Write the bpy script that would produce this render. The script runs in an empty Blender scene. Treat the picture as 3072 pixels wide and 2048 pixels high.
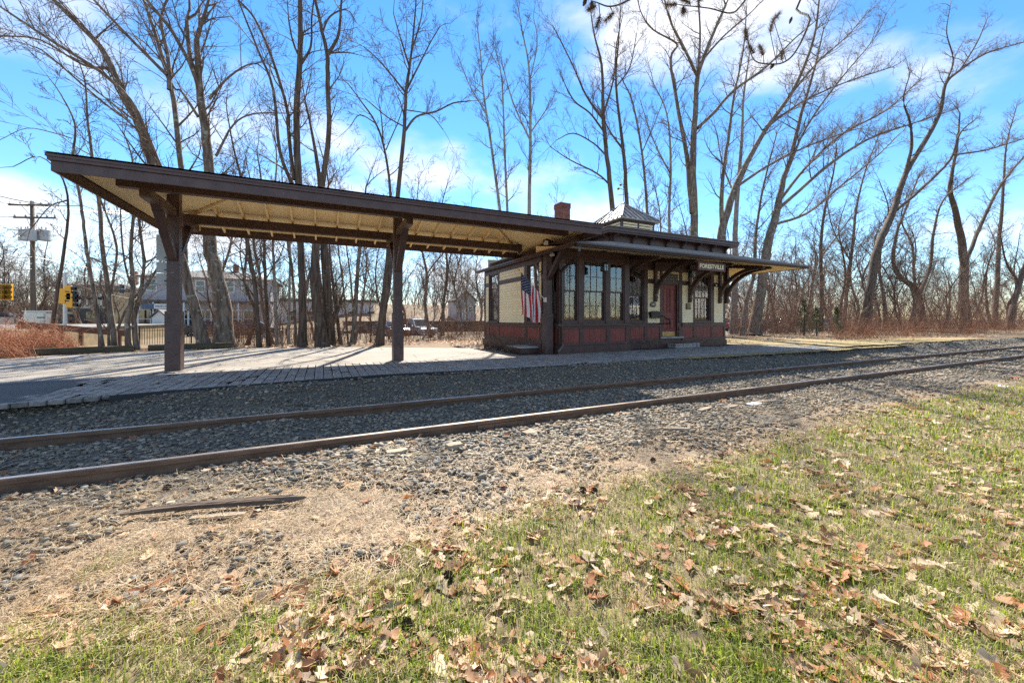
import bpy, bmesh, math, random
import numpy as np
from mathutils import Vector, Matrix

SC = bpy.context.scene
COL = SC.collection
# ------------------------------------------------------------------ camera
F_PX, YAW, HORIZON, EYE = 1180.57, math.radians(25.863), 955.57, 1.09
cam_d = bpy.data.cameras.new('camera')
cam_d.sensor_width = 36.0
cam_d.lens = 36.0 * F_PX / 3072.0
cam_d.shift_y = -(1024.0 - HORIZON) / 3072.0
cam_d.clip_start = 0.05
cam_d.clip_end = 3000.0
cam = bpy.data.objects.new('camera', cam_d)
cam.location = (0, 0, EYE)
cam.rotation_euler = (math.radians(90), 0, -YAW)
COL.objects.link(cam)
SC.camera = cam
# ------------------------------------------------------------------ sun and sky
SUN_DIR = Vector((0.38, 0.92, 1.0)).normalized()
SUN_EL = math.asin(SUN_DIR.z)
SUN_AZ = math.atan2(SUN_DIR.x, SUN_DIR.y)
sun_d = bpy.data.lights.new('sun', 'SUN')
sun_d.energy = 5.0
sun_d.angle = math.radians(0.55)
sun_d.color = (1.0, 0.92, 0.80)
sun = bpy.data.objects.new('sun', sun_d)
sun.rotation_euler = (-SUN_DIR).to_track_quat('-Z', 'Y').to_euler()
sun.location = (20, 40, 60)
COL.objects.link(sun)

world = bpy.data.worlds.new('World')
SC.world = world
world.use_nodes = True
wn, wl = world.node_tree.nodes, world.node_tree.links
wn.clear()
w_out = wn.new('ShaderNodeOutputWorld')
w_bg = wn.new('ShaderNodeBackground')
w_bg.inputs['Strength'].default_value = 0.105
sky = wn.new('ShaderNodeTexSky')
sky.sky_type = 'NISHITA'
sky.sun_disc = False
sky.sun_elevation = SUN_EL
sky.sun_rotation = SUN_AZ
sky.air_density = 1.0
sky.dust_density = 0.0
sky.ozone_density = 2.6
sky.altitude = 60
# clouds: soft noise on the sky directions
tc = wn.new('ShaderNodeTexCoord')
mp = wn.new('ShaderNodeMapping')
mp.inputs['Scale'].default_value = (1.7, 1.7, 3.4)
mp.inputs['Location'].default_value = (0.35, 1.1, 0.4)
nz = wn.new('ShaderNodeTexNoise')
nz.inputs['Scale'].default_value = 1.45
nz.inputs['Detail'].default_value = 9
nz.inputs['Roughness'].default_value = 0.52
rp = wn.new('ShaderNodeValToRGB')
rp.color_ramp.elements[0].position = 0.44
rp.color_ramp.elements[1].position = 0.66
rp.color_ramp.interpolation = 'EASE'
hs = wn.new('ShaderNodeHueSaturation')
hs.inputs['Saturation'].default_value = 1.25
hs.inputs['Value'].default_value = 1.0
hs.inputs['Hue'].default_value = 0.498
mx = wn.new('ShaderNodeMixRGB')
mx.inputs['Color2'].default_value = (5.3, 5.2, 5.2, 1)
mul = wn.new('ShaderNodeMath'); mul.operation = 'MULTIPLY'; mul.inputs[1].default_value = 0.88
wl.new(tc.outputs['Generated'], mp.inputs['Vector'])
wl.new(mp.outputs['Vector'], nz.inputs['Vector'])
wl.new(nz.outputs['Fac'], rp.inputs['Fac'])
wl.new(rp.outputs['Color'], mul.inputs[0])
wl.new(sky.outputs['Color'], hs.inputs['Color'])
wl.new(hs.outputs['Color'], mx.inputs['Color1'])
wl.new(mul.outputs['Value'], mx.inputs['Fac'])
wl.new(mx.outputs['Color'], w_bg.inputs['Color'])
wl.new(w_bg.outputs['Background'], w_out.inputs['Surface'])

SC.view_settings.view_transform = 'Standard'
SC.view_settings.look = 'None'
SC.view_settings.exposure = 1.28
SC.view_settings.gamma = 1.0
SC.view_settings.use_curve_mapping = False
SC.render.engine = 'CYCLES'
SC.cycles.use_denoising = False
SC.cycles.max_bounces = 8
SC.cycles.transparent_max_bounces = 16

# ------------------------------------------------------------------ helpers
_s, _c = math.sin(YAW), math.cos(YAW)
def at(u, v, Y):
    """point of the plane at distance Y from the track axis seen at photo pixel u, v"""
    q = (u - 1536.0) / F_PX; w = (HORIZON - v) / F_PX
    t = Y / (_c - q * _s)
    return (t * (_s + q * _c), Y, EYE + t * w)
def depth(x, y): return x * _s + y * _c

RNG = np.random.default_rng(11)
random.seed(5)

def sstep(x, a, b):
    t = np.clip((np.asarray(x, float) - a) / (b - a), 0, 1)
    return t * t * (3 - 2 * t)
_ns = [(RNG.uniform(-1, 1), RNG.uniform(-1, 1), RNG.uniform(0, 7)) for _ in range(14)]
def wob(x, y, sc):
    """cheap smooth noise about -1..1"""
    r = 0
    for i, (a, b, ph) in enumerate(_ns):
        r = r + np.sin((a * x + b * y) * 6.0 / sc * (0.5 + i * 0.14) + ph)
    return r / 4.2

def H(x, y):
    """ground height"""
    x = np.asarray(x, float); y = np.asarray(y, float)
    h = -0.33 + 0.03 * sstep(y, 2.6, 3.6) + 0.26 * sstep(y, 7.15, 7.75)
    h = h - 0.33 * sstep(y, 18.5, 25)
    h = h + 4.2 * sstep(y, 44, 78) * sstep(x, -12, 6) * (1 - sstep(x, 45, 70))
    h = h + 1.55 * sstep(x, 15.5, 21) * sstep(-y, -0.5, 3.0)
    h = h - 0.03 * sstep(-x, 3.5, 5) * (1 - sstep(y, 6.5, 7.4))
    h = h + 0.02 * wob(x, y, 3.0) * (1 - sstep(y, 7, 8))
    return h

def link(o, parent=None):
    COL.objects.link(o)
    if parent is not None:
        o.parent = parent
        o.matrix_parent_inverse = Matrix.Translation(-Vector(parent.get('_base', (0, 0, 0))))
    return o
def tag(o, label, cat, group=None):
    o['label'] = label; o['category'] = cat
    if group: o['group'] = group
    return o
def thing(name, label, cat, base=(0, 0, 0), group=None):
    o = bpy.data.objects.new(name, None)
    o.empty_display_size = 0.2
    o.location = base
    o['_base'] = tuple(float(b) for b in base)
    COL.objects.link(o)
    return tag(o, label, cat, group)

class MB:
    def __init__(s): s.v = []; s.f = []; s.m = []
    def add(s, vs, fs, mi=0):
        n = len(s.v); s.v += [tuple(map(float, p)) for p in vs]
        for f in fs: s.f.append(tuple(n + i for i in f)); s.m.append(mi)
        return s
    def box(s, x0, x1, y0, y1, z0, z1, mi=0):
        if x0 > x1: x0, x1 = x1, x0
        if y0 > y1: y0, y1 = y1, y0
        if z0 > z1: z0, z1 = z1, z0
        return s.add([(x0,y0,z0),(x1,y0,z0),(x1,y1,z0),(x0,y1,z0),(x0,y0,z1),(x1,y0,z1),(x1,y1,z1),(x0,y1,z1)],
                     [(3,2,1,0),(4,5,6,7),(0,1,5,4),(1,2,6,5),(2,3,7,6),(3,0,4,7)], mi)
    def hexa(s, p, mi=0):
        return s.add(p, [(3,2,1,0),(4,5,6,7),(0,1,5,4),(1,2,6,5),(2,3,7,6),(3,0,4,7)], mi)
    def beam(s, a, b, w, h, up=(0, 0, 1), mi=0):
        """box from a to b, w across, h along up"""
        a = Vector(a); b = Vector(b); d = (b - a).normalized()
        r = d.cross(Vector(up))
        if r.length < 1e-5: r = Vector((1, 0, 0))
        r.normalize(); u = r.cross(d).normalized()
        r *= w / 2; u *= h / 2
        return s.hexa([a-r-u, a+r-u, b+r-u, b-r-u, a-r+u, a+r+u, b+r+u, b-r+u], mi)
    def prism(s, pts, axis, t0, t1, mi=0):
        """polygon pts (2d) extruded along axis from t0 to t1; axis x: (y,z), y: (x,z), z: (x,y)"""
        def mk(p, t):
            return {'x': (t, p[0], p[1]), 'y': (p[0], t, p[1]), 'z': (p[0], p[1], t)}[axis]
        n = len(pts); vs = [mk(p, t0) for p in pts] + [mk(p, t1) for p in pts]
        area = sum(pts[i][0]*pts[(i+1)%n][1] - pts[(i+1)%n][0]*pts[i][1] for i in range(n))
        fs = [(i, (i+1) % n, n + (i+1) % n, n + i) for i in range(n)] + [tuple(range(n-1, -1, -1)), tuple(range(n, 2*n))]
        flip = (area < 0) ^ (axis == 'y') ^ (t1 < t0)
        if flip: fs = [tuple(reversed(f)) for f in fs]
        return s.add(vs, fs, mi)
    def tube(s, pts, r, n=8, mi=0, cap=True):
        pts = [Vector(p) for p in pts]
        rr = r if isinstance(r, (list, tuple)) else [r] * len(pts)
        base = len(s.v); k = len(pts)
        ref = None
        for i, p in enumerate(pts):
            d = (pts[min(i+1, k-1)] - pts[max(i-1, 0)]).normalized()
            if ref is None:
                ref = d.cross(Vector((0, 0, 1)))
                if ref.length < 0.1: ref = d.cross(Vector((1, 0, 0)))
            ref = (ref - d * ref.dot(d)).normalized(); v2 = d.cross(ref)
            for j in range(n):
                a = 2 * math.pi * j / n
                q = p + (ref * math.cos(a) + v2 * math.sin(a)) * rr[i]
                s.v.append(tuple(q))
        for i in range(k - 1):
            for j in range(n):
                s.f.append((base+i*n+j, base+i*n+(j+1) % n, base+(i+1)*n+(j+1) % n, base+(i+1)*n+j)); s.m.append(mi)
        if cap:
            s.f.append(tuple(base + j for j in range(n-1, -1, -1))); s.m.append(mi)
            s.f.append(tuple(base + (k-1)*n + j for j in range(n))); s.m.append(mi)
        return s
    def lathe(s, c, prof, n=12, mi=0, axis='z'):
        """profile of (radius, height) round an axis through c"""
        base = len(s.v)
        for r, h in prof:
            for j in range(n):
                a = 2 * math.pi * j / n
                o = {'z': (r*math.cos(a), r*math.sin(a), h), 'y': (r*math.cos(a), h, r*math.sin(a)), 'x': (h, r*math.cos(a), r*math.sin(a))}[axis]
                s.v.append((c[0]+o[0], c[1]+o[1], c[2]+o[2]))
        for i in range(len(prof) - 1):
            for j in range(n):
                s.f.append((base+i*n+j, base+i*n+(j+1) % n, base+(i+1)*n+(j+1) % n, base+(i+1)*n+j)); s.m.append(mi)
        s.f.append(tuple(base + j for j in range(n-1, -1, -1))); s.m.append(mi)
        s.f.append(tuple(base + (len(prof)-1)*n + j for j in range(n))); s.m.append(mi)
        return s
    def mesh(s, name, mats):
        me = bpy.data.meshes.new(name)
        me.from_pydata(s.v, [], s.f)
        if not isinstance(mats, (list, tuple)): mats = [mats]
        for m in mats: me.materials.append(m)
        if len(mats) > 1: me.polygons.foreach_set('material_index', s.m)
        me.update()
        return me
    def build(s, name, mats, parent=None, bevel=0, smooth=False):
        me = s.mesh(name, mats)
        if smooth: me.polygons.foreach_set('use_smooth', [True] * len(me.polygons))
        o = bpy.data.objects.new(name, me)
        link(o, parent)
        if bevel:
            b = o.modifiers.new('bevel', 'BEVEL'); b.width = bevel; b.segments = 2; b.limit_method = 'ANGLE'
        return o

def npmesh(name, V, F, mat, tint=None, smooth=False):
    """mesh from arrays: V (n,3), F (m,3) or (m,4); tint (n,3) goes to the colour attribute 'tint'"""
    me = bpy.data.meshes.new(name)
    V = np.ascontiguousarray(V, np.float32); F = np.ascontiguousarray(F, np.int32)
    k = F.shape[1]
    me.vertices.add(len(V)); me.vertices.foreach_set('co', V.ravel())
    me.loops.add(F.size); me.loops.foreach_set('vertex_index', F.ravel())
    me.polygons.add(len(F)); me.polygons.foreach_set('loop_start', np.arange(0, F.size, k, dtype=np.int32))
    if smooth: me.polygons.foreach_set('use_smooth', np.ones(len(F), bool))
    for m in (mat if isinstance(mat, (list, tuple)) else [mat]): me.materials.append(m)
    if tint is not None:
        a = me.color_attributes.new('tint', 'FLOAT_COLOR', 'POINT')
        a.data.foreach_set('color', np.concatenate([tint, np.ones((len(tint), 1))], 1).astype(np.float32).ravel())
    me.update(calc_edges=True)
    return me
def npobj(name, V, F, mat, parent=None, tint=None, smooth=False):
    o = bpy.data.objects.new(name, npmesh(name, V, F, mat, tint, smooth))
    return link(o, parent)
def structure(o): o['kind'] = 'structure'; return o
def stuff(o): o['kind'] = 'stuff'; return o

# ------------------------------------------------------------------ materials
def new_mat(name):
    m = bpy.data.materials.new(name); m.use_nodes = True
    n = m.node_tree.nodes; l = m.node_tree.links
    return m, n, l, n['Principled BSDF']
def noisy(name, c1, c2, scale=8, rough=0.7, bump=0.0, bscale=None, detail=6, stretch=(1, 1, 1), spots=None, sscale=30, sth=(0.62, 0.66), metal=0, spec=0.5, coords='Object', tint=False, jitter=0.0, trans=0.0, contrast=(0.35, 0.65)):
    m, n, l, b = new_mat(name)
    tcn = n.new('ShaderNodeTexCoord'); mpn = n.new('ShaderNodeMapping')
    mpn.inputs['Scale'].default_value = stretch
    l.new(tcn.outputs[coords], mpn.inputs['Vector'])
    t = n.new('ShaderNodeTexNoise'); t.inputs['Scale'].default_value = scale; t.inputs['Detail'].default_value = detail
    l.new(mpn.outputs['Vector'], t.inputs['Vector'])
    r = n.new('ShaderNodeValToRGB'); r.color_ramp.elements[0].position = contrast[0]; r.color_ramp.elements[1].position = contrast[1]
    r.color_ramp.elements[0].color = (*c1, 1); r.color_ramp.elements[1].color = (*c2, 1)
    l.new(t.outputs['Fac'], r.inputs['Fac'])
    out = r.outputs['Color']
    if tint:
        a = n.new('ShaderNodeAttribute'); a.attribute_name = 'tint'
        x = n.new('ShaderNodeMixRGB'); x.blend_type = 'MULTIPLY'; x.inputs['Fac'].default_value = 1
        l.new(out, x.inputs['Color1']); l.new(a.outputs['Color'], x.inputs['Color2']); out = x.outputs['Color']
    if spots:
        t2 = n.new('ShaderNodeTexNoise'); t2.inputs['Scale'].default_value = sscale; t2.inputs['Detail'].default_value = 4
        l.new(tcn.outputs[coords], t2.inputs['Vector'])
        r2 = n.new('ShaderNodeValToRGB'); r2.color_ramp.elements[0].position = sth[0]; r2.color_ramp.elements[1].position = sth[1]
        l.new(t2.outputs['Fac'], r2.inputs['Fac'])
        x = n.new('ShaderNodeMixRGB'); l.new(r2.outputs['Color'], x.inputs['Fac'])
        l.new(out, x.inputs['Color1']); x.inputs['Color2'].default_value = (*spots, 1); out = x.outputs['Color']
    if jitter:
        oi = n.new('ShaderNodeObjectInfo'); h = n.new('ShaderNodeHueSaturation')
        ma = n.new('ShaderNodeMath'); ma.operation = 'MULTIPLY_ADD'; ma.inputs[1].default_value = 2 * jitter; ma.inputs[2].default_value = 1 - jitter
        l.new(oi.outputs['Random'], ma.inputs[0]); l.new(ma.outputs['Value'], h.inputs['Value'])
        l.new(out, h.inputs['Color']); out = h.outputs['Color']
    l.new(out, b.inputs['Base Color'])
    if trans:
        tb = n.new('ShaderNodeBsdfTranslucent'); l.new(out, tb.inputs['Color'])
        ms = n.new('ShaderNodeMixShader'); ms.inputs['Fac'].default_value = trans
        l.new(b.outputs['BSDF'], ms.inputs[1]); l.new(tb.outputs['BSDF'], ms.inputs[2]); l.new(ms.outputs['Shader'], n['Material Output'].inputs['Surface'])
    b.inputs['Roughness'].default_value = rough; b.inputs['Metallic'].default_value = metal
    b.inputs['Specular IOR Level'].default_value = spec
    if bump:
        t3 = n.new('ShaderNodeTexNoise'); t3.inputs['Scale'].default_value = bscale or scale * 3; t3.inputs['Detail'].default_value = 8
        l.new(mpn.outputs['Vector'], t3.inputs['Vector'])
        bp = n.new('ShaderNodeBump'); bp.inputs['Strength'].default_value = bump; bp.inputs['Distance'].default_value = 0.02
        l.new(t3.outputs['Fac'], bp.inputs['Height']); l.new(bp.outputs['Normal'], b.inputs['Normal'])
    return m
def plain(name, c, rough=0.5, metal=0.0, spec=0.5, emit=None):
    m, n, l, b = new_mat(name)
    t = n.new('ShaderNodeTexNoise'); t.inputs['Scale'].default_value = 6
    h = n.new('ShaderNodeHueSaturation'); h.inputs['Color'].default_value = (*c, 1)
    ma = n.new('ShaderNodeMath'); ma.operation = 'MULTIPLY_ADD'; ma.inputs[1].default_value = 0.3; ma.inputs[2].default_value = 0.85
    l.new(t.outputs['Fac'], ma.inputs[0]); l.new(ma.outputs['Value'], h.inputs['Value'])
    l.new(h.outputs['Color'], b.inputs['Base Color'])
    b.inputs['Roughness'].default_value = rough; b.inputs['Metallic'].default_value = metal
    b.inputs['Specular IOR Level'].default_value = spec
    return m
def glass_mat(name, refl=1.0):
    m, n, l, b = new_mat(name)
    n.remove(b)
    g = n.new('ShaderNodeBsdfGlossy'); g.inputs['Roughness'].default_value = 0.008
    t = n.new('ShaderNodeBsdfTransparent'); t.inputs['Color'].default_value = (0.82, 0.86, 0.84, 1)
    fr = n.new('ShaderNodeFresnel'); fr.inputs['IOR'].default_value = 1.9
    nt = n.new('ShaderNodeTexNoise'); nt.inputs['Scale'].default_value = 1.6
    bp = n.new('ShaderNodeBump'); bp.inputs['Strength'].default_value = 0.03; bp.inputs['Distance'].default_value = 0.05
    l.new(nt.outputs['Fac'], bp.inputs['Height']); l.new(bp.outputs['Normal'], g.inputs['Normal'])
    ma = n.new('ShaderNodeMath'); ma.operation = 'MULTIPLY_ADD'; ma.inputs[1].default_value = 1.0; ma.inputs[2].default_value = 0.10 * refl
    mxs = n.new('ShaderNodeMixShader')
    l.new(fr.outputs['Fac'], ma.inputs[0]); l.new(ma.outputs['Value'], mxs.inputs['Fac'])
    l.new(t.outputs['BSDF'], mxs.inputs[1]); l.new(g.outputs['BSDF'], mxs.inputs[2])
    l.new(mxs.outputs['Shader'], n['Material Output'].inputs['Surface'])
    return m

M_BROWN = noisy('brown_painted_wood', (0.060, 0.031, 0.027), (0.084, 0.047, 0.041), 5, 0.42, 0.10, 60, stretch=(1, 1, 1))
M_BROWN_WORN = noisy('worn_brown_paint', (0.070, 0.038, 0.034), (0.098, 0.057, 0.051), 5, 0.45, 0.10, 60, spots=(0.42, 0.36, 0.33), sscale=14, sth=(0.735, 0.75))
M_CREAM = noisy('cream_painted_wood', (0.84, 0.69, 0.42), (0.89, 0.75, 0.48), 3, 0.5, 0.06, 50, jitter=0.04)
M_CEIL = noisy('tan_painted_boards', (0.87, 0.66, 0.35), (0.92, 0.72, 0.40), 2.5, 0.55, 0.05, 40, spots=(0.42, 0.29, 0.15), sscale=9, sth=(0.76, 0.78))
M_RED = noisy('barn_red_paint', (0.18, 0.038, 0.030), (0.22, 0.048, 0.038), 6, 0.5, 0.08, 50, jitter=0.08)
M_SHINGLE = noisy('asphalt_shingle', (0.16, 0.15, 0.145), (0.30, 0.29, 0.28), 25, 0.75, 0.3, 120)
M_METALROOF = noisy('standing_seam_metal', (0.27, 0.25, 0.235), (0.35, 0.325, 0.30), 3, 0.42, 0.03, metal=0.3)
M_BRICK = noisy('red_brick', (0.15, 0.050, 0.036), (0.27, 0.10, 0.072), 14, 0.8, 0.3, 80, jitter=0.25)
M_MORTAR = noisy('mortar', (0.30, 0.26, 0.23), (0.40, 0.36, 0.33), 20, 0.9)
M_GLASS = glass_mat('window_glass')
M_DARKGLASS = plain('tinted_car_glass', (0.02, 0.025, 0.03), 0.05, 0, 0.8)
M_BLACK = plain('black_metal', (0.012, 0.012, 0.013), 0.35)
M_WHITE = plain('white_paint', (0.72, 0.71, 0.68), 0.45)
M_INNER = noisy('interior_plaster', (0.32, 0.27, 0.19), (0.40, 0.34, 0.25), 3, 0.8)
M_INFLOOR = noisy('interior_floor', (0.13, 0.08, 0.045), (0.18, 0.11, 0.06), 5, 0.4)
M_BRASS = noisy('brass_plate', (0.30, 0.23, 0.10), (0.45, 0.36, 0.18), 10, 0.35, metal=0.8)
M_BRONZE = noisy('dark_bronze', (0.05, 0.048, 0.042), (0.10, 0.095, 0.08), 12, 0.4, metal=0.6)
M_STONE = noisy('grey_step_stone', (0.22, 0.21, 0.20), (0.38, 0.36, 0.34), 9, 0.85, 0.4, 40, jitter=0.12)
M_PAVER = noisy('grey_paver', (0.20, 0.183, 0.166), (0.34, 0.31, 0.28), 12, 0.85, 0.4, 55, jitter=0.2)
M_EDGE = plain('black_edging', (0.02, 0.02, 0.022), 0.6)
M_RAIL = noisy('rusty_rail_side', (0.11, 0.058, 0.034), (0.20, 0.115, 0.070), 18, 0.75, 0.2, 80, stretch=(0.25, 1, 1))
M_RAILTOP = noisy('polished_rail_head', (0.36, 0.30, 0.25), (0.55, 0.48, 0.42), 9, 0.34, 0.03, metal=0.8, stretch=(0.15, 1, 1))
M_GALV = plain('galvanised_metal', (0.42, 0.43, 0.43), 0.35, 0.7)
M_TRAFFIC = plain('signal_yellow', (0.75, 0.36, 0.015), 0.4)
M_POLEWOOD = noisy('weathered_pole_wood', (0.10, 0.075, 0.055), (0.17, 0.135, 0.10), 6, 0.9, 0.3, 40, stretch=(1, 1, 0.08))
M_GREYPAINT = plain('transformer_grey', (0.42, 0.43, 0.42), 0.4)
M_TIMBER = noisy('mossy_landscape_timber', (0.05, 0.040, 0.026), (0.10, 0.085, 0.045), 7, 0.9, 0.4, 50, stretch=(0.2, 1, 1))
M_LOG = noisy('weathered_driftwood', (0.085, 0.058, 0.042), (0.18, 0.13, 0.095), 5, 0.9, 0.9, 45, stretch=(0.12, 1, 1), coords='Object')
M_PLANK = noisy('bleached_wood', (0.24, 0.185, 0.125), (0.38, 0.30, 0.215), 8, 0.85, 0.3, 40, stretch=(0.2, 1, 1), jitter=0.2)
M_BARK = noisy('grey_brown_bark', (0.085, 0.062, 0.046), (0.24, 0.185, 0.14), 7, 0.92, 1.0, 16, stretch=(1.6, 1.6, 0.28), spots=(0.30, 0.32, 0.25), sscale=5.5, sth=(0.60, 0.67))
M_BARK_D = noisy('ridged_dark_bark', (0.046, 0.032, 0.023), (0.160, 0.115, 0.083), 9, 0.92, 1.0, 22, stretch=(1.6, 1.6, 0.16), spots=(0.24, 0.25, 0.18), sscale=4.0, sth=(0.66, 0.74))
M_BARK_P = noisy('pale_smooth_bark', (0.20, 0.18, 0.155), (0.36, 0.335, 0.30), 6, 0.85, 0.3, 20, stretch=(1, 1, 0.5), spots=(0.12, 0.10, 0.08), sscale=7, sth=(0.60, 0.66))
M_TWIG = noisy('twig_bark', (0.095, 0.064, 0.046), (0.20, 0.14, 0.10), 3, 0.85)
M_TWIG_R = noisy('reddish_stem', (0.15, 0.080, 0.055), (0.27, 0.165, 0.12), 3, 0.85, tint=True)
M_LEAF = noisy('dry_oak_leaf', (0.46, 0.30, 0.18), (0.70, 0.52, 0.36), 7, 0.62, 0.15, 40, jitter=0.35, trans=0.3)
M_LEAF_S = noisy('dry_leaf_litter', (0.75, 0.72, 0.70), (1, 1, 1), 9, 0.65, tint=True, trans=0.3)
M_GRASS = noisy('grass_blade', (0.8, 0.8, 0.8), (1, 1, 1), 5, 0.55, tint=True, trans=0.45)
M_STONES = noisy('ballast_stone', (0.72, 0.72, 0.72), (1.15, 1.15, 1.15), 22, 0.85, 0.3, 60, tint=True)
M_STONE1 = noisy('loose_ballast_stone', (0.11, 0.102, 0.088), (0.23, 0.213, 0.18), 18, 0.85, 0.3, 60, jitter=0.4)
M_NEEDLE = noisy('brown_pine_needles', (0.12, 0.075, 0.03), (0.24, 0.16, 0.07), 5, 0.7)
M_CONE = noisy('pine_cone', (0.05, 0.03, 0.018), (0.12, 0.075, 0.045), 20, 0.85)
M_CEDAR = noisy('evergreen_sprays', (0.030, 0.055, 0.014), (0.085, 0.125, 0.030), 4, 0.7)
# ================================================================== ground
def ground_mat():
    m, n, l, b = new_mat('leaf_strewn_earth')
    tcn = n.new('ShaderNodeTexCoord')
    def nois(s, d=6):
        t = n.new('ShaderNodeTexNoise'); t.inputs['Scale'].default_value = s; t.inputs['Detail'].default_value = d
        l.new(tcn.outputs['Object'], t.inputs['Vector']); return t.outputs['Fac']
    def ramp(f, a, b_, c1, c2):
        r = n.new('ShaderNodeValToRGB'); r.color_ramp.elements[0].position = a; r.color_ramp.elements[1].position = b_
        r.color_ramp.elements[0].color = (*c1, 1); r.color_ramp.elements[1].color = (*c2, 1); l.new(f, r.inputs['Fac']); return r.outputs['Color']
    c1 = ramp(nois(7), 0.35, 0.65, (0.13, 0.080, 0.042), (0.26, 0.17, 0.095))
    c2 = ramp(nois(40), 0.4, 0.6, (0.09, 0.055, 0.03), (0.28, 0.19, 0.11))
    x = n.new('ShaderNodeMixRGB'); x.inputs['Fac'].default_value = 0.5; l.new(c1, x.inputs['Color1']); l.new(c2, x.inputs['Color2'])
    g = ramp(nois(0.35, 3), 0.50, 0.62, (0, 0, 0), (1, 1, 1))
    x2 = n.new('ShaderNodeMixRGB'); l.new(g, x2.inputs['Fac']); l.new(x.outputs['Color'], x2.inputs['Color1']); x2.inputs['Color2'].default_value = (0.14, 0.115, 0.05, 1)
    l.new(x2.outputs['Color'], b.inputs['Base Color']); b.inputs['Roughness'].default_value = 0.9
    bp = n.new('ShaderNodeBump'); bp.inputs['Strength'].default_value = 0.7; bp.inputs['Distance'].default_value = 0.05
    l.new(nois(30), bp.inputs['Height']); l.new(bp.outputs['Normal'], b.inputs['Normal'])
    return m
M_EARTH = ground_mat()
M_DIRT = noisy('needle_strewn_grit', (0.13, 0.095, 0.060), (0.44, 0.335, 0.225), 60, 0.9, 0.9, 110)
M_BALLAST = noisy('ballast_grit', (0.06, 0.052, 0.041), (0.16, 0.142, 0.112), 34, 0.9, 0.8, 60)
M_SOIL = noisy('lawn_soil', (0.10, 0.075, 0.035), (0.22, 0.17, 0.085), 12, 0.9, 0.5, 50)
M_VERGE = noisy('mossy_verge', (0.24, 0.17, 0.085), (0.30, 0.245, 0.09), 2.2, 0.9, 0.5, 40)
M_MULCH = noisy('dark_mulch', (0.030, 0.017, 0.012), (0.085, 0.048, 0.034), 40, 0.95, 0.8, 70)

def asphalt_mat(name, c1, c2):
    m, n, l, b = new_mat(name)
    tcn = n.new('ShaderNodeTexCoord')
    t = n.new('ShaderNodeTexNoise'); t.inputs['Scale'].default_value = 0.8; t.inputs['Detail'].default_value = 8
    t2 = n.new('ShaderNodeTexNoise'); t2.inputs['Scale'].default_value = 90; t2.inputs['Detail'].default_value = 3
    v = n.new('ShaderNodeTexVoronoi'); v.feature = 'DISTANCE_TO_EDGE'; v.inputs['Scale'].default_value = 0.55
    wv = n.new('ShaderNodeMixRGB'); wv.inputs['Fac'].default_value = 0.12
    nn = n.new('ShaderNodeTexNoise'); nn.inputs['Scale'].default_value = 2.5; nn.inputs['Detail'].default_value = 6
    for q in (t, t2, nn): l.new(tcn.outputs['Object'], q.inputs['Vector'])
    l.new(tcn.outputs['Object'], wv.inputs['Color1']); l.new(nn.outputs['Color'], wv.inputs['Color2']); l.new(wv.outputs['Color'], v.inputs['Vector'])
    r = n.new('ShaderNodeValToRGB'); r.color_ramp.elements[0].position = 0.3; r.color_ramp.elements[1].position = 0.7
    r.color_ramp.elements[0].color = (*c1, 1); r.color_ramp.elements[1].color = (*c2, 1); l.new(t.outputs['Fac'], r.inputs['Fac'])
    x = n.new('ShaderNodeMixRGB'); x.blend_type = 'OVERLAY'; x.inputs['Fac'].default_value = 0.14; l.new(r.outputs['Color'], x.inputs['Color1']); l.new(t2.outputs['Fac'], x.inputs['Color2'])
    cr = n.new('ShaderNodeValToRGB'); cr.color_ramp.elements[0].position = 0.002; cr.color_ramp.elements[1].position = 0.010
    cr.color_ramp.elements[0].color = (0.35, 0.33, 0.3, 1); cr.color_ramp.elements[1].color = (1, 1, 1, 1); l.new(v.outputs['Distance'], cr.inputs['Fac'])
    x2 = n.new('ShaderNodeMixRGB'); x2.blend_type = 'MULTIPLY'; x2.inputs['Fac'].default_value = 0.8; l.new(x.outputs['Color'], x2.inputs['Color1']); l.new(cr.outputs['Color'], x2.inputs['Color2'])
    l.new(x2.outputs['Color'], b.inputs['Base Color']); b.inputs['Roughness'].default_value = 0.85
    bp = n.new('ShaderNodeBump'); bp.inputs['Strength'].default_value = 0.08; bp.inputs['Distance'].default_value = 0.004
    l.new(t2.outputs['Fac'], bp.inputs['Height']); l.new(bp.outputs['Normal'], b.inputs['Normal'])
    return m
M_ASPHALT = asphalt_mat('worn_pale_asphalt', (0.20, 0.18, 0.155), (0.285, 0.255, 0.215))
M_ROAD = asphalt_mat('road_asphalt', (0.16, 0.15, 0.14), (0.24, 0.225, 0.21))
M_NEWASPH = asphalt_mat('dark_asphalt_patch', (0.05, 0.05, 0.054), (0.085, 0.083, 0.085))

def sheet(name, xs, ys, mat, lift=0.0, keep=None, smooth=True):
    X, Yv = np.meshgrid(xs, ys, indexing='ij')
    Z = H(X, Yv) + lift
    V = np.stack([X, Yv, Z], -1).reshape(-1, 3)
    nx, ny = len(xs), len(ys)
    i, j = np.meshgrid(np.arange(nx-1), np.arange(ny-1), indexing='ij')
    a = (i*ny + j).ravel(); F = np.stack([a, a+ny, a+ny+1, a+1], 1)
    if keep is not None:
        c = V[F].mean(1); F = F[keep(c[:, 0], c[:, 1])]
    return structure(npobj(name, V, F, mat, smooth=smooth))
def geo(a, b, n, far):
    inner = np.linspace(a, b, n)
    k = np.geomspace(1, far, 16)
    return np.concatenate([a - k[::-1], inner, b + k])
sheet('ground', geo(-40, 80, 160, 900), np.concatenate([geo(-6, 6.5, 14, 900)[:30], np.linspace(6.6, 8.4, 16), geo(9, 90, 110, 900)[16:]]), M_EARTH, -0.03)

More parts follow.
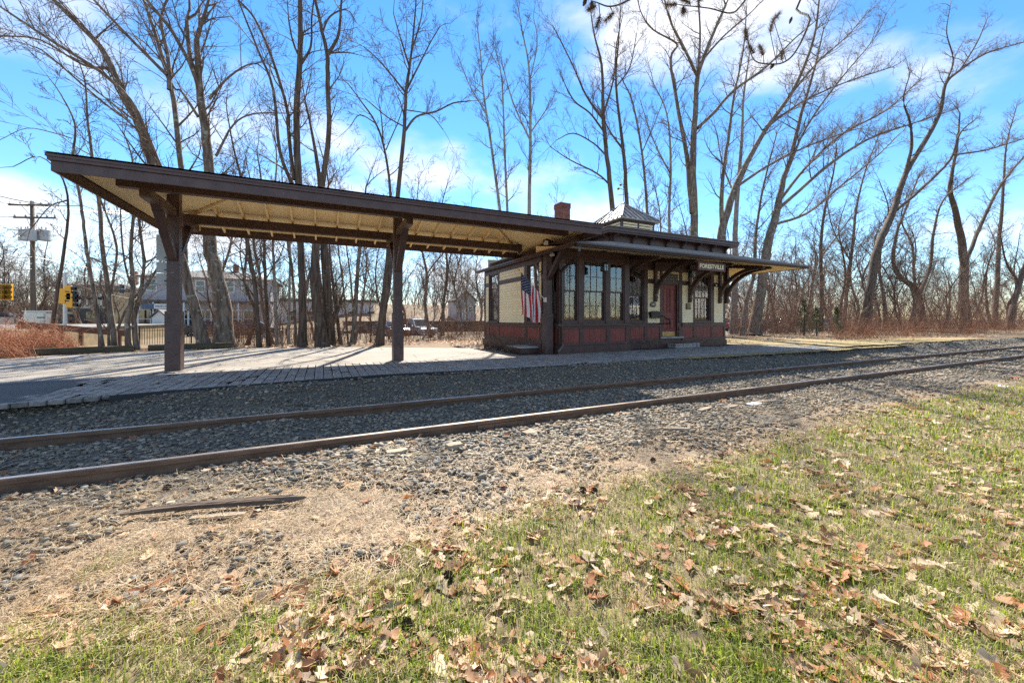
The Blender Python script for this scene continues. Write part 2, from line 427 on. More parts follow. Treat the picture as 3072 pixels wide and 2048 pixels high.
# boundary between lawn and track bed (x -> y)
_gx = np.array([-8, -3, -1.37, -0.92, -0.32, 0.21, 0.58, 1.64, 2.76, 4.12, 8.1, 11.1, 15, 40])
_gy = np.array([2.55, 2.6, 2.62, 2.62, 2.50, 2.40, 2.55, 2.72, 2.70, 2.78, 3.15, 3.1, 3.1, 3.2])
def lawn_edge(x): return np.interp(x, _gx, _gy)
lawn = sheet('lawn', np.concatenate([np.linspace(-5, 12, 90), np.linspace(12.5, 45, 24)]), np.linspace(-4, 3.4, 60), M_SOIL, 0.008,
             keep=lambda x, y: y < lawn_edge(x) + 0.25 + 0.12 * wob(x, y, 1.2))
dirt = sheet('needle_strip', np.concatenate([np.linspace(-6, 12, 90), np.linspace(12.5, 45, 24)]), np.linspace(2.0, 4.5, 26), M_DIRT, 0.012,
             keep=lambda x, y: (y > lawn_edge(x) + 0.06 * wob(x, y, 0.8) - 0.15))
bed = sheet('ballast_bed', np.concatenate([np.linspace(-8, 16, 120), np.linspace(16.5, 130, 90)]), np.linspace(3.2, 7.9, 40), M_BALLAST, 0.018,
            keep=lambda x, y: (y > 3.5 + 0.35 * wob(x, 0 * y, 2.5) - 0.25 * sstep(x, 2, 5) + 0.25 * sstep(-x, -0.5, 1)) & (y < 7.75 + 0.06 * wob(x, 0*y, 1.1)))

# stones: angular shards from skewed boxes
_ico_v = np.array([(-1,-1,-1),(1,-1,-1),(1,1,-1),(-1,1,-1),(-1,-1,1),(1,-1,1),(1,1,1),(-1,1,1)], float)*0.62
_ico_f = np.array([(3,2,1,0),(4,5,6,7),(0,1,5,4),(1,2,6,5),(2,3,7,6),(3,0,4,7)])
def scatter_stones(px, py, size, pal, lift=0.0):
    n = len(px)
    j = RNG.uniform(0.45, 1.3, (n, 8, 3))
    sc = np.stack([RNG.uniform(0.8, 1.5, n), RNG.uniform(0.6, 1.05, n), RNG.uniform(0.30, 0.75, n)], 1)
    P = _ico_v[None] * j * sc[:, None, :] * (size[:, None, None] * 0.5)
    az = RNG.uniform(0, 6.283, n); tl = RNG.normal(0, 0.35, n)
    ct, st = np.cos(tl), np.sin(tl)
    y2 = P[:, :, 1] * ct[:, None] - P[:, :, 2] * st[:, None]; z2 = P[:, :, 1] * st[:, None] + P[:, :, 2] * ct[:, None]
    ca, sa = np.cos(az), np.sin(az)
    x3 = P[:, :, 0] * ca[:, None] - y2 * sa[:, None]; y3 = P[:, :, 0] * sa[:, None] + y2 * ca[:, None]
    zc = H(px, py) + lift + size * 0.10
    V = np.stack([x3 + px[:, None], y3 + py[:, None], z2 + zc[:, None]], -1).reshape(-1, 3)
    F = (_ico_f[None] + (np.arange(n) * 8)[:, None, None]).reshape(-1, 4)
    c = pal[RNG.integers(0, len(pal), n)] * RNG.uniform(0.7, 1.35, (n, 1))
    return V, F, np.repeat(c, 8, 0)
PAL = np.array([1.0, 0.90, 0.75]) * np.array([(0.20, 0.195, 0.18), (0.16, 0.16, 0.155), (0.25, 0.235, 0.205), (0.22, 0.20, 0.17), (0.29, 0.265, 0.225), (0.13, 0.13, 0.13), (0.24, 0.20, 0.155), (0.34, 0.325, 0.295)])
def stone_pts(n, x0, x1, y0, y1, sz0, sz1, thin=None):
    x = RNG.uniform(x0, x1, n); y = RNG.uniform(y0, y1, n)
    if thin is not None:
        k = RNG.uniform(0, 1, n) < thin(x, y); x, y = x[k], y[k]
    return x, y, RNG.uniform(sz0, sz1, len(x))
def bed_density(x, y):
    near = sstep(y, 3.05 + 0.3 * wob(x, 0*y, 2.0) - 0.25 * sstep(x, 1, 4) + 0.75 * sstep(-x, -0.3, 0.9), 3.9 + 0.3 * wob(x, 0*y, 1.4) + 0.8 * sstep(-x, -0.3, 0.9))
    near = np.maximum(near, 0.5 * (wob(x, y, 1.1) > -0.15) * (y > lawn_edge(x) - 0.1))
    return near * (1 - 0.85 * sstep(y, 7.55, 7.85))
Xs, Ys, Zs = [], [], []
for args in ((30000, -4.5, 9, 2.4, 7.85, 0.03, 0.075), (8000, 9, 18, 2.9, 7.85, 0.04, 0.09), (6000, 18, 42, 3.0, 7.85, 0.06, 0.12), (1600, -0.5, 5, 2.9, 4.6, 0.05, 0.10), (12000, -3, 4.5, 2.4, 4.4, 0.014, 0.045)):
    a, b_, c_ = stone_pts(*args, thin=bed_density); Xs.append(a); Ys.append(b_); Zs.append(c_)
Xs = np.concatenate(Xs); Ys = np.concatenate(Ys); Zs = np.concatenate(Zs)
# keep the rails clear
k = (np.abs(Ys - 4.56) > 0.06) & (np.abs(Ys - 6.07) > 0.06); Xs, Ys, Zs = Xs[k], Ys[k], Zs[k]
order = np.argsort(-(Zs / np.maximum(np.hypot(Xs, Ys), 1)))
near_i, rest_i = order[:300], order[300:]
V, F, T = scatter_stones(Xs[rest_i], Ys[rest_i], Zs[rest_i], PAL, 0.02)
stuff(npobj('ballast_stones', V, F, M_STONES, bed, T))
_stone_meshes = []
for i in range(10):
    V, F, T = scatter_stones(np.array([0.0]), np.array([0.0]), np.array([1.0]), PAL)
    V = V - np.array([0, 0, float(H(0, 0)) + 0.1])
    _stone_meshes.append(npmesh('stone', V, F, M_STONE1))
for i in near_i:
    o = bpy.data.objects.new('stone', random.choice(_stone_meshes))
    o.location = (Xs[i], Ys[i], float(H(Xs[i], Ys[i])) + 0.02 + Zs[i] * 0.1)
    o.rotation_euler = (0, 0, random.uniform(0, 6.28)); o.scale = (Zs[i],) * 3
    link(o, bed)

# ------------------------------------------------------------------ rails
RT = -0.17
def rail(yc, label, joints):
    base = (0, yc, RT - 0.155)
    r = thing('rail', label, 'rail', base, 'rails of the single track')
    def yoff(x): return 0.0016 * max(0, x - 14) ** 1.7 * 0.3
    xs = [-14, -8, -4, 0, 4, 8, 12, 16, 20, 24, 28, 32, 36, 40, 46, 54, 64, 80, 120]
    def loft(prof, name, mat):
        mb = MB(); n = len(prof)
        for x in xs:
            dy = yoff(x)
            for (py, pz) in prof: mb.v.append((x, yc + dy + py, pz))
        for i in range(len(xs) - 1):
            for j in range(n):
                mb.f.append((i*n+j, (i+1)*n+j, (i+1)*n+(j+1) % n, i*n+(j+1) % n)); mb.m.append(1 if (n == 6 and j == 3) else 0)
        return mb.build(name, mat, r)
    loft([(-0.07, RT-0.155), (0.07, RT-0.155), (0.07, RT-0.143), (0.012, RT-0.125), (0.009, RT-0.045), (-0.009, RT-0.045), (-0.012, RT-0.125), (-0.07, RT-0.143)], 'web', M_RAIL)
    loft([(-0.036, RT-0.044), (0.036, RT-0.044), (0.036, RT-0.010), (0.026, RT), (-0.026, RT), (-0.036, RT-0.010)], 'head', [M_RAIL, M_RAILTOP])
    for jx in joints:
        jb = MB()
        for s in (-1, 1): jb.box(jx-0.32, jx+0.32, yc + s*0.013, yc + s*0.030, RT-0.125, RT-0.052)
        j = jb.build('joint_bar', M_RAIL, r, 0.003)
        for bx in (-0.24, -0.08, 0.08, 0.24):
            MB().lathe((jx+bx, yc-0.032, RT-0.09), [(0.016, -0.018), (0.016, 0.0)], 6, axis='y').build('bolt', M_RAIL, j)
    return r
rail(4.56, 'near rail of the track, closest to the grass', [2.05, 12.9, 22.0])
rail(6.07, 'far rail of the track, closest to the platform', [8.35, 20.5])

# ------------------------------------------------------------------ asphalt and platform pavement
def poly_sheet(name, pts, z, mat, thick=None):
    bm = bmesh.new()
    vs = [bm.verts.new((x, y, z)) for x, y in pts]
    f = bm.faces.new(vs)
    if f.normal.z < 0: f.normal_flip()
    bmesh.ops.triangulate(bm, faces=bm.faces)
    me = bpy.data.meshes.new(name); bm.to_mesh(me); bm.free()
    me.materials.append(mat)
    o = bpy.data.objects.new(name, me); COL.objects.link(o)
    return structure(o)
def rough_line(pts, step, amp, seed):
    r = random.Random(seed); out = []
    for (a, b_) in zip(pts[:-1], pts[1:]):
        n = max(1, int(math.dist(a, b_) / step))
        for i in range(n):
            t = i / n; out.append((a[0]+(b_[0]-a[0])*t + r.uniform(-amp, amp), a[1]+(b_[1]-a[1])*t + r.uniform(-amp, amp)))
    return out
back = rough_line([(5.3, 11.0), (5.35, 12.3), (4.9, 13.8), (2.7, 15.25), (-0.7, 16.9), (-2.9, 17.5), (-4.8, 17.3), (-5.6, 16.9), (-7.9, 16.4), (-14, 15.2), (-30, 12)], 0.5, 0.07, 3)
poly_sheet('asphalt_lot', [(-30, 7.0), (-9, 7.0)] + rough_line([(-9, 7.0), (-5, 7.15), (-3.4, 7.36)], 0.3, 0.04, 4) + [(-3.4, 7.36), (-3.72, 10.0), (-2.8, 10.27), (0, 10.38), (5.3, 10.2)] + back, 0.0, M_ASPHALT)
poly_sheet('asphalt_patch', [(-30, 7.0)] + rough_line([(-9, 7.05), (-5, 7.2), (-3.4, 7.40)], 0.3, 0.03, 6) + rough_line([(-3.45, 7.45), (-3.7, 9.6), (-4.4, 9.75), (-6.0, 9.35), (-8, 9.1), (-30, 9.6)], 0.4, 0.06, 8), 0.005, M_NEWASPH)

_fx = [-3.6, -3.3, -2.1, -0.3, 1.1, 2.75, 5.2, 6.0, 8.7, 12, 15, 17.6]
_fy = [7.30, 7.36, 7.66, 7.90, 8.02, 7.90, 7.78, 8.08, 8.10, 8.12, 7.98, 7.80]
_bx = [-3.75, -2.8, 0, 4, 6.5, 9.4, 9.6, 11.6, 11.8, 13.4, 13.6, 15.6, 17.6]
_by = [9.95, 10.27, 10.40, 10.34, 10.24, 10.24, 10.36, 10.30, 10.50, 10.50, 10.35, 10.55, 9.3]
def pf(x): return float(np.interp(x, _fx, _fy))
def pb(x): return float(np.interp(x, _bx, _by))
pave = poly_sheet('pavement', [(x, pf(x)+0.02) for x in np.linspace(-3.55, 17.5, 60)] + [(x, pb(x)-0.02) for x in np.linspace(17.5, -3.7, 60)], -0.030, M_SOIL)
cells = []
cw, ch = 0.158, 0.236
x = -3.75
ci = 0
while x < 17.5:
    y = 7.30 + (0.5 * ch if ci % 2 else 0.0) * 0.35
    while y < 10.6:
        xc, yc = x + cw/2 + 0.12 * (y - 7.3) * 0.0, y + ch/2
        if y + ch > pf(xc) and y < pb(xc):
            y0 = max(y, pf(xc)); y1 = min(y + ch, pb(xc))
            if y1 - y0 > 0.045: cells.append((xc, (y0+y1)/2, cw - 0.009, y1 - y0 - 0.018))
        y += ch
    x += cw; ci += 1
# front soldier edge is part of the same grid; nearest 300 are single pavers
cells.sort(key=lambda c: depth(c[0], c[1]))
def paver_mesh(w, h):
    mb = MB(); e = 0.006
    a, b_ = w/2, h/2
    mb.add([(-a,-b_,-0.06),(a,-b_,-0.06),(a,b_,-0.06),(-a,b_,-0.06),(-a,-b_,-0.008),(a,-b_,-0.008),(a,b_,-0.008),(-a,b_,-0.008),(-a+e,-b_+e,0),(a-e,-b_+e,0),(a-e,b_-e,0),(-a+e,b_-e,0)],
           [(0,1,5,4),(1,2,6,5),(2,3,7,6),(3,0,4,7),(4,5,9,8),(5,6,10,9),(6,7,11,10),(7,4,8,11),(8,9,10,11)])
    return mb
_pm = paver_mesh(cw-0.009, ch-0.018).mesh('paver', M_PAVER)
for (xc, yc, w, h) in cells[:300]:
    o = bpy.data.objects.new('paver', _pm)
    o.scale = (1, h/(ch-0.018), 1)
    o.location = (xc, yc, 0.004 + random.uniform(-0.004, 0.004))
    o.rotation_euler = (random.uniform(-.012, .012), random.uniform(-.012, .012), random.uniform(-.02, .02))
    link(o, pave)
mb = MB()
_tint = []
for (xc, yc, w, h) in cells[300:]:
    t = paver_mesh(w, h); dz = 0.004 + random.uniform(-0.004, 0.004)
    mb.add([(p[0]+xc, p[1]+yc, p[2]+dz) for p in t.v], t.f)
    g = random.uniform(0.78, 1.22); _tint += [(g, g, g)] * len(t.v)
M_PAVER2 = noisy('grey_paver_far', (0.20, 0.183, 0.166), (0.34, 0.31, 0.28), 12, 0.85, 0.4, 55, tint=True)
po = mb.build('paving', M_PAVER2, pave); stuff(po)
a = po.data.color_attributes.new('tint', 'FLOAT_COLOR', 'POINT'); a.data.foreach_set('color', [c for t in _tint for c in (*t, 1.0)])
mb = MB()
ex = np.linspace(-2.7, 6.0, 70)
for x0, x1 in zip(ex[:-1], ex[1:]):
    y0, y1 = pf(x0), pf(x1)
    mb.hexa([(x0,y0-0.012,-0.12),(x1,y1-0.012,-0.12),(x1,y1+0.004,-0.12),(x0,y0+0.004,-0.12),(x0,y0-0.012,0.0),(x1,y1-0.012,0.0),(x1,y1+0.004,0.0),(x0,y0+0.004,0.0)])
mb.build('edging_strip', M_EDGE, pave)
poly_sheet('planting_bed', [(5.2, 10.36), (6.5, 10.26), (9.45, 10.26), (9.7, 10.38), (11.6, 10.32), (11.8, 10.52), (13.4, 10.52), (13.6, 10.37), (15.4, 10.56), (17.3, 10.0), (15.6, 11.3), (6.2, 11.6), (6.0, 16.0), (4.9, 15.8), (4.9, 13.6), (5.4, 12.2)], -0.012, M_MULCH)
poly_sheet('mossy_verge', rough_line([(15.7, 11.3), (17.6, 9.9), (18.6, 8.4), (22, 8.2), (34, 8.2), (34, 9.5), (27, 10.6), (23, 12.5), (20, 15), (15.7, 15)], 0.5, 0.12, 9), -0.02, M_VERGE)
poly_sheet('roadside_grass', rough_line([(8.5, 8.08), (12, 8.08), (15, 7.94), (18.4, 7.7), (22, 7.9), (22, 7.5), (15, 7.45), (9, 7.6)], 0.4, 0.06, 12), -0.015, M_VERGE)
# street and car park behind the trees
structure(MB().box(-200, 260, 31.5, 41, -0.62, -0.585).build('road', M_ROAD))
structure(MB().box(24, 70, 16.5, 31, -0.62, -0.33).build('car_park', M_ROAD))
# ================================================================== platform canopy
CX1, CX2, CX3, CYP = -2.785, 1.802, 6.358, 10.5725
EAVE_Y0, EAVE_Y1, EAVE_X0, EAVE_X1 = 8.25, 12.895, -3.617, 6.603
can = thing('platform_canopy', 'long dark brown hipped platform canopy on three timber posts', 'canopy', (CX2, CYP, 0))
for px in (CX1, CX2, CX3):
    p = MB().box(px-0.105, px+0.105, CYP-0.105, CYP+0.105, 0, 4.12).build('post', M_BROWN_WORN, can, 0.006)
    b = MB().box(px-0.131, px+0.131, CYP-0.131, CYP+0.131, -0.02, 1.245).build('post_casing', M_BROWN_WORN, p, 0.006)
    for bz in (0.35, 0.6, 0.95, 1.1):
        MB().lathe((px-0.06+0.12*((bz*20) % 2), CYP-0.137, bz), [(0.012, -0.004), (0.012, 0.008)], 8, axis='y').build('bolt', M_BLACK, p)
    # arms with chamfered ends
    ya, yb, z0, z1 = CYP-1.56, CYP+1.56, 3.215, 3.385
    arm = MB().prism([(ya, z1), (ya, z0+0.02), (ya+0.05, z0), (yb-0.05, z0), (yb, z0+0.02), (yb, z1)], 'x', px-0.076, px+0.076).build('arm', M_BROWN, can, 0.005)
    for s in (-1, 1):
        br = MB().beam((px, CYP + s*0.09, 2.33), (px, CYP + s*1.06, 3.27), 0.11, 0.15, (1, 0, 0)).build('brace', M_BROWN, can, 0.005)
        MB().lathe((px, CYP + s*0.98, 3.13), [(0.018, -0.075), (0.018, 0.075)], 8, axis='x').build('bolt', M_BLACK, br)
# purlins on the arm ends
for s in (-1, 1):
    yc = CYP + s * 1.40
    MB().box(EAVE_X0+0.42, EAVE_X1-0.45, yc-0.075, yc+0.075, 3.386, 3.60).build('purlin', M_BROWN, can, 0.004)
MB().box(EAVE_X0+2.3, EAVE_X1-2.3, CYP-0.05, CYP+0.05, 4.0, 4.14).build('ridge_beam', M_BROWN, can)
# roof: level eaves, hipped ends
ZE, ZR = 3.50, 4.15     # ceiling plane at eave / ridge
hx0, hx1 = EAVE_X0 + 2.32, EAVE_X1 - 2.32
def hip(z_e, z_r, grow):
    x0, x1, y0, y1 = EAVE_X0-grow, EAVE_X1+grow, EAVE_Y0-grow, EAVE_Y1+grow
    return [(x0,y0,z_e),(x1,y0,z_e),(x1,y1,z_e),(x0,y1,z_e),(hx0,CYP,z_r),(hx1,CYP,z_r)]
HF = [(0,1,5,4),(1,2,5),(2,3,4,5),(3,0,4)]
MB().add(hip(ZE-0.012, ZR, 0.0), [tuple(reversed(f)) for f in HF]).build('ceiling', M_CEIL, can)
rf = MB().add(hip(ZE+0.055, ZR+0.10, 0.055), HF).add(hip(ZE+0.035, ZR+0.08, 0.055), [tuple(reversed(f)) for f in HF]).build('roof', M_SHINGLE, can)
# fascia: lower board, upper trim
fb, fm, ft = 3.286, 3.44, 3.535
def ring(x0, x1, y0, y1, t, z0, z1, name, mat, bevel=0.003):
    for k, (a, b_, c_, d_) in enumerate(((x0, x1, y0, y0+t), (x0, x1, y1-t, y1), (x0, x0+t, y0+t, y1-t), (x1-t, x1, y0+t, y1-t))):
        MB().box(a, b_, c_, d_, z0, z1).build(name, mat, can, bevel)
ring(EAVE_X0, EAVE_X1, EAVE_Y0, EAVE_Y1, 0.035, fb, fm, 'fascia_board', M_BROWN_WORN)
ring(EAVE_X0-0.03, EAVE_X1+0.03, EAVE_Y0-0.03, EAVE_Y1+0.03, 0.05, fm+0.001, ft, 'eave_trim', M_BROWN_WORN)
ring(EAVE_X0-0.045, EAVE_X1+0.045, EAVE_Y0-0.045, EAVE_Y1+0.045, 0.03, ft-0.045, ft-0.004, 'drip_strip', M_BROWN_WORN)
# rafters
def zc(y): return ZE + (ZR-ZE) * (1 - abs(y-CYP) / (CYP-EAVE_Y0))
n = 17
for i in range(n):
    xr = EAVE_X0 + 0.75 + (EAVE_X1-EAVE_X0-1.5) * i / (n-1)
    reach = min(1.0, (xr-EAVE_X0)/2.32, (EAVE_X1-xr)/2.32)
    for s in (-1, 1):
        ye = CYP + s*2.28; yi = CYP + s*2.322*(1-reach) + s*0.03
        za, zb = zc(ye), zc(yi)
        MB().hexa([(xr-0.021,ye,za-0.125),(xr+0.021,ye,za-0.125),(xr+0.021,yi,zb-0.125),(xr-0.021,yi,zb-0.125),
                   (xr-0.021,ye,za-0.012),(xr+0.021,ye,za-0.012),(xr+0.021,yi,zb-0.012),(xr-0.021,yi,zb-0.012)] if s > 0 else
                  [(xr-0.021,yi,zb-0.125),(xr+0.021,yi,zb-0.125),(xr+0.021,ye,za-0.125),(xr-0.021,ye,za-0.125),
                   (xr-0.021,yi,zb-0.012),(xr+0.021,yi,zb-0.012),(xr+0.021,ye,za-0.012),(xr-0.021,ye,za-0.012)]).build('rafter', M_CEIL, can)
# hip boards and end beadboards
for (cx, ex) in ((EAVE_X0, hx0), (EAVE_X1, hx1)):
    for ye in (EAVE_Y0, EAVE_Y1):
        MB().beam((cx+(0.06 if cx < 0 else -0.06), ye+(0.06 if ye < CYP else -0.06), ZE-0.05), (ex, CYP, ZR-0.05), 0.045, 0.09).build('hip_rafter', M_CEIL, can)
    sgn = 1 if cx < 0 else -1
    k = 0
    y = EAVE_Y0 + 0.2
    while y < EAVE_Y1 - 0.25:
        yc = y + 0.07; run = 2.32 * (1 - abs(yc-CYP)/(CYP-EAVE_Y0)) - 0.05
        if run > 0.1:
            x0 = cx + sgn*0.04; x1 = cx + sgn*run
            z0 = ZE-0.014+0*run; z1 = ZE-0.014 + (ZR-ZE)*(run/2.32)
            pts = [(x0, y, z0-0.014), (x0, y+0.135, z0-0.014), (x1, y+0.135, z1-0.014), (x1, y, z1-0.014), (x0, y, z0), (x0, y+0.135, z0), (x1, y+0.135, z1), (x1, y, z1)]
            MB().hexa(pts).build('beadboard', M_CEIL, can)
        y += 0.14
# sign boards on the far side of the first post (seen from behind)
for k, (z0, z1, lab) in enumerate(((2.32, 2.86, 'tall blank grey sign back, topmost on the leftmost canopy post'), (2.06, 2.28, 'small blank grey sign back, middle one on the leftmost canopy post'), (1.83, 2.04, 'small blank grey sign back, lowest on the leftmost canopy post'))):
    sb = thing('sign_board', lab, 'sign', (CX1-0.16, CYP+0.16, z0), 'sign backs on the first post')
    MB().box(CX1-0.34, CX1+0.02, CYP+0.145, CYP+0.160, z0, z1).build('panel', M_GREYPAINT, sb, 0.002)
    MB().box(CX1-0.20, CX1-0.02, CYP+0.108, CYP+0.144, z0+0.05, z0+0.075).build('clamp', M_BLACK, sb)
# flood light on the third post
fl = thing('flood_light', 'twin white flood lamp heads fixed on the canopy post beside the station', 'lamp', (CX3-0.03, CYP-0.11, 3.34))
MB().box(CX3-0.09, CX3+0.03, CYP-0.155, CYP-0.106, 3.27, 3.38).build('mounting_box', M_WHITE, fl, 0.006)
for (dx, dz) in ((-0.16, 0.03), (0.02, -0.19)):
    c0 = Vector((CX3-0.03, CYP-0.16, 3.325)); c1 = Vector((CX3-0.03+dx*0.7, CYP-0.24, 3.325+dz))
    hd = MB().tube([c0, c0.lerp(c1, .5), c1], [0.022, 0.025, 0.035], 8).build('lamp_arm', M_WHITE, fl)
    d = (c1-c0).normalized()
    MB().tube([c1, c1+d*0.05, c1+d*0.11, c1+d*0.13], [0.035, 0.045, 0.075, 0.076], 14).build('lamp_head', M_WHITE, fl, smooth=False)
# ================================================================== station
SX0, SX1, SY0, SY1 = 6.30, 15.30, 11.03, 15.65
BX0, BX1, BY = 6.60, 9.39, 10.30
EX0, EX1, EY0, EY1 = 6.19, 17.10, 8.85, 16.25
st = thing('train_station', 'small cream and brown wooden railway station with bay window, cupola and deep eaves', 'station', (10.8, 13.2, 0))
class Face:
    """maps wall coordinates (s along wall, d outwards, z) to the world"""
    def __init__(f, kind, pos): f.k = kind; f.p = pos
    def box(f, mb, s0, s1, d0, d1, z0, z1, mi=0):
        if f.k == 'front': return mb.box(s0, s1, f.p-d1, f.p-d0, z0, z1, mi)
        return mb.box(f.p-d1, f.p-d0, s0, s1, z0, z1, mi)
    def pt(f, s, d, z): return (s, f.p-d, z) if f.k == 'front' else (f.p-d, s, z)
def walled(face, s0, s1, z0, z1, holes, d0=-0.14, d1=0.0):
    mb = MB(); cuts = sorted({s0, s1, *[h[0] for h in holes], *[h[1] for h in holes]})
    for a, b_ in zip(cuts[:-1], cuts[1:]):
        m = (a+b_)/2; hs_ = sorted([(h[2], h[3]) for h in holes if h[0] < m < h[1]])
        z = z0
        for ha, hb in hs_:
            if ha > z: face.box(mb, a, b_, d0, d1, z, ha)
            z = hb
        if z < z1: face.box(mb, a, b_, d0, d1, z, z1)
    return mb
def clapboards(face, wall, s0, s1, z0, z1, exp=0.098):
    n = max(1, round((z1-z0)/exp)); e = (z1-z0)/n
    for i in range(n):
        za, zb = z0+i*e, z0+(i+1)*e
        mb = MB()
        P = [face.pt(s0, 0.002, za), face.pt(s1, 0.002, za), face.pt(s1, 0.026, za), face.pt(s0, 0.026, za),
             face.pt(s0, 0.002, zb), face.pt(s1, 0.002, zb), face.pt(s1, 0.009, zb), face.pt(s0, 0.009, zb)]
        mb.hexa(P).build('clapboard', M_CREAM, wall)
def fishscales(face, wall, s0, s1, z0, z1, rows=3, w=0.085):
    mb = MB(); rh = (z1-z0)/rows; n = max(2, round((s1-s0)/w)); w = (s1-s0)/n
    for r in range(rows):
        zb = z0 + r*rh; d = 0.008 + 0.0*r
        off = (r % 2) * 0.5
        for k in range(-1, n+1):
            a = s0 + (k+off)*w; b_ = a+w
            a_, c_ = max(a, s0), min(b_, s1)
            if c_-a_ < 0.01: continue
            m = (a_+c_)/2; hw = (c_-a_)/2
            out = [(a_, zb+rh*1.02), (a_, zb+rh*0.40)] + [(m - hw*math.cos(math.radians(t)), zb+rh*0.40 - rh*0.40*math.sin(math.radians(t))) for t in (30, 60, 90, 120, 150)] + [(c_, zb+rh*0.40), (c_, zb+rh*1.02)]
            out = [(s_, min(z_, z1)) for s_, z_ in out]
            dd = 0.024 if True else d
            base = [face.pt(s_, 0.020 if z_ < zb+rh else 0.006, z_) for s_, z_ in out]
            bk = [face.pt(s_, 0.004, z_) for s_, z_ in out]
            k2 = len(out)
            mb.add(base+bk, [tuple(range(k2))] + [(i, k2+i, k2+(i+1) % k2, (i+1) % k2) for i in range(k2)])
    o = mb.build('fishscale_shingles', M_CREAM, wall); return stuff(o)
def redboards(face, wall, s0, s1, z0, z1, w=0.2):
    n = max(1, round((s1-s0)/w)); w = (s1-s0)/n
    for k in range(n):
        mb = MB(); face.box(mb, s0+k*w+0.003, s0+(k+1)*w-0.003, 0.001, 0.012, z0, z1); mb.build('red_board', M_RED, wall)
def trim(face, wall, s0, s1, z0, z1, d=0.03):
    mb = MB(); face.box(mb, s0, s1, 0.001, d, z0, z1); return mb.build('trim_board', M_BROWN, wall, 0.003)
def window(face, s0, s1, z0, z1, cols, rows, sill=True, blind=False, sash=M_BROWN):
    b = face.pt((s0+s1)/2, 0, z0)
    mb = MB()
    for a in ((s0, s0+0.035, z0, z1), (s1-0.035, s1, z0, z1), (s0+0.035, s1-0.035, z1-0.035, z1), (s0+0.035, s1-0.035, z0, z0+0.03)):
        face.box(mb, a[0], a[1], -0.10, 0.012, a[2], a[3])
    w = mb.build('window', M_BROWN, st)
    zm = z0 + (z1-z0)*0.495
    for (za, zb, d) in ((z0+0.03, zm+0.02, -0.075), (zm-0.02, z1-0.035, -0.040)):
        i0, i1 = s0+0.036, s1-0.036; t = 0.038
        mb = MB()
        for a in ((i0, i0+t, za, zb), (i1-t, i1, za, zb), (i0+t, i1-t, za, za+t), (i0+t, i1-t, zb-t, zb)): face.box(mb, a[0], a[1], d-0.016, d+0.016, a[2], a[3])
        mb.build('sash', sash, w)
        g0, g1, h0, h1 = i0+t, i1-t, za+t, zb-t
        pw, ph = (g1-g0)/cols, (h1-h0)/rows
        for c in range(cols):
            for r in range(rows):
                mb = MB(); x0, x1, y0, y1 = g0+c*pw+0.008, g0+(c+1)*pw-0.008, h0+r*ph+0.008, h0+(r+1)*ph-0.008
                mb.add([face.pt(x0, d, y0), face.pt(x1, d, y0), face.pt(x1, d, y1), face.pt(x0, d, y1)], [(0, 1, 2, 3)]).build('pane', M_GLASS, w)
        for c in range(1, cols):
            mb = MB(); face.box(mb, g0+c*pw-0.0085, g0+c*pw+0.0085, d-0.012, d+0.012, h0, h1); mb.build('muntin', sash, w)
        for r in range(1, rows):
            mb = MB(); face.box(mb, g0, g1, d-0.011, d+0.011, h0+r*ph-0.0085, h0+r*ph+0.0085); mb.build('muntin', sash, w)
    if sill:
        mb = MB(); face.box(mb, s0-0.09, s1+0.09, 0.0, 0.075, z0-0.075, z0-0.002); mb.build('sill', M_BROWN, w, 0.004)
    if blind:
        z = z0+0.05
        while z < z1-0.04:
            mb = MB()
            P = [face.pt(s0+0.05, -0.135, z), face.pt(s1-0.05, -0.135, z), face.pt(s1-0.05, -0.160, z+0.030), face.pt(s0+0.05, -0.160, z+0.030)]
            mb.add(P, [(0, 1, 2, 3)]).build('blind_slat', M_WHITE, w); z += 0.045
    return w
FR = Face('front', SY0); LF = Face('left', SX0); BF = Face('front', BY); BL = Face('left', BX0)

# --- front wall
wA = (9.86, 10.76, 0.995, 2.905); wB = (13.49, 14.42, 0.985, 2.90); dr = (11.70, 12.60, 0.37, 2.43)
wf = walled(FR, SX0+0.14, SX1, 0, 3.62, [wA, wB, dr, (6.72, 9.27, 0.2, 3.22)]).build('wall', M_BROWN, st)
for (a, b_) in ((10.97, 11.59), (12.78, 13.40), (14.63, 15.21)):
    clapboards(FR, wf, a, b_, 0.935, 2.41); fishscales(FR, wf, a, b_, 2.575, 2.90)
fishscales(FR, wf, 11.74, 12.63, 2.58, 2.90)
for (a, b_) in ((9.50, 10.79), (10.97, 11.56), (12.79, 13.39), (13.56, 14.45), (14.63, 15.21)): redboards(FR, wf, a, b_, 0.335, 0.77)
trim(FR, wf, SX0, SX1+0.03, 2.905, 3.41, 0.022)
for (a, b_) in ((10.79, 10.965), (11.595, 11.70), (12.60, 12.775), (13.41, 13.49), (14.43, 14.625), (15.215, 15.34)): trim(FR, wf, a, b_, 0.93, 2.9045)
for (a, b_) in ((10.97, 11.59), (12.78, 13.405), (14.63, 15.21)): trim(FR, wf, a, b_, 2.415, 2.57, 0.026)
trim(FR, wf, 11.705, 12.595, 2.435, 2.575, 0.034)
for (a, b_) in ((9.40, 11.60), (12.775, 15.34)):
    trim(FR, wf, a, b_, 0.775, 0.9295, 0.034); trim(FR, wf, a, b_, 0.21, 0.33, 0.030)
for (a, b_) in ((10.795, 10.965), (11.565, 11.70), (12.60, 12.785), (13.395, 13.555), (14.455, 14.625), (15.215, 15.34)): trim(FR, wf, a, b_, 0.3305, 0.7745, 0.028)
mb = MB(); FR.box(mb, 9.40, SX1+0.07, 0.0, 0.07, -0.02, 0.209); mb.build('skirt_board', M_BROWN, st, 0.006)
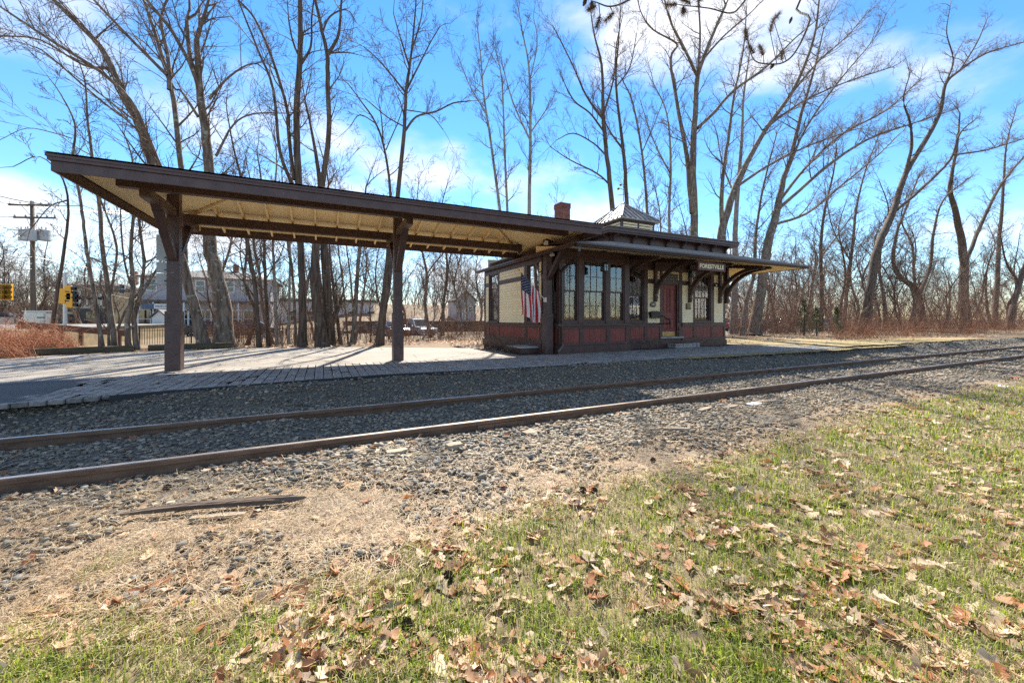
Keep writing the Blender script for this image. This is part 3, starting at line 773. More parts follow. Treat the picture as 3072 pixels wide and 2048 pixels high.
window(FR, *wA, 4, 2); window(FR, *wB, 4, 2)
# door
mb = MB(); FR.box(mb, 11.74, 12.53, -0.12, -0.075, 0.40, 2.395); door = mb.build('door', M_RED, st)
for (a, b_) in ((11.80, 12.08), (12.19, 12.47)):
    for (z0, z1) in ((0.66, 1.10), (1.32, 2.27)):
        mb = MB()
        for q in ((a, a+0.025, z0, z1), (b_-0.025, b_, z0, z1), (a+0.025, b_-0.025, z0, z0+0.025), (a+0.025, b_-0.025, z1-0.025, z1)): FR.box(mb, q[0], q[1], -0.0745, -0.055, q[2], q[3])
        mb.build('panel_moulding', M_RED, door, 0.004)
        mb = MB(); FR.box(mb, a+0.06, b_-0.06, -0.0745, -0.062, z0+0.06, z1-0.06); mb.build('door_panel', M_RED, door, 0.01)
mb = MB(); FR.box(mb, 11.76, 12.51, -0.0745, -0.068, 0.41, 0.585); mb.build('kick_plate', M_BRASS, door)
MB().lathe((11.79, SY0+0.045, 1.15), [(0.012, 0.03), (0.014, 0), (0.03, -0.015), (0.033, -0.03), (0.02, -0.045)], 12, axis='y').build('door_knob', M_BRASS, door, smooth=True)
mb = MB(); FR.box(mb, 11.775, 11.805, -0.0745, -0.066, 1.04, 1.19); mb.build('lock_plate', M_WHITE, door)
for q in ((11.70, 11.738, 0.40, 2.43), (12.532, 12.60, 0.40, 2.43), (11.738, 12.532, 2.397, 2.43)):
    mb = MB(); FR.box(mb, q[0], q[1], -0.13, 0.004, q[2], q[3]); mb.build('door_frame', M_BROWN, st)
mb = MB(); FR.box(mb, 11.58, 12.80, -0.10, 0.09, 0.332, 0.395); mb.build('threshold', M_STONE, st, 0.006)
# --- left end wall
l1 = (14.22, 15.10, 0.99, 2.90); l2 = (11.00, 11.76, 0.99, 2.90)
wl_ = walled(LF, 10.80, SY1, 0, 3.20, [l1, l2]).build('wall', M_BROWN, st)
for (a, b_) in ((11.99, 14.09), (15.19, 15.50)):
    clapboards(LF, wl_, a, b_, 0.95, 2.41); fishscales(LF, wl_, a, b_, 2.565, 2.885)
clapboards(LF, wl_, 10.86, 10.96, 0.95, 2.89)
for (a, b_) in ((15.20, 15.50), (14.24, 15.09), (11.99, 14.08), (10.95, 11.80)): redboards(LF, wl_, a, b_, 0.42, 0.80)
trim(LF, wl_, 10.80, SY1, 2.89, 3.19, 0.022)
for (a, b_) in ((15.505, 15.66), (15.11, 15.185), (14.095, 14.215), (11.77, 11.985), (10.965, 11.0)): trim(LF, wl_, a, b_, 0.945, 2.8895)
for (a, b_) in ((11.99, 14.09), (15.19, 15.50)): trim(LF, wl_, a, b_, 2.415, 2.56, 0.026)
trim(LF, wl_, 10.80, 15.66, 0.805, 0.9445, 0.034); trim(LF, wl_, 10.80, 15.66, 0.27, 0.415, 0.030)
for (a, b_) in ((15.505, 15.66), (15.095, 15.195), (14.085, 14.235), (11.805, 11.985)): trim(LF, wl_, a, b_, 0.4155, 0.8045, 0.028)
mb = MB(); LF.box(mb, 10.76, 15.74, 0.0, 0.08, -0.02, 0.269); mb.build('skirt_board', M_BROWN, st, 0.006)
window(LF, *l1, 1, 1, blind=True); window(LF, *l2, 1, 1)
# --- bay
bays = ((6.76, 7.31, 0.99, 2.96), (7.51, 8.40, 0.99, 2.96), (8.57, 9.20, 0.99, 2.96))
wbay = walled(BF, BX0+0.10, BX1, 0.0, 3.30, bays, -0.10, 0).build('bay_wall', M_BROWN, st)
for q, c in zip(bays, (2, 3, 2)): window(BF, *q, c, 2, sill=False)
for (a, b_) in ((6.76, 7.355), (7.53, 8.42), (8.60, 9.23)): redboards(BF, wbay, a, b_, 0.325, 0.77, 0.22)
trim(BF, wbay, BX0, BX1+0.02, 2.965, 3.29, 0.022)
for (a, b_) in ((BX0, 6.755), (7.315, 7.505), (8.405, 8.565), (9.205, BX1+0.02)): trim(BF, wbay, a, b_, 0.935, 2.9645)
for (a, b_) in ((BX0, 6.755), (7.36, 7.525), (8.425, 8.595), (9.235, BX1)): trim(BF, wbay, a, b_, 0.325, 0.8)
mb = MB(); BF.box(mb, BX0-0.06, BX1+0.06, 0.0, 0.09, 0.85, 0.93); mb.build('sill', M_BROWN, st, 0.006)
trim(BF, wbay, BX0, BX1+0.015, 0.775, 0.8495, 0.036); trim(BF, wbay, BX0, BX1+0.01, 0.24, 0.3245, 0.030)
mb = MB(); mb.box(BX0-0.05, BX1+0.06, BY-0.045, SY0-0.08, -0.02, 0.235); mb.build('skirt_board', M_BROWN, st, 0.006)
bw = walled(BL, BY, 10.79, 0.0, 3.30, [(10.40, 10.76, 0.99, 2.96)], -0.10, 0).build('bay_wall', M_BROWN, st)
window(BL, 10.40, 10.76, 0.99, 2.96, 1, 2, sill=False)
redboards(BL, bw, 10.42, 10.76, 0.325, 0.77); trim(BL, bw, BY, 10.80, 0.775, 0.93, 0.05)
MB().box(BX1-0.10, BX1, BY+0.001, SY0, 0.0, 3.30).build('bay_wall', M_BROWN, st)
MB().add([(BX0, BY, 3.28), (BX1, BY, 3.28), (BX1, SY0, 3.40), (BX0, SY0, 3.40)], [(0, 1, 2, 3)]).build('bay_ceiling', M_INNER, st)
# --- other walls, floor, inner lining
mb = MB(); mb.box(SX1-0.14, SX1, SY0+0.001, SY1, 0, 3.6); wr_ = mb.build('wall', M_BROWN, st)
mb = MB(); mb.box(SX0+0.141, SX1-0.141, SY1-0.14, SY1-0.001, 0, 1.0).box(SX0+0.141, SX1-0.141, SY1-0.14, SY1-0.001, 2.9, 3.6)
for (a, b_) in ((SX0+0.141, 7.6), (8.6, 10.4), (11.4, 13.2), (14.2, SX1-0.141)): mb.box(a, b_, SY1-0.14, SY1-0.001, 1.0, 2.9)
mb.build('wall', M_INNER, st)
for (a, b_) in ((7.6, 8.6), (10.4, 11.4), (13.2, 14.2)):
    bwin = MB().box(a, a+0.05, SY1-0.1, SY1-0.05, 1.0, 2.9).box(b_-0.05, b_, SY1-0.1, SY1-0.05, 1.0, 2.9).box(a+0.05, b_-0.05, SY1-0.1, SY1-0.05, 1.92, 1.98).build('window', M_BROWN, st)
    MB().add([(a, SY1-0.075, 1.0), (b_, SY1-0.075, 1.0), (b_, SY1-0.075, 2.9), (a, SY1-0.075, 2.9)], [(0, 1, 2, 3)]).build('pane', M_GLASS, bwin)
MB().box(SX0+0.142, SX1-0.142, SY0-0.001+0.142, SY1-0.142, 0.30, 0.36).build('floor', M_INFLOOR, st)
MB().box(BX0+0.11, BX1-0.11, BY+0.11, SY0+0.12, 0.30, 0.36).build('floor', M_INFLOOR, st)
MB().box(SX0+0.142, SX1-0.142, SY0+0.142, SY1-0.142, 3.42, 3.46).build('inner_ceiling', M_INNER, st)
MB().box(9.55, 9.63, SY0+0.15, SY1-0.15, 0.361, 3.419).build('inner_wall', M_INNER, st)
# --- soffit and lower roof
sof = MB()
zE = 3.055
def sz(d): return zE + 0.16*d
sof.add([(EX0, EY0, zE), (EX1, EY0, zE), (SX1+0.02, SY0-0.02, sz(SY0-EY0)), (EX0, SY0-0.02, sz(SY0-EY0))], [(3, 2, 1, 0)])
sof.add([(EX1, EY0, zE), (EX1, EY1, zE), (SX1+0.02, EY1, sz(SY0-EY0)), (SX1+0.02, SY0-0.02, sz(SY0-EY0))], [(3, 2, 1, 0)])
sof.add([(EX0, EY0, zE), (EX0, SY0-0.02, sz(SY0-EY0)), (EX0, SY0-0.02, 3.15), (EX0, EY0, 3.15)], [(0, 1, 2, 3)])
sof.build('soffit', M_CEIL, st)
CX0, CXR, CYF, CYB = 9.22, 15.24, 10.95, 15.5
r0 = [(EX0-0.02, EY0-0.02, 3.165), (EX1+0.02, EY0-0.02, 3.165), (EX1+0.02, EY1, 3.165), (EX0-0.02, EY1, 3.165)]
r1 = [(CX0, CYF, 3.80), (CXR+0.04, CYF, 3.80), (CXR+0.04, CYB, 3.80), (CX0, CYB, 3.80)]
MB().add(r0+r1, [(0, 1, 5, 4), (1, 2, 6, 5), (2, 3, 7, 6), (3, 0, 4, 7)]).build('roof', M_SHINGLE, st)
# shingle courses along the front roof slope
for i in range(13):
    f0, f1 = i/13, (i+1)/13
    A = [Vector(r0[0]).lerp(Vector(r1[0]), f0), Vector(r0[1]).lerp(Vector(r1[1]), f0), Vector(r0[1]).lerp(Vector(r1[1]), f1), Vector(r0[0]).lerp(Vector(r1[0]), f1)]
    up = Vector((0, 0, 1))
    MB().hexa([A[0]+up*0.001, A[1]+up*0.001, A[2]+up*0.001, A[3]+up*0.001, A[0]+up*0.016, A[1]+up*0.016, A[2]+up*0.003, A[3]+up*0.003]).build('shingle_course', M_SHINGLE, st)
# eave fascia, gutter, downspout
MB().box(EX0, EX1, EY0, EY0+0.03, 3.045, 3.15).build('fascia_board', M_BROWN, st)
MB().box(EX1-0.03, EX1, EY0+0.031, EY1, 3.045, 3.15).build('fascia_board', M_BROWN, st)
MB().box(EX0-0.03, EX0, EY0, EY1, 3.06, 3.175).build('fascia_board', M_BROWN_WORN, st)
MB().box(EX0-0.06, EX0-0.03, EY0, EY1, 3.105, 3.18).build('eave_trim', M_BROWN_WORN, st)
gut = MB()
prof = [(0.0, 3.150), (0.0, 3.052), (-0.075, 3.050), (-0.092, 3.085), (-0.115, 3.110), (-0.115, 3.152), (-0.108, 3.152), (-0.105, 3.116), (-0.082, 3.09), (-0.068, 3.06), (-0.008, 3.06), (-0.008, 3.150)]
gut.prism([(EY0-0.001+y, z) for y, z in prof], 'x', EX0-0.02, EX1+0.05)
M_GUTTER = plain('brown_enamel', (0.062, 0.040, 0.036), 0.22)
gutter = gut.build('gutter', M_GUTTER, st)
gs = MB(); gs.prism([(EX1+0.001-y, z) for y, z in prof], 'y', EY0, EY1); gs.build('gutter', M_GUTTER, st)
dp = [(6.30, EY0-0.05, 3.04), (6.30, EY0-0.05, 2.93), (6.34, EY0+0.05, 2.83), (6.66, BY-0.12, 2.60), (6.68, BY-0.06, 2.52), (6.68, BY-0.06, 0.34), (6.66, BY-0.10, 0.24), (6.52, BY-0.13, 0.12), (6.46, BY-0.14, 0.08)]
MB().tube(dp, 0.045, 4).build('downspout', M_GUTTER, gutter)
# brackets under the eaves
def bracket(xb):
    y0 = SY0-0.03
    g = MB(); w = 0.055
    arc = [(y0-0.10 - 1.62*(1-math.cos(math.radians(t))), 2.02 + 1.02*math.sin(math.radians(t))) for t in range(8, 91, 9)]
    arc2 = [(y0-0.0 - 1.70*(1-math.cos(math.radians(t))) - 0.02, 2.20 + 0.98*math.sin(math.radians(t))) for t in range(90, 7, -9)]
    # wall leg, arm and curved brace are one sawn piece each
    b0 = MB().prism([(y0, 1.86), (y0-0.10, 1.90), (y0-0.10, 3.30), (y0, 3.36)], 'x', xb-w, xb+w).build('bracket', M_BROWN, st, 0.004)
    MB().prism([(y0-0.10, 3.20), (y0-1.80, 2.965), (y0-1.86, 2.985), (y0-1.86, 3.035), (y0-1.80, 3.08), (y0-0.10, 3.355)], 'x', xb-w+0.002, xb+w-0.002).build('bracket_arm', M_BROWN, b0, 0.004)
    pts = []
    n_ = 11
    for i in range(n_):
        t = i/(n_-1); yy = -0.06 - 1.58*(t**1.55); zz = 2.02 + (3.02-2.02)*math.sin(t*math.pi/2)**0.95
        pts.append((y0+yy, zz))
    low, upp = [], []
    for i, (yy, zz) in enumerate(pts):
        a = pts[max(0, i-1)]; b_ = pts[min(n_-1, i+1)]; d = math.hypot(b_[0]-a[0], b_[1]-a[1]); nx, nz_ = (b_[1]-a[1])/d, -(b_[0]-a[0])/d
        h = 0.075 - 0.015*i/(n_-1)
        low.append((yy-nx*h, zz-nz_*h)); upp.append((yy+nx*h, zz+nz_*h))
    mbr = MB()
    for i in range(n_-1): mbr.prism([low[i], low[i+1], upp[i+1], upp[i]], 'x', xb-w+0.006, xb+w-0.006)
    mbr.build('curved_brace', M_BROWN, b0)
    foot = MB()
    foot.prism([(y0, 1.72), (y0-0.07, 1.73), (y0-0.11, 1.79), (y0-0.09, 1.84), (y0-0.12, 1.87), (y0-0.12, 1.94), (y0, 1.94)], 'x', xb-w-0.008, xb+w+0.008)
    foot.build('bracket_foot', M_BROWN, b0, 0.008)
for xb in (9.62, 11.30, 13.15, 14.93, 15.37): bracket(xb)
# --- clerestory with small cornice brackets
MB().box(CX0, CXR, CYF, CYB, 3.70, 4.12).build('clerestory_wall', M_BROWN, st)
ox0, ox1, oy0, oy1 = 8.85, 15.60, 10.62, 15.85
MB().box(ox0, ox1, oy0, oy1, 4.05, 4.105).build('cornice_board', M_BROWN, st, 0.004)
MB().box(ox0-0.03, ox1+0.03, oy0-0.03, oy1+0.03, 4.106, 4.225).build('cornice_trim', M_BROWN, st, 0.01)
for i in range(8):
    xb = 9.30 + (15.20-9.30)*i/7
    p = [(CYF-0.001, 4.049), (CYF-0.24, 4.049), (CYF-0.24, 4.005), (CYF-0.17, 3.99), (CYF-0.11, 3.95), (CYF-0.075, 3.88), (CYF-0.085, 3.82), (CYF-0.06, 3.79), (CYF-0.001, 3.79)]
    cb = MB().prism(p, 'x', xb-0.035, xb+0.035).build('cornice_bracket', M_BROWN, st, 0.004)
for i in range(5):
    yb = CYF + 0.15 + i*0.95
    p = [(CX0-0.001, 4.049), (CX0-0.24, 4.049), (CX0-0.24, 4.005), (CX0-0.17, 3.99), (CX0-0.11, 3.95), (CX0-0.075, 3.88), (CX0-0.085, 3.82), (CX0-0.06, 3.79), (CX0-0.001, 3.79)]
    MB().prism(p, 'y', yb-0.035, yb+0.035).build('cornice_bracket', M_BROWN, st, 0.004)
uz0, uz1 = 4.228, 4.72
ux, uy = 11.9, 13.25
top = [(ox0-0.06, oy0-0.06, uz0), (ox1+0.06, oy0-0.06, uz0), (ox1+0.06, oy1+0.06, uz0), (ox0-0.06, oy1+0.06, uz0), (11.0, uy, uz1), (13.2, uy, uz1)]
MB().add(top, [(0, 1, 5, 4), (1, 2, 5), (2, 3, 4, 5), (3, 0, 4)]).build('upper_roof', M_SHINGLE, st)
k = 0
xx = ox0 - 0.06
while xx < ox1:
    w = 0.30
    MB().box(xx+0.004, min(xx+w, ox1+0.06)-0.004, oy0-0.075, oy0+0.22, uz0+0.004, uz0+0.028+0.006*(k % 2)).build('edge_shingle', M_SHINGLE, st); xx += w; k += 1
# --- cupola
cx_, cy_, ew, ee = 11.62, 13.05, 0.88, 1.06
zb_, zt_ = 4.3, 5.06
cup = MB()
for sx in (-1, 1):
    for sy in (-1, 1): cup.box(cx_+sx*ew-0.09*(sx > 0), cx_+sx*ew+0.09*(sx < 0), cy_+sy*ew-0.09*(sy > 0), cy_+sy*ew+0.09*(sy < 0), zb_, zt_)
cup.box(cx_-0.045, cx_+0.045, cy_-ew, cy_-ew+0.09, zb_, zt_).box(cx_-ew, cx_-ew+0.09, cy_-0.045, cy_+0.045, zb_, zt_)
cup.box(cx_-ew+0.10, cx_+ew-0.10, cy_-ew+0.10, cy_+ew-0.10, zb_, zt_-0.002)
cup.box(cx_-ew-0.01, cx_+ew+0.01, cy_-ew-0.01, cy_+ew+0.01, 4.985, 5.075)
cupo = cup.build('cupola', M_BROWN, st)
for (a, b_) in ((-0.79, -0.05), (0.05, 0.79)):
    for i in range(6):
        z = 4.36 + i*0.105
        MB().hexa([(cx_+a, cy_-ew+0.005, z), (cx_+b_, cy_-ew+0.005, z), (cx_+b_, cy_-ew+0.095, z+0.05), (cx_+a, cy_-ew+0.095, z+0.05),
                   (cx_+a, cy_-ew+0.005, z+0.075), (cx_+b_, cy_-ew+0.005, z+0.075), (cx_+b_, cy_-ew+0.095, z+0.095), (cx_+a, cy_-ew+0.095, z+0.095)]).build('louvre_slat', M_CREAM, cupo)
        MB().hexa([(cx_-ew+0.005, cy_+a, z), (cx_-ew+0.095, cy_+a, z+0.05), (cx_-ew+0.095, cy_+b_, z+0.05), (cx_-ew+0.005, cy_+b_, z),
                   (cx_-ew+0.005, cy_+a, z+0.075), (cx_-ew+0.095, cy_+a, z+0.095), (cx_-ew+0.095, cy_+b_, z+0.095), (cx_-ew+0.005, cy_+b_, z+0.075)]).build('louvre_slat', M_CREAM, cupo)
zt2, za = 5.085, 5.97
ap = Vector((cx_, cy_, za))
cs = [Vector((cx_-ee, cy_-ee, zt2)), Vector((cx_+ee, cy_-ee, zt2)), Vector((cx_+ee, cy_+ee, zt2)), Vector((cx_-ee, cy_+ee, zt2))]
cr = MB().add([*cs, ap, *[c - Vector((0, 0, 0.04)) for c in cs]], [(0, 1, 4), (1, 2, 4), (2, 3, 4), (3, 0, 4), (5, 6, 1, 0), (6, 7, 2, 1), (7, 8, 3, 2), (8, 5, 0, 3), (8, 7, 6, 5)]).build('cupola_roof', M_METALROOF, st)
for (c0, c1) in ((0, 1), (3, 0), (1, 2)):
    A, B = cs[c0], cs[c1]; mid = (A+B)/2; nn = (B-A).cross(ap-A).normalized()
    if nn.z < 0: nn = -nn
    for i in range(1, 8):
        f = i/8; p0 = A.lerp(B, f); run = 1-abs(2*f-1); p1 = p0 + (ap-mid)*run*0.97
        MB().beam(p0+nn*0.02, p1+nn*0.02, 0.028, 0.045, nn).build('roof_seam', M_METALROOF, cr)
for c in cs: MB().beam(c+Vector((0, 0, 0.03)), ap+Vector((0, 0, 0.03)), 0.11, 0.04).build('hip_cap', M_METALROOF, cr)
MB().lathe((cx_, cy_, za), [(0.10, -0.02), (0.07, 0.06), (0.02, 0.10), (0.012, 0.12)], 10).build('finial_cap', M_METALROOF, cr)
wv = thing('weather_vane', 'thin rusty weather vane rod with ball and arrow on top of the cupola', 'weather vane', (cx_, cy_, za))
M_RUST = plain('rusty_iron', (0.12, 0.055, 0.03), 0.8)
MB().tube([(cx_, cy_, za+0.08), (cx_, cy_, za+1.05)], [0.014, 0.008], 6).build('rod', M_RUST, wv)
MB().tube([(cx_-0.30, cy_-0.1, za+0.62), (cx_+0.30, cy_+0.1, za+0.62)], 0.011, 6).build('arrow', M_RUST, wv)
MB().tube([(cx_-0.12, cy_+0.2, za+0.42), (cx_+0.12, cy_-0.2, za+0.42)], 0.010, 6).build('cross_arm', M_RUST, wv)
for (dx, dz) in ((-0.16, 0.80), (0.05, 0.74), (-0.28, 0.62)):
    MB().lathe((cx_+dx, cy_, za+dz), [(0.0, -0.05), (0.042, -0.03), (0.055, 0), (0.042, 0.03), (0.0, 0.05)], 10).build('ball', M_RUST, wv, smooth=True)
# --- chimney, brick by brick
hx, hy, hw = 8.52, 13.05, 0.225
chim = MB().box(hx-hw+0.012, hx+hw-0.012, hy-hw+0.012, hy+hw-0.012, 3.5, 5.53).build('chimney', M_MORTAR, st)
bl, bh = 0.19, 0.0665
z = 4.45; row = 0
bricks = {}
while z < 5.53:
    top3 = z > 5.36
    g = 0.018 if top3 else 0.0
    for side in range(4):
        off = 0 if (row + side) % 2 else bl/2
        a = -hw - g
        edges = [a] + [v for v in np.arange(a+off if off else a+bl, hw+g-0.02, bl)] + [hw+g]
        for e0, e1 in zip(edges[:-1], edges[1:]):
            if e1-e0 < 0.03: continue
            t0, t1 = e0+0.006, e1-0.006
            o_, i_ = hw+g, hw-0.03
            if side == 0: q = (hx+t0, hx+t1, hy-o_, hy-i_)
            elif side == 1: q = (hx+i_, hx+o_, hy+max(t0, -hw+0.034), hy+min(t1, hw-0.034))
            elif side == 2: q = (hx+t0, hx+t1, hy+i_, hy+o_)
            else: q = (hx-o_, hx-i_, hy+max(t0, -hw+0.034), hy+min(t1, hw-0.034))
            if q[1] > q[0] and q[3] > q[2]: MB().box(*q, z+0.005, z+bh-0.005).build('brick', M_BRICK, chim)
    z += bh; row += 1
MB().box(hx-0.2, hx+0.2, hy-0.2, hy+0.2, 5.531, 5.56).build('flue', M_MORTAR, chim)

# ================================================================== things on the station
def text_mesh(body, size, weight=0.0):
    cu = bpy.data.curves.new('lettering', 'FONT'); cu.body = body; cu.size = size; cu.align_x = 'CENTER'; cu.align_y = 'CENTER'
    cu.extrude = 0.003; cu.offset = weight; cu.resolution_u = 3
    o = bpy.data.objects.new('tmp', cu); COL.objects.link(o)
    bpy.context.view_layer.update()
    me = bpy.data.meshes.new_from_object(o.evaluated_get(bpy.context.evaluated_depsgraph_get()))
    bpy.data.objects.remove(o); return me
def lettering(body, size, mat, loc, parent, weight=0.0, sx=1.0, maxw=None, rot=(math.pi/2, 0, 0)):
    me = text_mesh(body, size, weight); me.materials.clear(); me.materials.append(mat); me.name = 'lettering'
    co = np.zeros(len(me.vertices)*3); me.vertices.foreach_get('co', co); co = co.reshape(-1, 3)
    if maxw: sx = maxw/(co[:, 0].max()-co[:, 0].min())
    co[:, 0] *= sx; me.vertices.foreach_set('co', co.ravel())
    o = bpy.data.objects.new('lettering', me); o.rotation_euler = rot; o.location = loc
    return link(o, parent)
M_LETTER = plain('cream_letter_paint', (0.80, 0.70, 0.42), 0.5)
M_SIGNRED = plain('sign_border_red', (0.15, 0.032, 0.025), 0.5)
sg = thing('station_sign', 'brown hanging station name sign with cream letters reading FORESTVILLE', 'sign', (11.37, 8.9, 2.7))
sy = 8.93
MB().box(11.10, 12.42, sy, sy+0.035, 2.695, 2.945).build('board', M_BROWN, sg, 0.004)
for q in ((11.09, 12.43, 2.685, 2.712), (11.09, 12.43, 2.928, 2.955), (11.09, 11.117, 2.7125, 2.9275), (12.403, 12.43, 2.7125, 2.9275)):
    MB().box(q[0], q[1], sy-0.012, sy+0.034, q[2], q[3]).build('border', M_SIGNRED, sg)
lettering('FORESTVILLE', 0.19, M_LETTER, (11.76, sy-0.004, 2.82), sg, 0.006, maxw=1.19)
for xh in (11.25, 12.27): MB().tube([(xh, sy+0.017, 2.95), (xh, sy+0.017, 3.075)], 0.006, 6).build('hook', M_BLACK, sg)

def lantern(x, y, zt, drop, label):
    t = thing('lantern', label, 'lantern', (x, y, zt-drop-0.36), 'lanterns hanging under the station eaves')
    MB().lathe((x, y, zt-0.035), [(0.03, 0.0), (0.075, 0.012), (0.085, 0.035)], 14).build('ceiling_plate', M_BRONZE, t)
    MB().tube([(x, y, zt-0.03), (x, y, zt-drop)], 0.006, 6).build('chain', M_BRONZE, t)
    z1 = zt-drop
    MB().lathe((x, y, z1), [(0.012, 0.0), (0.03, -0.04), (0.028, -0.07), (0.06, -0.09), (0.115, -0.14), (0.12, -0.15)], 8).build('cap', M_BRONZE, t)
    a = 0.088; zb, zu = z1-0.36, z1-0.15
    fr = MB()
    for sx in (-1, 1):
        for sy_ in (-1, 1): fr.box(x+sx*a-0.008, x+sx*a+0.008, y+sy_*a-0.008, y+sy_*a+0.008, zb, zu)
    for zz in (zb, (zb+zu)/2, zu-0.012):
        fr.box(x-a, x+a, y-a-0.006, y-a+0.006, zz, zz+0.012).box(x-a, x+a, y+a-0.006, y+a+0.006, zz, zz+0.012).box(x-a-0.006, x-a+0.006, y-a, y+a, zz, zz+0.012).box(x+a-0.006, x+a+0.006, y-a, y+a, zz, zz+0.012)
    fr.box(x-0.006, x+0.006, y-a-0.005, y-a+0.005, zb, zu).box(x-a-0.005, x-a+0.005, y-0.006, y+0.006, zb, zu).box(x-a, x+a, y-a, y+a, zb-0.012, zb)
    fr.build('cage', M_BRONZE, t)
    MB().add([(x-a+.01, y-a+.01, zb), (x+a-.01, y-a+.01, zb), (x+a-.01, y+a-.01, zb), (x-a+.01, y+a-.01, zb), (x-a+.01, y-a+.01, zu), (x+a-.01, y-a+.01, zu), (x+a-.01, y+a-.01, zu), (x-a+.01, y+a-.01, zu)], [(0,1,5,4),(1,2,6,5),(2,3,7,6),(3,0,4,7)]).build('glass', M_GLASS, t)
    MB().lathe((x, y, zb), [(0.02, 0.0), (0.02, 0.06), (0.035, 0.10), (0.03, 0.14), (0.0, 0.16)], 10).build('bulb', M_WHITE, t, smooth=True)
lantern(7.97, 9.80, 3.205, 0.27, 'bronze lantern hanging in front of the bay window')
lantern(12.05, 9.95, 3.23, 0.27, 'bronze lantern hanging between the door and the right window')

mbx = thing('mailbox', 'black wall mailbox with curved lid left of the red door', 'mailbox', (11.25, 11.0, 1.1))
mp_ = [(SY0-0.03, 1.12), (SY0-0.14, 1.12), (SY0-0.15, 1.16), (SY0-0.15, 1.28), (SY0-0.03, 1.30)]
MB().prism([(11.03, 1.13), (11.06, 1.11), (11.44, 1.11), (11.47, 1.13), (11.48, 1.28), (11.02, 1.28)], 'y', SY0-0.15, SY0-0.03).build('box', M_BLACK, mbx, 0.008)
MB().prism([(10.99, 1.27), (11.51, 1.27), (11.51, 1.32), (11.44, 1.355), (11.36, 1.375), (11.14, 1.375), (11.06, 1.355), (10.99, 1.32)], 'y', SY0-0.17, SY0-0.03).build('lid', M_BLACK, mbx, 0.01)
pl = thing('date_plaque', 'oval black date plaque reading 1881 above the mailbox', 'plaque', (11.22, 11.0, 1.55))
MB().prism([(11.22+0.148*math.cos(a), 1.62+0.10*math.sin(a)) for a in np.linspace(0, 2*math.pi, 29)[:-1]], 'y', SY0-0.05, SY0-0.028).build('plate', M_BLACK, pl)
lettering('1881', 0.115, M_GALV, (11.22, SY0-0.052, 1.62), pl, 0.002)
pl = thing('bronze_plaque', 'small dark bronze text plaque on the siding right of the door', 'plaque', (13.1, 11.0, 1.46))
MB().box(12.97, 13.22, SY0-0.05, SY0-0.028, 1.455, 1.695).build('plate', M_BRONZE, pl, 0.004)
for i, wd in enumerate((0.17, 0.12, 0.18, 0.16, 0.17, 0.10)):
    MB().box(13.095-wd/2, 13.095+wd/2, SY0-0.053, SY0-0.0505, 1.655-i*0.032, 1.663-i*0.032).build('raised_line', M_BRASS, pl)
pl = thing('register_plaque', 'grey plaque above the door reading NATIONAL REGISTER OF HISTORIC PLACES', 'plaque', (12.2, 11.0, 2.58))
M_PLQ = plain('grey_plaque', (0.13, 0.13, 0.125), 0.5)
MB().box(11.89, 12.52, SY0-0.055, SY0-0.028, 2.585, 2.82).build('plate', M_PLQ, pl, 0.004)
lettering('NATIONAL REGISTER', 0.068, M_BRONZE, (12.205, SY0-0.057, 2.755), pl, 0.001, maxw=0.55)
lettering('OF HISTORIC PLACES', 0.068, M_BRONZE, (12.205, SY0-0.057, 2.655), pl, 0.001, maxw=0.55)
gr = thing('grab_rail', 'black bent pipe handrail beside the red door', 'handrail', (11.58, 11.0, 0.9))
MB().tube([(11.56, SY0-0.03, 1.20), (11.56, SY0-0.13, 1.21), (11.56, 10.53, 1.04), (11.56, 10.49, 0.99), (11.56, 10.49, 0.93), (11.56, 10.54, 0.905), (11.56, SY0-0.03, 0.90)], 0.019, 8).build('pipe', M_BLACK, gr, smooth=True)
for z in (1.20, 0.90): MB().lathe((11.56, SY0-0.028, z), [(0.04, 0.0), (0.04, -0.012)], 12, axis='y').build('flange', M_BLACK, gr)
cm = thing('security_camera', 'small white camera on the brown trim by the right window', 'camera', (14.72, 10.98, 2.47))
MB().lathe((14.72, SY0-0.035, 2.47), [(0.035, 0.0), (0.035, -0.02)], 10, axis='y').build('base', M_WHITE, cm)
MB().tube([(14.72, SY0-0.05, 2.47), (14.64, SY0-0.12, 2.46), (14.58, SY0-0.17, 2.45)], [0.02, 0.03, 0.032], 10).build('body', M_WHITE, cm, smooth=True)
stp = thing('stone_step', 'low grey stone step with reddish mat below the door', 'step', (12.55, 10.75, 0))
rs = random.Random(4)
xx = 11.92
while xx < 13.2:
    w = rs.uniform(0.16, 0.30); x1 = min(xx+w, 13.25)
    for (z0, z1) in ((-0.02, 0.075), (0.078, 0.15)):
        MB().box(xx+0.004, x1-0.004, 10.56+rs.uniform(-0.012, 0.012), 10.80, z0, z1+rs.uniform(-0.004, 0.004)).build('stone_block', M_STONE, stp, 0.012)
    MB().box(xx+0.004, x1-0.004, 10.803, 10.96, -0.02, 0.148).build('stone_block', M_STONE, stp, 0.012)
    xx = x1
M_MAT = noisy('door_mat', (0.10, 0.05, 0.035), (0.20, 0.11, 0.08), 30, 0.95)
dm = MB().box(12.1, 12.95, 10.60, 10.93, 0.157, 0.175).build('door_mat', M_MAT); tag(dm, 'flat reddish brown door mat on the stone step', 'mat')
# low wooden ramp edge beside the left wall
ds = thing('wood_step', 'low brown wooden step with pale top against the left station wall', 'step', (5.9, 11.6, 0))
MB().box(5.62, 6.21, 10.95, 11.9, 0.0, 0.165).build('riser', M_BROWN, ds)
MB().box(5.58, 6.215, 10.92, 11.93, 0.166, 0.20).build('tread', M_GREYPAINT, ds)

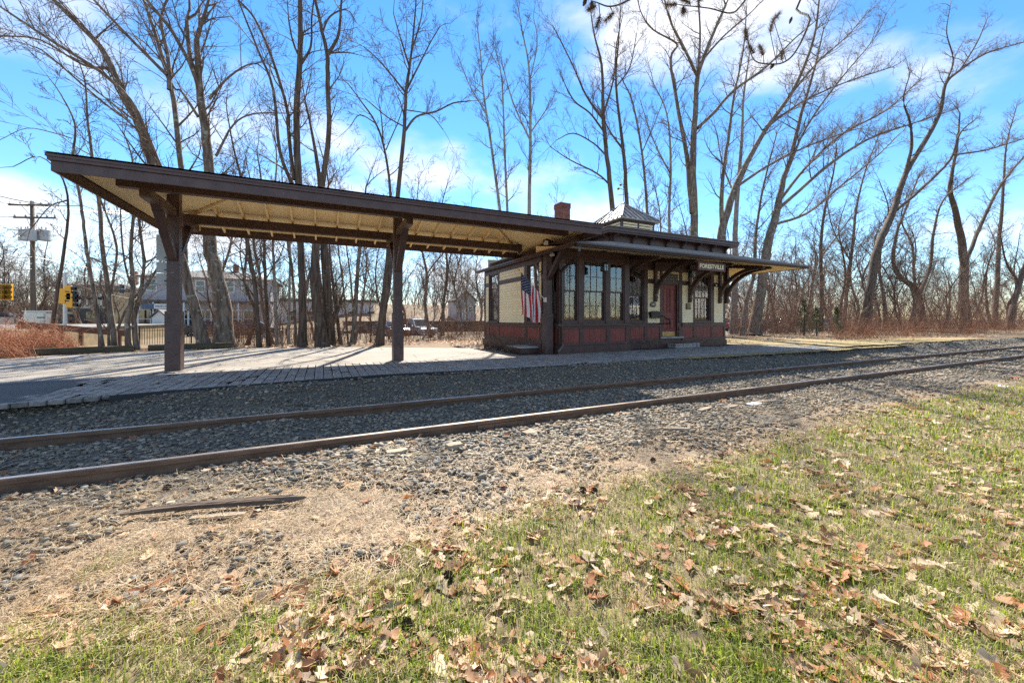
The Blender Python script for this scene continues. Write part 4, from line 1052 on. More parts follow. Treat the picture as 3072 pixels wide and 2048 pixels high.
# ------------------------------------------------------------------ flag on its slanted pole
fg = thing('flag', 'American flag hanging from a slanted pole on the post beside the station', 'flag', (6.2, 10.5, 1.65))
tip = Vector((5.30, 10.45, 2.53)); root = Vector((6.23, 10.50, 1.66))
MB().tube([root, tip], [0.014, 0.011], 8).build('pole', M_WHITE, fg)
MB().lathe(tuple(tip), [(0.0, -0.03), (0.022, -0.015), (0.026, 0.0), (0.02, 0.02), (0.0, 0.035)], 10).build('pole_ball', M_BRASS, fg, smooth=True)
MB().box(6.20, 6.252, 10.45, 10.55, 1.60, 1.74).build('pole_bracket', M_WHITE, fg)
M_FRED = plain('flag_red', (0.46, 0.018, 0.025), 0.75); M_FWHITE = plain('flag_white', (0.74, 0.73, 0.72), 0.75); M_FBLUE = plain('flag_blue', (0.020, 0.024, 0.085), 0.75)
def cloth(a, b_):
    """a along the hoist (0 at the pole tip), b down the fly"""
    p = tip.lerp(root, 0.06 + a*0.70)
    L = 1.30 - 0.36*a
    sq = 1 - 0.22*sstep(b_, 0.0, 0.5)
    x = p.x + (0.32 - a*0.55*1.0)*(1-sq)*0.9 + 0.13*b_*a - 0.03*b_
    y = p.y - 0.02 + float(sstep(b_, 0.0, 0.45))*(0.085*math.sin(a*11.0+0.6) + 0.03*math.sin(a*23+b_*4)) + 0.05*b_*math.sin(b_*5+a*3)
    z = p.z - L*b_ + 0.05*b_*math.sin(a*6.5+1.0)
    return (float(x), float(y), float(z))
NA, NB = 26, 30
mb = MB()
for i in range(NA+1):
    for j in range(NB+1): mb.v.append(cloth(i/NA, j/NB))
for i in range(NA):
    for j in range(NB):
        k = i*(NB+1)+j; mb.f.append((k, k+NB+1, k+NB+2, k+1))
        s_ = i//2; mb.m.append(2 if (s_ < 7 and j < 12) else (0 if s_ % 2 == 0 else 1))
mb.build('cloth', [M_FRED, M_FWHITE, M_FBLUE], fg, smooth=True)
star = MB()
for r in range(9):
    n_ = 6 if r % 2 == 0 else 5
    for q in range(n_):
        aa = (0.03 + 0.478*(r+0.6)/9.2); bb = 0.4*((q + (0.5 if n_ == 6 else 1.0))/6.0)
        c0 = Vector(cloth(aa, bb)); e1 = (Vector(cloth(aa+0.01, bb))-c0).normalized(); e2 = (Vector(cloth(aa, bb+0.01))-c0).normalized()
        nrm = e1.cross(e2).normalized()
        if nrm.y > 0: nrm = -nrm
        pts = [c0 + nrm*0.004 + (e1*math.cos(t*math.pi/5) + e2*math.sin(t*math.pi/5))*(0.016 if t % 2 == 0 else 0.007) for t in range(10)]
        star.add(pts, [tuple(range(10))])
so = star.build('stars', M_FWHITE, fg)
# ================================================================== trees
def tubes(paths, sides):
    """paths: list of (points, radii) -> V, F of all the tubes"""
    byn = {}
    for p, r in paths: byn.setdefault(len(p), []).append((p, r))
    Vs, Fs, off = [], [], 0
    ang = np.arange(sides) * 2 * np.pi / sides
    for n, lst in byn.items():
        P = np.array([q[0] for q in lst], float); R = np.array([q[1] for q in lst], float)
        N = len(P)
        T = np.empty_like(P); T[:, 1:-1] = P[:, 2:] - P[:, :-2]; T[:, 0] = P[:, 1]-P[:, 0]; T[:, -1] = P[:, -1]-P[:, -2]
        T /= np.linalg.norm(T, axis=2, keepdims=True) + 1e-9
        ref = np.where(np.abs(T[:, :1, 2:3]) > 0.9, np.array([1., 0, 0]), np.array([0, 0, 1.])) * np.ones_like(T)
        U = np.cross(T, ref); U /= np.linalg.norm(U, axis=2, keepdims=True) + 1e-9
        W = np.cross(T, U)
        ring = P[:, :, None, :] + R[:, :, None, None] * (U[:, :, None, :]*np.cos(ang)[None, None, :, None] + W[:, :, None, :]*np.sin(ang)[None, None, :, None])
        Vs.append(ring.reshape(-1, 3))
        a = np.arange(N)[:, None, None]*n*sides + np.arange(n-1)[None, :, None]*sides
        j = np.arange(sides)[None, None, :]; j2 = (j+1) % sides
        F = np.stack([a+j, a+j2, a+sides+j2, a+sides+j], -1).reshape(-1, 4) + off
        Fs.append(F); off += N*n*sides
    return np.concatenate(Vs), np.concatenate(Fs)

def perp(d, rng):
    while True:
        v = (rng.gauss(0, 1), rng.gauss(0, 1), rng.gauss(0, 1))
        k = v[0]*d[0]+v[1]*d[1]+v[2]*d[2]
        v = (v[0]-k*d[0], v[1]-k*d[1], v[2]-k*d[2])
        m = math.sqrt(v[0]**2+v[1]**2+v[2]**2)
        if m > 0.2: return (v[0]/m, v[1]/m, v[2]/m)
def unit(v):
    m = math.sqrt(v[0]**2+v[1]**2+v[2]**2)+1e-9; return (v[0]/m, v[1]/m, v[2]/m)
NPTS = (6, 4, 3, 3)
def grow(out, p, d, L, r, lvl, rng, up, wig, nch, rmin):
    n = NPTS[min(lvl, 3)]; st_ = L/(n-1)
    P = [p]; R = [r]; D = [d]
    for i in range(1, n):
        d = unit((d[0]+rng.gauss(0, wig), d[1]+rng.gauss(0, wig), d[2]+rng.gauss(0, wig)+up))
        p = (p[0]+d[0]*st_, p[1]+d[1]*st_, p[2]+d[2]*st_)
        P.append(p); R.append(max(rmin, r*(1-0.86*i/(n-1)))); D.append(d)
    out[min(lvl, 3)].append((P, R))
    if lvl >= len(nch): return
    for k in range(nch[lvl]):
        f = 0.18 + 0.82*(k+rng.random())/nch[lvl]
        x = f*(n-1); i = min(int(x), n-2); t = x-i
        q = tuple(P[i][m]+(P[i+1][m]-P[i][m])*t for m in range(3))
        dd = D[i+1]; s = perp(dd, rng); a = rng.uniform(0.45, 0.95)
        nd = unit(tuple(dd[m]*math.cos(a)+s[m]*math.sin(a) for m in range(3)))
        grow(out, q, nd, L*rng.uniform(0.32, 0.58)*(1.15-0.55*f), max(rmin, r*(1-0.8*f)*0.6), lvl+1, rng, up, wig*1.15, nch, rmin)

def spline(pts, per=4):
    P = np.array(pts, float); out = []
    Q = np.vstack([2*P[0]-P[1], P, 2*P[-1]-P[-2]])
    for i in range(1, len(Q)-2):
        p0, p1, p2, p3 = Q[i-1], Q[i], Q[i+1], Q[i+2]
        for k in range(per):
            t = k/per
            out.append(0.5*((2*p1)+(-p0+p2)*t+(2*p0-5*p1+4*p2-p3)*t*t+(-p0+3*p1-3*p2+p3)*t**3))
    out.append(P[-1]); return np.array(out)

def make_tree(name, label, stems, seed, bark=None, f0=0.35, nb=16, blen=3.0, nch=(7, 5), up=0.06, wig=0.13, group=None, rmin=0.0050, twigmat=None, flare=1.25, leaves=0, out_stems=None):
    """stems: list of polylines of world points with radius (x,y,z,r); branches are grown along them"""
    rng = random.Random(seed)
    main = []; out = [[], [], [], []]
    for si, stm in enumerate(stems):
        S = spline(stm, 4); P = S[:, :3].copy(); R = np.maximum(S[:, 3], 0.010) * (0.85 if si else 1.0)
        jit = np.array([[rng.gauss(0, 1) for _ in range(3)] for _ in range(len(P))]) * (R[:, None]*0.09)
        jit[0] = 0; jit[:, 2] *= 0.3; P += jit
        if si == 0 and flare > 1: R[0] *= flare; R[1] *= 1 + (flare-1)*0.3
        main.append((P, R))
        seg = np.linalg.norm(np.diff(P, axis=0), axis=1); cum = np.concatenate([[0], np.cumsum(seg)]); Lt = cum[-1]
        fs = f0 if si == 0 else 0.12
        nbs = max(3, int(1.02 * nb * (Lt*(1-fs)) / 8.0))
        for k in range(nbs):
            f = fs + (1-fs)*(k+rng.random())/nbs
            i = min(int(np.searchsorted(cum, f*Lt))-1, len(P)-2); i = max(i, 0)
            t = (f*Lt-cum[i])/max(seg[i], 1e-6); q = tuple(P[i]+(P[i+1]-P[i])*t)
            d = unit(tuple(P[i+1]-P[i])); s = perp(d, rng); a = rng.uniform(0.5, 1.05)
            if s[2] < -0.25: s = (s[0], s[1], -s[2]*0.5); s = unit(s)
            nd = unit(tuple(d[m]*math.cos(a)+s[m]*math.sin(a) for m in range(3)))
            rr = float(R[i])
            L = blen*rng.uniform(0.45, 1.1)*(1.1-0.5*f)
            grow(out, q, nd, L, min(rr*0.5, 0.012+0.013*L), 0, rng, up, wig, nch, rmin)
        # leader goes on growing past the last given point
        d = unit(tuple(P[-1]-P[-2]))
        for _ in range(2 if R[-1] > 0.03 else 1):
            s = perp(d, rng); nd = unit(tuple(d[m]+0.35*s[m] for m in range(3)))
            grow(out, tuple(P[-1]), nd, blen*0.9, float(R[-1])*0.8, 0, rng, up, wig, nch, rmin)
    b0 = stems[0][0]
    t = thing(name, label, 'tree', (b0[0], b0[1], b0[2]), group)
    V, F = tubes(main, 10)
    npobj('trunk', V, F, bark or M_BARK, t, smooth=True)
    Vs, Fs, off = [], [], 0
    for lv, sd in ((0, 4), (1, 3), (2, 3), (3, 3)):
        if out[lv]:
            V, F = tubes(out[lv], sd); Vs.append(V); Fs.append(F+off); off += len(V)
    npobj('crown', np.concatenate(Vs), np.concatenate(Fs), twigmat or M_TWIG, t, smooth=True)
    if leaves:
        tipsP = [p[-1] for p, r in out[1]+out[2]]
        rng.shuffle(tipsP); mb = MB()
        for q in tipsP[:leaves]:
            q = Vector(q); a = Vector(perp((0, 0, 1), rng))*0.06; b_ = Vector((rng.gauss(0, .03), rng.gauss(0, .03), -0.10))
            c = a.cross(b_).normalized()*0.02
            mb.add([q, q+a*0.5+b_*0.5+c, q+b_, q-a*0.5+b_*0.5+c], [(0, 1, 2, 3)])
        o = mb.build('withered_leaves', M_LEAF, t); stuff(o)
    return t
def px(Y, pts, dz=0.0, sy=0.0):
    """photo pixels (u, v, trunk width in pixels) standing at distance Y -> points with radius; sy spreads the depth"""
    o = []
    v0 = pts[0][1]
    pts = [q for i, q in enumerate(pts) if q[1] > -70 or i < 2]
    for (u, v, w) in pts:
        yy = Y + sy*(v0-v)/1000.0
        x, y, z = at(u, v, yy); o.append((x, y, z+dz, w*(0.84-0.22*min(1, (v0-v)/900))*depth(x, y)/F_PX/2))
    return o
# --- big trees behind the forecourt, left to right
make_tree('maple_tree', 'thick lichen spotted trunk just right of the leftmost canopy post', [
    px(18.4, [(676, 1046, 62), (664, 900, 52), (640, 790, 47), (626, 690, 43), (630, 530, 37), (616, 388, 34), (600, 270, 29), (590, 120, 24), (588, -120, 18), (592, -420, 9)]),
    px(18.4, [(602, 285, 22), (580, 215, 17), (520, 100, 15), (440, 0, 13), (360, -150, 8)], sy=-2),
    px(18.4, [(594, 212, 20), (572, 180, 16), (560, 60, 15), (545, -150, 9)], sy=2),
    px(18.4, [(628, 297, 12), (690, 228, 8), (760, 190, 6), (800, 215, 4)], sy=-1),
    px(18.4, [(648, 468, 10), (700, 375, 7), (760, 342, 6), (860, 340, 4)], sy=1),
    px(18.4, [(594, 350, 12), (545, 275, 9), (520, 260, 8), (470, 150, 6), (430, 60, 4)], sy=3)], 101, M_BARK, f0=0.5, nb=14, blen=3.2)
make_tree('maple_tree', 'leaning many stemmed tree rising behind the leftmost canopy post', [
    px(17.9, [(612, 1044, 40), (585, 930, 33), (548, 790, 30), (500, 620, 29), (459, 503, 30), (425, 400, 29), (350, 238, 27), (300, 140, 24), (205, 44, 20), (120, -40, 15), (0, -170, 8)]),
    px(17.9, [(520, 690, 24), (500, 560, 22), (437, 400, 20), (390, 300, 17), (300, 215, 15), (150, 120, 13), (0, 20, 9), (-120, -60, 5)], sy=-3),
    px(17.9, [(555, 815, 24), (552, 640, 22), (544, 512, 22), (520, 300, 21), (500, 215, 19), (463, 94, 16), (431, 0, 13), (390, -150, 8)], sy=3),
    px(17.9, [(508, 270, 17), (505, 180, 14), (480, 60, 12), (460, -80, 8)], sy=1),
    px(17.9, [(500, 225, 14), (400, 125, 12), (281, 0, 9), (200, -90, 5)], sy=-2),
    px(17.9, [(330, 205, 12), (250, 195, 9), (120, 120, 7), (0, 108, 5)], sy=-4),
    px(17.9, [(390, 365, 10), (300, 300, 8), (145, 165, 6), (90, 136, 4)], sy=-3)], 102, M_BARK, f0=0.5, nb=15, blen=3.0)
make_tree('slender_tree', 'thin crooked tree leaning left, leftmost of the four behind the timber kerb', [
    px(17.2, [(309, 1050, 14), (296, 971, 13), (282, 874, 12), (264, 774, 12), (253, 696, 10), (246, 631, 10), (232, 550, 9), (219, 469, 9), (225, 375, 7), (181, 281, 5), (140, 225, 3)]),
    px(17.2, [(262, 770, 7), (300, 785, 6), (325, 800, 4)], sy=1),
    px(17.2, [(214, 415, 5), (165, 400, 4), (80, 385, 3), (0, 420, 2)])], 103, M_BARK, f0=0.45, nb=12, blen=2.0)
make_tree('slender_tree', 'thin mottled tree with a forked top, second from left behind the timber kerb', [
    px(17.3, [(345, 1050, 19), (338, 978, 17), (321, 846, 15), (307, 738, 14), (296, 600, 12), (278, 478, 10), (262, 350, 8), (256, 250, 6), (235, 180, 4)]),
    px(17.3, [(330, 880, 9), (343, 817, 8), (350, 738, 8), (322, 650, 7), (303, 600, 6), (290, 520, 4)], sy=-2),
    px(17.3, [(325, 1048, 10), (326, 980, 9), (318, 900, 8), (300, 850, 6)], sy=1)], 104, M_BARK, f0=0.4, nb=12, blen=2.0)
make_tree('slender_tree', 'thin straight mottled tree, third from left behind the timber kerb', [
    px(17.2, [(388, 1046, 17), (382, 971, 16), (400, 863, 15), (393, 760, 12), (400, 649, 10), (405, 560, 8), (395, 470, 6), (372, 400, 4)]),
    px(17.2, [(390, 850, 8), (375, 790, 7), (366, 720, 6), (362, 640, 5), (365, 600, 4)], sy=-2)], 105, M_BARK, f0=0.4, nb=12, blen=2.0)
make_tree('slender_tree', 'forked crooked tree closest to the leftmost post behind the timber kerb', [
    px(17.3, [(411, 1050, 17), (403, 960, 16), (421, 880, 12), (432, 790, 10), (418, 670, 9), (425, 590, 7), (440, 500, 5)]),
    px(17.3, [(420, 890, 10), (450, 840, 9), (478, 792, 8), (500, 740, 5)], sy=-1),
    px(17.3, [(432, 790, 7), (470, 770, 5), (480, 765, 4)], sy=-1),
    px(17.3, [(352, 990, 9), (375, 935, 9), (395, 905, 8), (430, 860, 5)], sy=1)], 106, M_BARK, f0=0.4, nb=12, blen=2.0)
make_tree('slender_tree', 'dark thin tree between the lichen trunk and the pale birch', [
    px(18.6, [(778, 1044, 17), (771, 930, 15), (764, 851, 14), (742, 716, 12), (728, 560, 10), (700, 440, 7), (680, 330, 4)]),
    px(18.6, [(768, 900, 8), (735, 850, 6), (690, 810, 4)], sy=-2)], 107, M_BARK_D, f0=0.25, nb=22, blen=2.2)
make_tree('slender_tree', 'second dark thin tree left of the pale birch, forked low', [
    px(18.9, [(806, 1044, 13), (800, 930, 12), (795, 800, 11), (792, 700, 9), (786, 560, 7), (770, 450, 4)])], 108, M_BARK_D, f0=0.25, nb=20, blen=2.2)
make_tree('birch_tree', 'pale whitish birch trunk behind the middle of the canopy', [
    px(19.2, [(832, 1042, 14), (828, 960, 12), (824, 851, 11), (818, 720, 9), (822, 600, 8), (830, 480, 6), (822, 380, 3)]),
    px(19.2, [(848, 1042, 9), (838, 980, 7), (830, 930, 5)])], 109, M_BARK_P, f0=0.35, nb=16, blen=1.8)
make_tree('birch_tree', 'thin pale trunk right of the birch and left of the thick trunk pair', [
    px(19.4, [(866, 1042, 10), (868, 900, 9), (870, 760, 8), (866, 620, 6), (872, 500, 4)])], 110, M_BARK_P, f0=0.35, nb=16, blen=1.8)
make_tree('slender_tree', 'slanting thin grey tree just left of the thick trunk pair', [
    px(18.8, [(888, 1040, 11), (884, 930, 10), (876, 815, 9), (862, 725, 8), (850, 600, 6), (845, 500, 3)])], 111, M_BARK, f0=0.3, nb=16, blen=2.0)
make_tree('oak_tree', 'tall thick trunk, left of the close pair behind the canopy', [
    px(18.2, [(909, 1044, 32), (907, 887, 26), (902, 727, 25), (897, 557, 28), (889, 357, 27), (900, 178, 24), (900, 0, 20), (905, -200, 14), (900, -420, 7)]),
    px(18.2, [(897, 640, 18), (878, 557, 17), (840, 457, 14), (820, 271, 12), (771, 143, 10), (714, 0, 7), (670, -90, 4)], sy=-3),
    px(18.2, [(882, 540, 16), (866, 400, 15), (862, 330, 14), (820, 185, 12), (766, 60, 10), (715, 0, 8), (640, -90, 4)], sy=2),
    px(18.2, [(905, 190, 12), (932, 140, 9), (935, 60, 7), (945, -30, 5)], sy=1),
    px(18.2, [(905, 185, 9), (880, 130, 8), (866, 60, 6)], sy=-1)], 112, M_BARK_D, f0=0.55, nb=12, blen=2.6)
make_tree('oak_tree', 'tall thick dark trunk with a wide fork, right of the close pair behind the canopy', [
    px(18.0, [(968, 1044, 46), (952, 924, 36), (944, 800, 32), (953, 660, 24), (964, 568, 23), (986, 400, 21), (983, 250, 20), (982, 164, 19), (966, 93, 15), (946, 0, 13), (930, -130, 8)]),
    px(18.0, [(983, 165, 15), (1010, 120, 12), (1018, 90, 11), (1025, 0, 9), (1035, -120, 6)], sy=2),
    px(18.0, [(985, 160, 7), (1040, 158, 5), (1075, 165, 3)], sy=-2),
    px(18.0, [(966, 100, 8), (990, 50, 7), (1040, 30, 5), (1070, 70, 3)], sy=-2)], 113, M_BARK_D, f0=0.6, nb=10, blen=2.4)
make_tree('oak_tree', 'straight thick trunk with a cut stump at its foot behind the canopy', [
    px(18.3, [(988, 1044, 40), (983, 887, 32), (972, 760, 30), (962, 640, 24), (958, 540, 18), (940, 420, 12), (915, 300, 7)]),
    px(18.3, [(1000, 1044, 26), (998, 1000, 24), (997, 980, 23)])], 114, M_BARK_D, f0=0.6, nb=10, blen=2.2, flare=1.1)
make_tree('slender_tree', 'broken slanting grey trunk left of the middle canopy post', [
    px(18.4, [(1056, 1042, 20), (1066, 930, 17), (1072, 830, 15), (1080, 742, 13), (1092, 640, 10), (1098, 560, 6)]),
    px(18.4, [(1062, 950, 10), (1054, 860, 8), (1045, 780, 6), (1035, 700, 5), (1030, 600, 3)], sy=-1)], 115, M_BARK, f0=0.35, nb=14, blen=2.0)
make_tree('slender_tree', 'thin slanting dark tree right of the cut stump', [
    px(18.8, [(1024, 1042, 13), (1008, 930, 12), (1000, 860, 10), (990, 770, 9), (985, 650, 6)]),
    px(18.8, [(1045, 1042, 9), (1034, 900, 8), (1022, 800, 7), (1010, 690, 6), (1005, 560, 4)])], 116, M_BARK, f0=0.3, nb=14, blen=2.0)
make_tree('ash_tree', 'tall tree with spreading crown directly behind the middle canopy post', [
    px(17.8, [(1140, 1042, 26), (1150, 940, 23), (1162, 870, 21), (1174, 760, 20), (1193, 596, 18), (1212, 400, 16), (1218, 286, 14), (1232, 178, 11), (1243, 71, 8), (1250, -30, 5)]),
    px(17.8, [(1214, 395, 10), (1250, 350, 8), (1307, 335, 7), (1360, 310, 6), (1414, 303, 4)], sy=-2),
    px(17.8, [(1222, 265, 9), (1250, 210, 7), (1290, 130, 5), (1320, 80, 4)], sy=2),
    px(17.8, [(1218, 280, 9), (1170, 220, 7), (1130, 175, 5), (1090, 140, 4)], sy=-2),
    px(17.8, [(1212, 380, 6), (1160, 350, 5), (1100, 300, 4)], sy=2),
    px(17.8, [(1228, 200, 8), (1200, 110, 6), (1180, 40, 4)], sy=1),
    px(17.8, [(1236, 150, 7), (1262, 60, 5), (1270, -10, 4)], sy=-1),
    px(17.8, [(1218, 330, 5), (1290, 345, 4), (1330, 390, 3)])], 117, M_BARK_D, f0=0.62, nb=14, blen=2.2, twigmat=M_TWIG)
make_tree('slender_tree', 'thin dark forked tree left of the middle post, leaning left above the roof', [
    px(18.6, [(1128, 1042, 13), (1152, 860, 12), (1165, 720, 11), (1172, 596, 11), (1157, 464, 9), (1128, 371, 8), (1080, 300, 6), (1043, 250, 4)]),
    px(18.6, [(1150, 440, 6), (1145, 360, 5), (1135, 300, 3)], sy=1),
    px(18.6, [(1158, 450, 5), (1200, 350, 4), (1210, 300, 3)], sy=-1),
    px(18.6, [(1128, 371, 5), (1080, 345, 4), (1050, 380, 3)])], 118, M_BARK_D, f0=0.5, nb=12, blen=1.8)
# --- right of the canopy, behind the station
make_tree('poplar_tree', 'slim pale tree left of the chimney, leftmost of three', [
    px(22, [(1540, 1010, 15), (1520, 800, 13), (1501, 637, 12), (1473, 430, 10), (1450, 273, 8), (1443, 180, 6), (1430, 60, 4)]),
    px(22, [(1457, 336, 6), (1410, 260, 4), (1375, 170, 3)], sy=-2),
    px(22, [(1447, 230, 5), (1480, 150, 3)], sy=2)], 119, M_BARK_P, f0=0.45, nb=20, blen=1.9, up=0.14, twigmat=M_TWIG)
make_tree('poplar_tree', 'slim pale tree left of the chimney, middle of three', [
    px(23, [(1530, 1010, 12), (1527, 800, 11), (1522, 637, 10), (1512, 400, 8), (1505, 235, 6), (1480, 130, 3)])], 120, M_BARK_P, f0=0.45, nb=20, blen=1.9, up=0.14)
make_tree('poplar_tree', 'tall slim pale tree left of the chimney, rightmost of three', [
    px(21, [(1585, 1010, 20), (1585, 800, 17), (1587, 648, 15), (1591, 375, 12), (1587, 203, 9), (1570, 110, 6), (1552, 10, 4)]),
    px(21, [(1590, 420, 8), (1540, 310, 6), (1505, 190, 4)], sy=-2),
    px(21, [(1590, 400, 6), (1625, 350, 5), (1650, 310, 3)], sy=1),
    px(21, [(1588, 250, 5), (1612, 130, 4), (1600, 50, 3)], sy=1)], 121, M_BARK_P, f0=0.45, nb=20, blen=2.0, up=0.14)
make_tree('oak_tree', 'dark forked tree behind the cupola, left of the pair', [
    px(20, [(1850, 990, 24), (1844, 800, 21), (1837, 625, 20), (1821, 469, 18), (1812, 380, 17), (1809, 328, 16), (1805, 195, 11), (1782, 102, 7), (1770, 20, 4)]),
    px(20, [(1811, 360, 11), (1760, 290, 8), (1720, 200, 6), (1660, 80, 4)], sy=-3),
    px(20, [(1815, 400, 9), (1770, 340, 7), (1720, 300, 6), (1680, 220, 3)], sy=2),
    px(20, [(1822, 470, 8), (1780, 430, 6), (1720, 400, 5), (1670, 420, 3)], sy=-2),
    px(20, [(1835, 560, 8), (1790, 520, 7), (1710, 480, 5), (1650, 440, 3)], sy=-3),
    px(20, [(1811, 340, 9), (1840, 240, 7), (1850, 130, 5), (1870, 40, 3)], sy=3)], 122, M_BARK_D, f0=0.55, nb=14, blen=2.4)
make_tree('oak_tree', 'straight dark tree behind the cupola, right of the pair', [
    px(20.5, [(1892, 990, 21), (1884, 800, 18), (1880, 613, 16), (1872, 469, 14), (1848, 258, 10), (1856, 120, 7), (1862, 20, 4)]),
    px(20.5, [(1870, 450, 8), (1830, 395, 6), (1800, 330, 4)], sy=2),
    px(20.5, [(1850, 260, 6), (1890, 200, 5), (1910, 100, 3)], sy=-2)], 123, M_BARK_D, f0=0.45, nb=18, blen=2.2)
make_tree('slender_tree', 'slim leaning pale tree to the right of the cupola', [
    px(21, [(1965, 990, 13), (1955, 800, 12), (1942, 637, 11), (1927, 469, 9), (1899, 312, 7), (1864, 234, 4)]),
    px(21, [(1925, 460, 5), (1960, 380, 4), (1990, 300, 3)], sy=1)], 124, M_BARK, f0=0.4, nb=20, blen=2.2, up=0.12)
make_tree('slender_tree', 'slim pale tree between the cupola and the tall forked tree', [
    px(22, [(2015, 990, 13), (2010, 800, 12), (2008, 640, 10), (2012, 480, 9), (2000, 340, 6), (1960, 250, 4)]),
    px(22, [(2010, 520, 6), (1960, 420, 5), (1920, 300, 3)], sy=1)], 125, M_BARK_P, f0=0.4, nb=20, blen=2.2, up=0.12)
make_tree('maple_tree', 'tall heavily forked tree rising behind the right half of the clerestory', [
    px(18.5, [(2090, 1000, 36), (2088, 850, 30), (2083, 695, 28), (2079, 469, 25), (2087, 312, 22), (2094, 226, 19), (2130, 125, 15), (2176, 16, 11), (2230, -110, 6)]),
    px(18.5, [(2076, 640, 20), (2060, 470, 18), (2035, 330, 15), (2012, 180, 12), (2030, 132, 9), (1960, 90, 7), (1920, 30, 5), (1905, -60, 3)], sy=3),
    px(18.5, [(2092, 385, 14), (2140, 340, 12), (2200, 273, 11), (2300, 200, 9), (2380, 120, 6), (2450, 60, 4)], sy=-3),
    px(18.5, [(2090, 225, 13), (2050, 140, 10), (2010, 60, 8), (1985, -40, 5)], sy=-2),
    px(18.5, [(2094, 215, 11), (2100, 90, 8), (2090, -30, 5)], sy=2),
    px(18.5, [(2100, 190, 9), (2170, 110, 7), (2240, 50, 5), (2290, 0, 3)], sy=-2)], 126, M_BARK, f0=0.5, nb=14, blen=2.8)
make_tree('maple_tree', 'thick tree leaning right above the right eave with a long bare limb', [
    px(17.2, [(2150, 1005, 44), (2152, 900, 38), (2162, 740, 34), (2168, 687, 30), (2200, 578, 26), (2240, 490, 22), (2300, 383, 19), (2380, 270, 15), (2440, 120, 11), (2460, -20, 7), (2480, -160, 4)]),
    px(17.2, [(2166, 700, 20), (2165, 560, 16), (2185, 420, 13), (2200, 300, 10), (2230, 150, 7), (2240, 20, 4)], sy=2),
    px(17.2, [(2210, 560, 12), (2300, 500, 10), (2420, 440, 7), (2560, 390, 4)], sy=-3),
    px(17.2, [(2290, 390, 10), (2400, 310, 8), (2530, 250, 6), (2680, 200, 4)], sy=-4),
    px(17.2, [(2360, 300, 9), (2450, 190, 7), (2540, 110, 5), (2600, 40, 3)], sy=3)], 127, M_BARK, f0=0.45, nb=15, blen=3.0)
make_tree('slender_tree', 'straight vertical pale trunk right of the clerestory roof', [
    px(19.5, [(2200, 1000, 24), (2205, 850, 21), (2206, 700, 19), (2212, 580, 16), (2225, 420, 12), (2230, 300, 9), (2250, 150, 5)]),
    px(19.5, [(2210, 600, 8), (2170, 500, 6), (2150, 400, 4)], sy=2)], 128, M_BARK_P, f0=0.45, nb=18, blen=2.4)
make_tree('maple_tree', 'broad dark trunk right of the eave tip with long limbs sweeping right', [
    px(17.0, [(2262, 1010, 46), (2270, 940, 36), (2285, 861, 33), (2297, 770, 31), (2318, 677, 28), (2332, 628, 25), (2350, 540, 20), (2372, 475, 17), (2404, 339, 13), (2440, 220, 9), (2470, 90, 5)]),
    px(17.0, [(2330, 630, 15), (2400, 570, 13), (2480, 500, 12), (2600, 420, 9), (2740, 370, 6), (2860, 330, 3)], sy=-4),
    px(17.0, [(2340, 600, 13), (2420, 500, 11), (2530, 400, 9), (2660, 330, 6), (2760, 240, 4)], sy=3),
    px(17.0, [(2318, 675, 12), (2420, 640, 10), (2520, 560, 8), (2640, 460, 5), (2700, 400, 3)], sy=-2),
    px(17.0, [(2360, 520, 10), (2420, 380, 8), (2520, 240, 6), (2620, 120, 4), (2660, 40, 3)], sy=-3),
    px(17.0, [(2225, 1010, 22), (2240, 900, 18), (2262, 820, 15), (2268, 700, 12), (2290, 560, 9), (2330, 400, 5)], sy=3)], 129, M_BARK, f0=0.45, nb=15, blen=3.2)
make_tree('locust_tree', 'crooked S shaped tree standing alone at the wood edge on the right', [
    px(14.8, [(2606, 1018, 40), (2600, 960, 31), (2612, 850, 28), (2633, 746, 26), (2660, 680, 24), (2683, 628, 22), (2717, 520, 19), (2785, 407, 17), (2822, 330, 15), (2836, 254, 12), (2879, 212, 10), (2960, 160, 7), (3072, 127, 4)]),
    px(14.8, [(2690, 630, 13), (2760, 570, 11), (2850, 480, 9), (2880, 400, 7), (2930, 355, 4)], sy=-2),
    px(14.8, [(2860, 465, 7), (2960, 450, 6), (3060, 420, 4), (3140, 400, 3)], sy=-3),
    px(14.8, [(2715, 520, 13), (2735, 440, 11), (2730, 365, 9), (2710, 300, 6), (2730, 220, 4)], sy=2),
    px(14.8, [(2836, 254, 8), (2860, 180, 6), (2840, 100, 4), (2850, 20, 3)], sy=2),
    px(14.8, [(2879, 212, 6), (2930, 130, 5), (2960, 60, 3)], sy=-1),
    px(14.8, [(2580, 1016, 16), (2578, 980, 13), (2588, 940, 10)], sy=0)], 130, M_BARK_D, f0=0.4, nb=12, blen=2.2, wig=0.22)
make_tree('locust_tree', 'dark leaning trunk at the right edge of the picture', [
    px(15.6, [(3030, 1000, 22), (3036, 930, 18), (3055, 860, 16), (3080, 780, 14), (3110, 680, 11), (3150, 560, 7)]),
    px(15.6, [(3060, 850, 9), (3020, 790, 7), (3000, 700, 4)], sy=-1)], 131, M_BARK_D, f0=0.25, nb=16, blen=2.4)
make_tree('locust_tree', 'twisted vine hung tree right of the crooked tree', [
    px(19, [(2770, 1005, 26), (2758, 900, 22), (2740, 860, 20), (2700, 830, 16), (2680, 780, 13), (2690, 700, 10), (2720, 620, 7), (2760, 520, 4)]),
    px(19, [(2758, 880, 14), (2790, 800, 12), (2800, 700, 10), (2830, 600, 7), (2900, 540, 4)], sy=2)], 132, M_BARK_D, f0=0.25, nb=24, blen=2.4, wig=0.25)
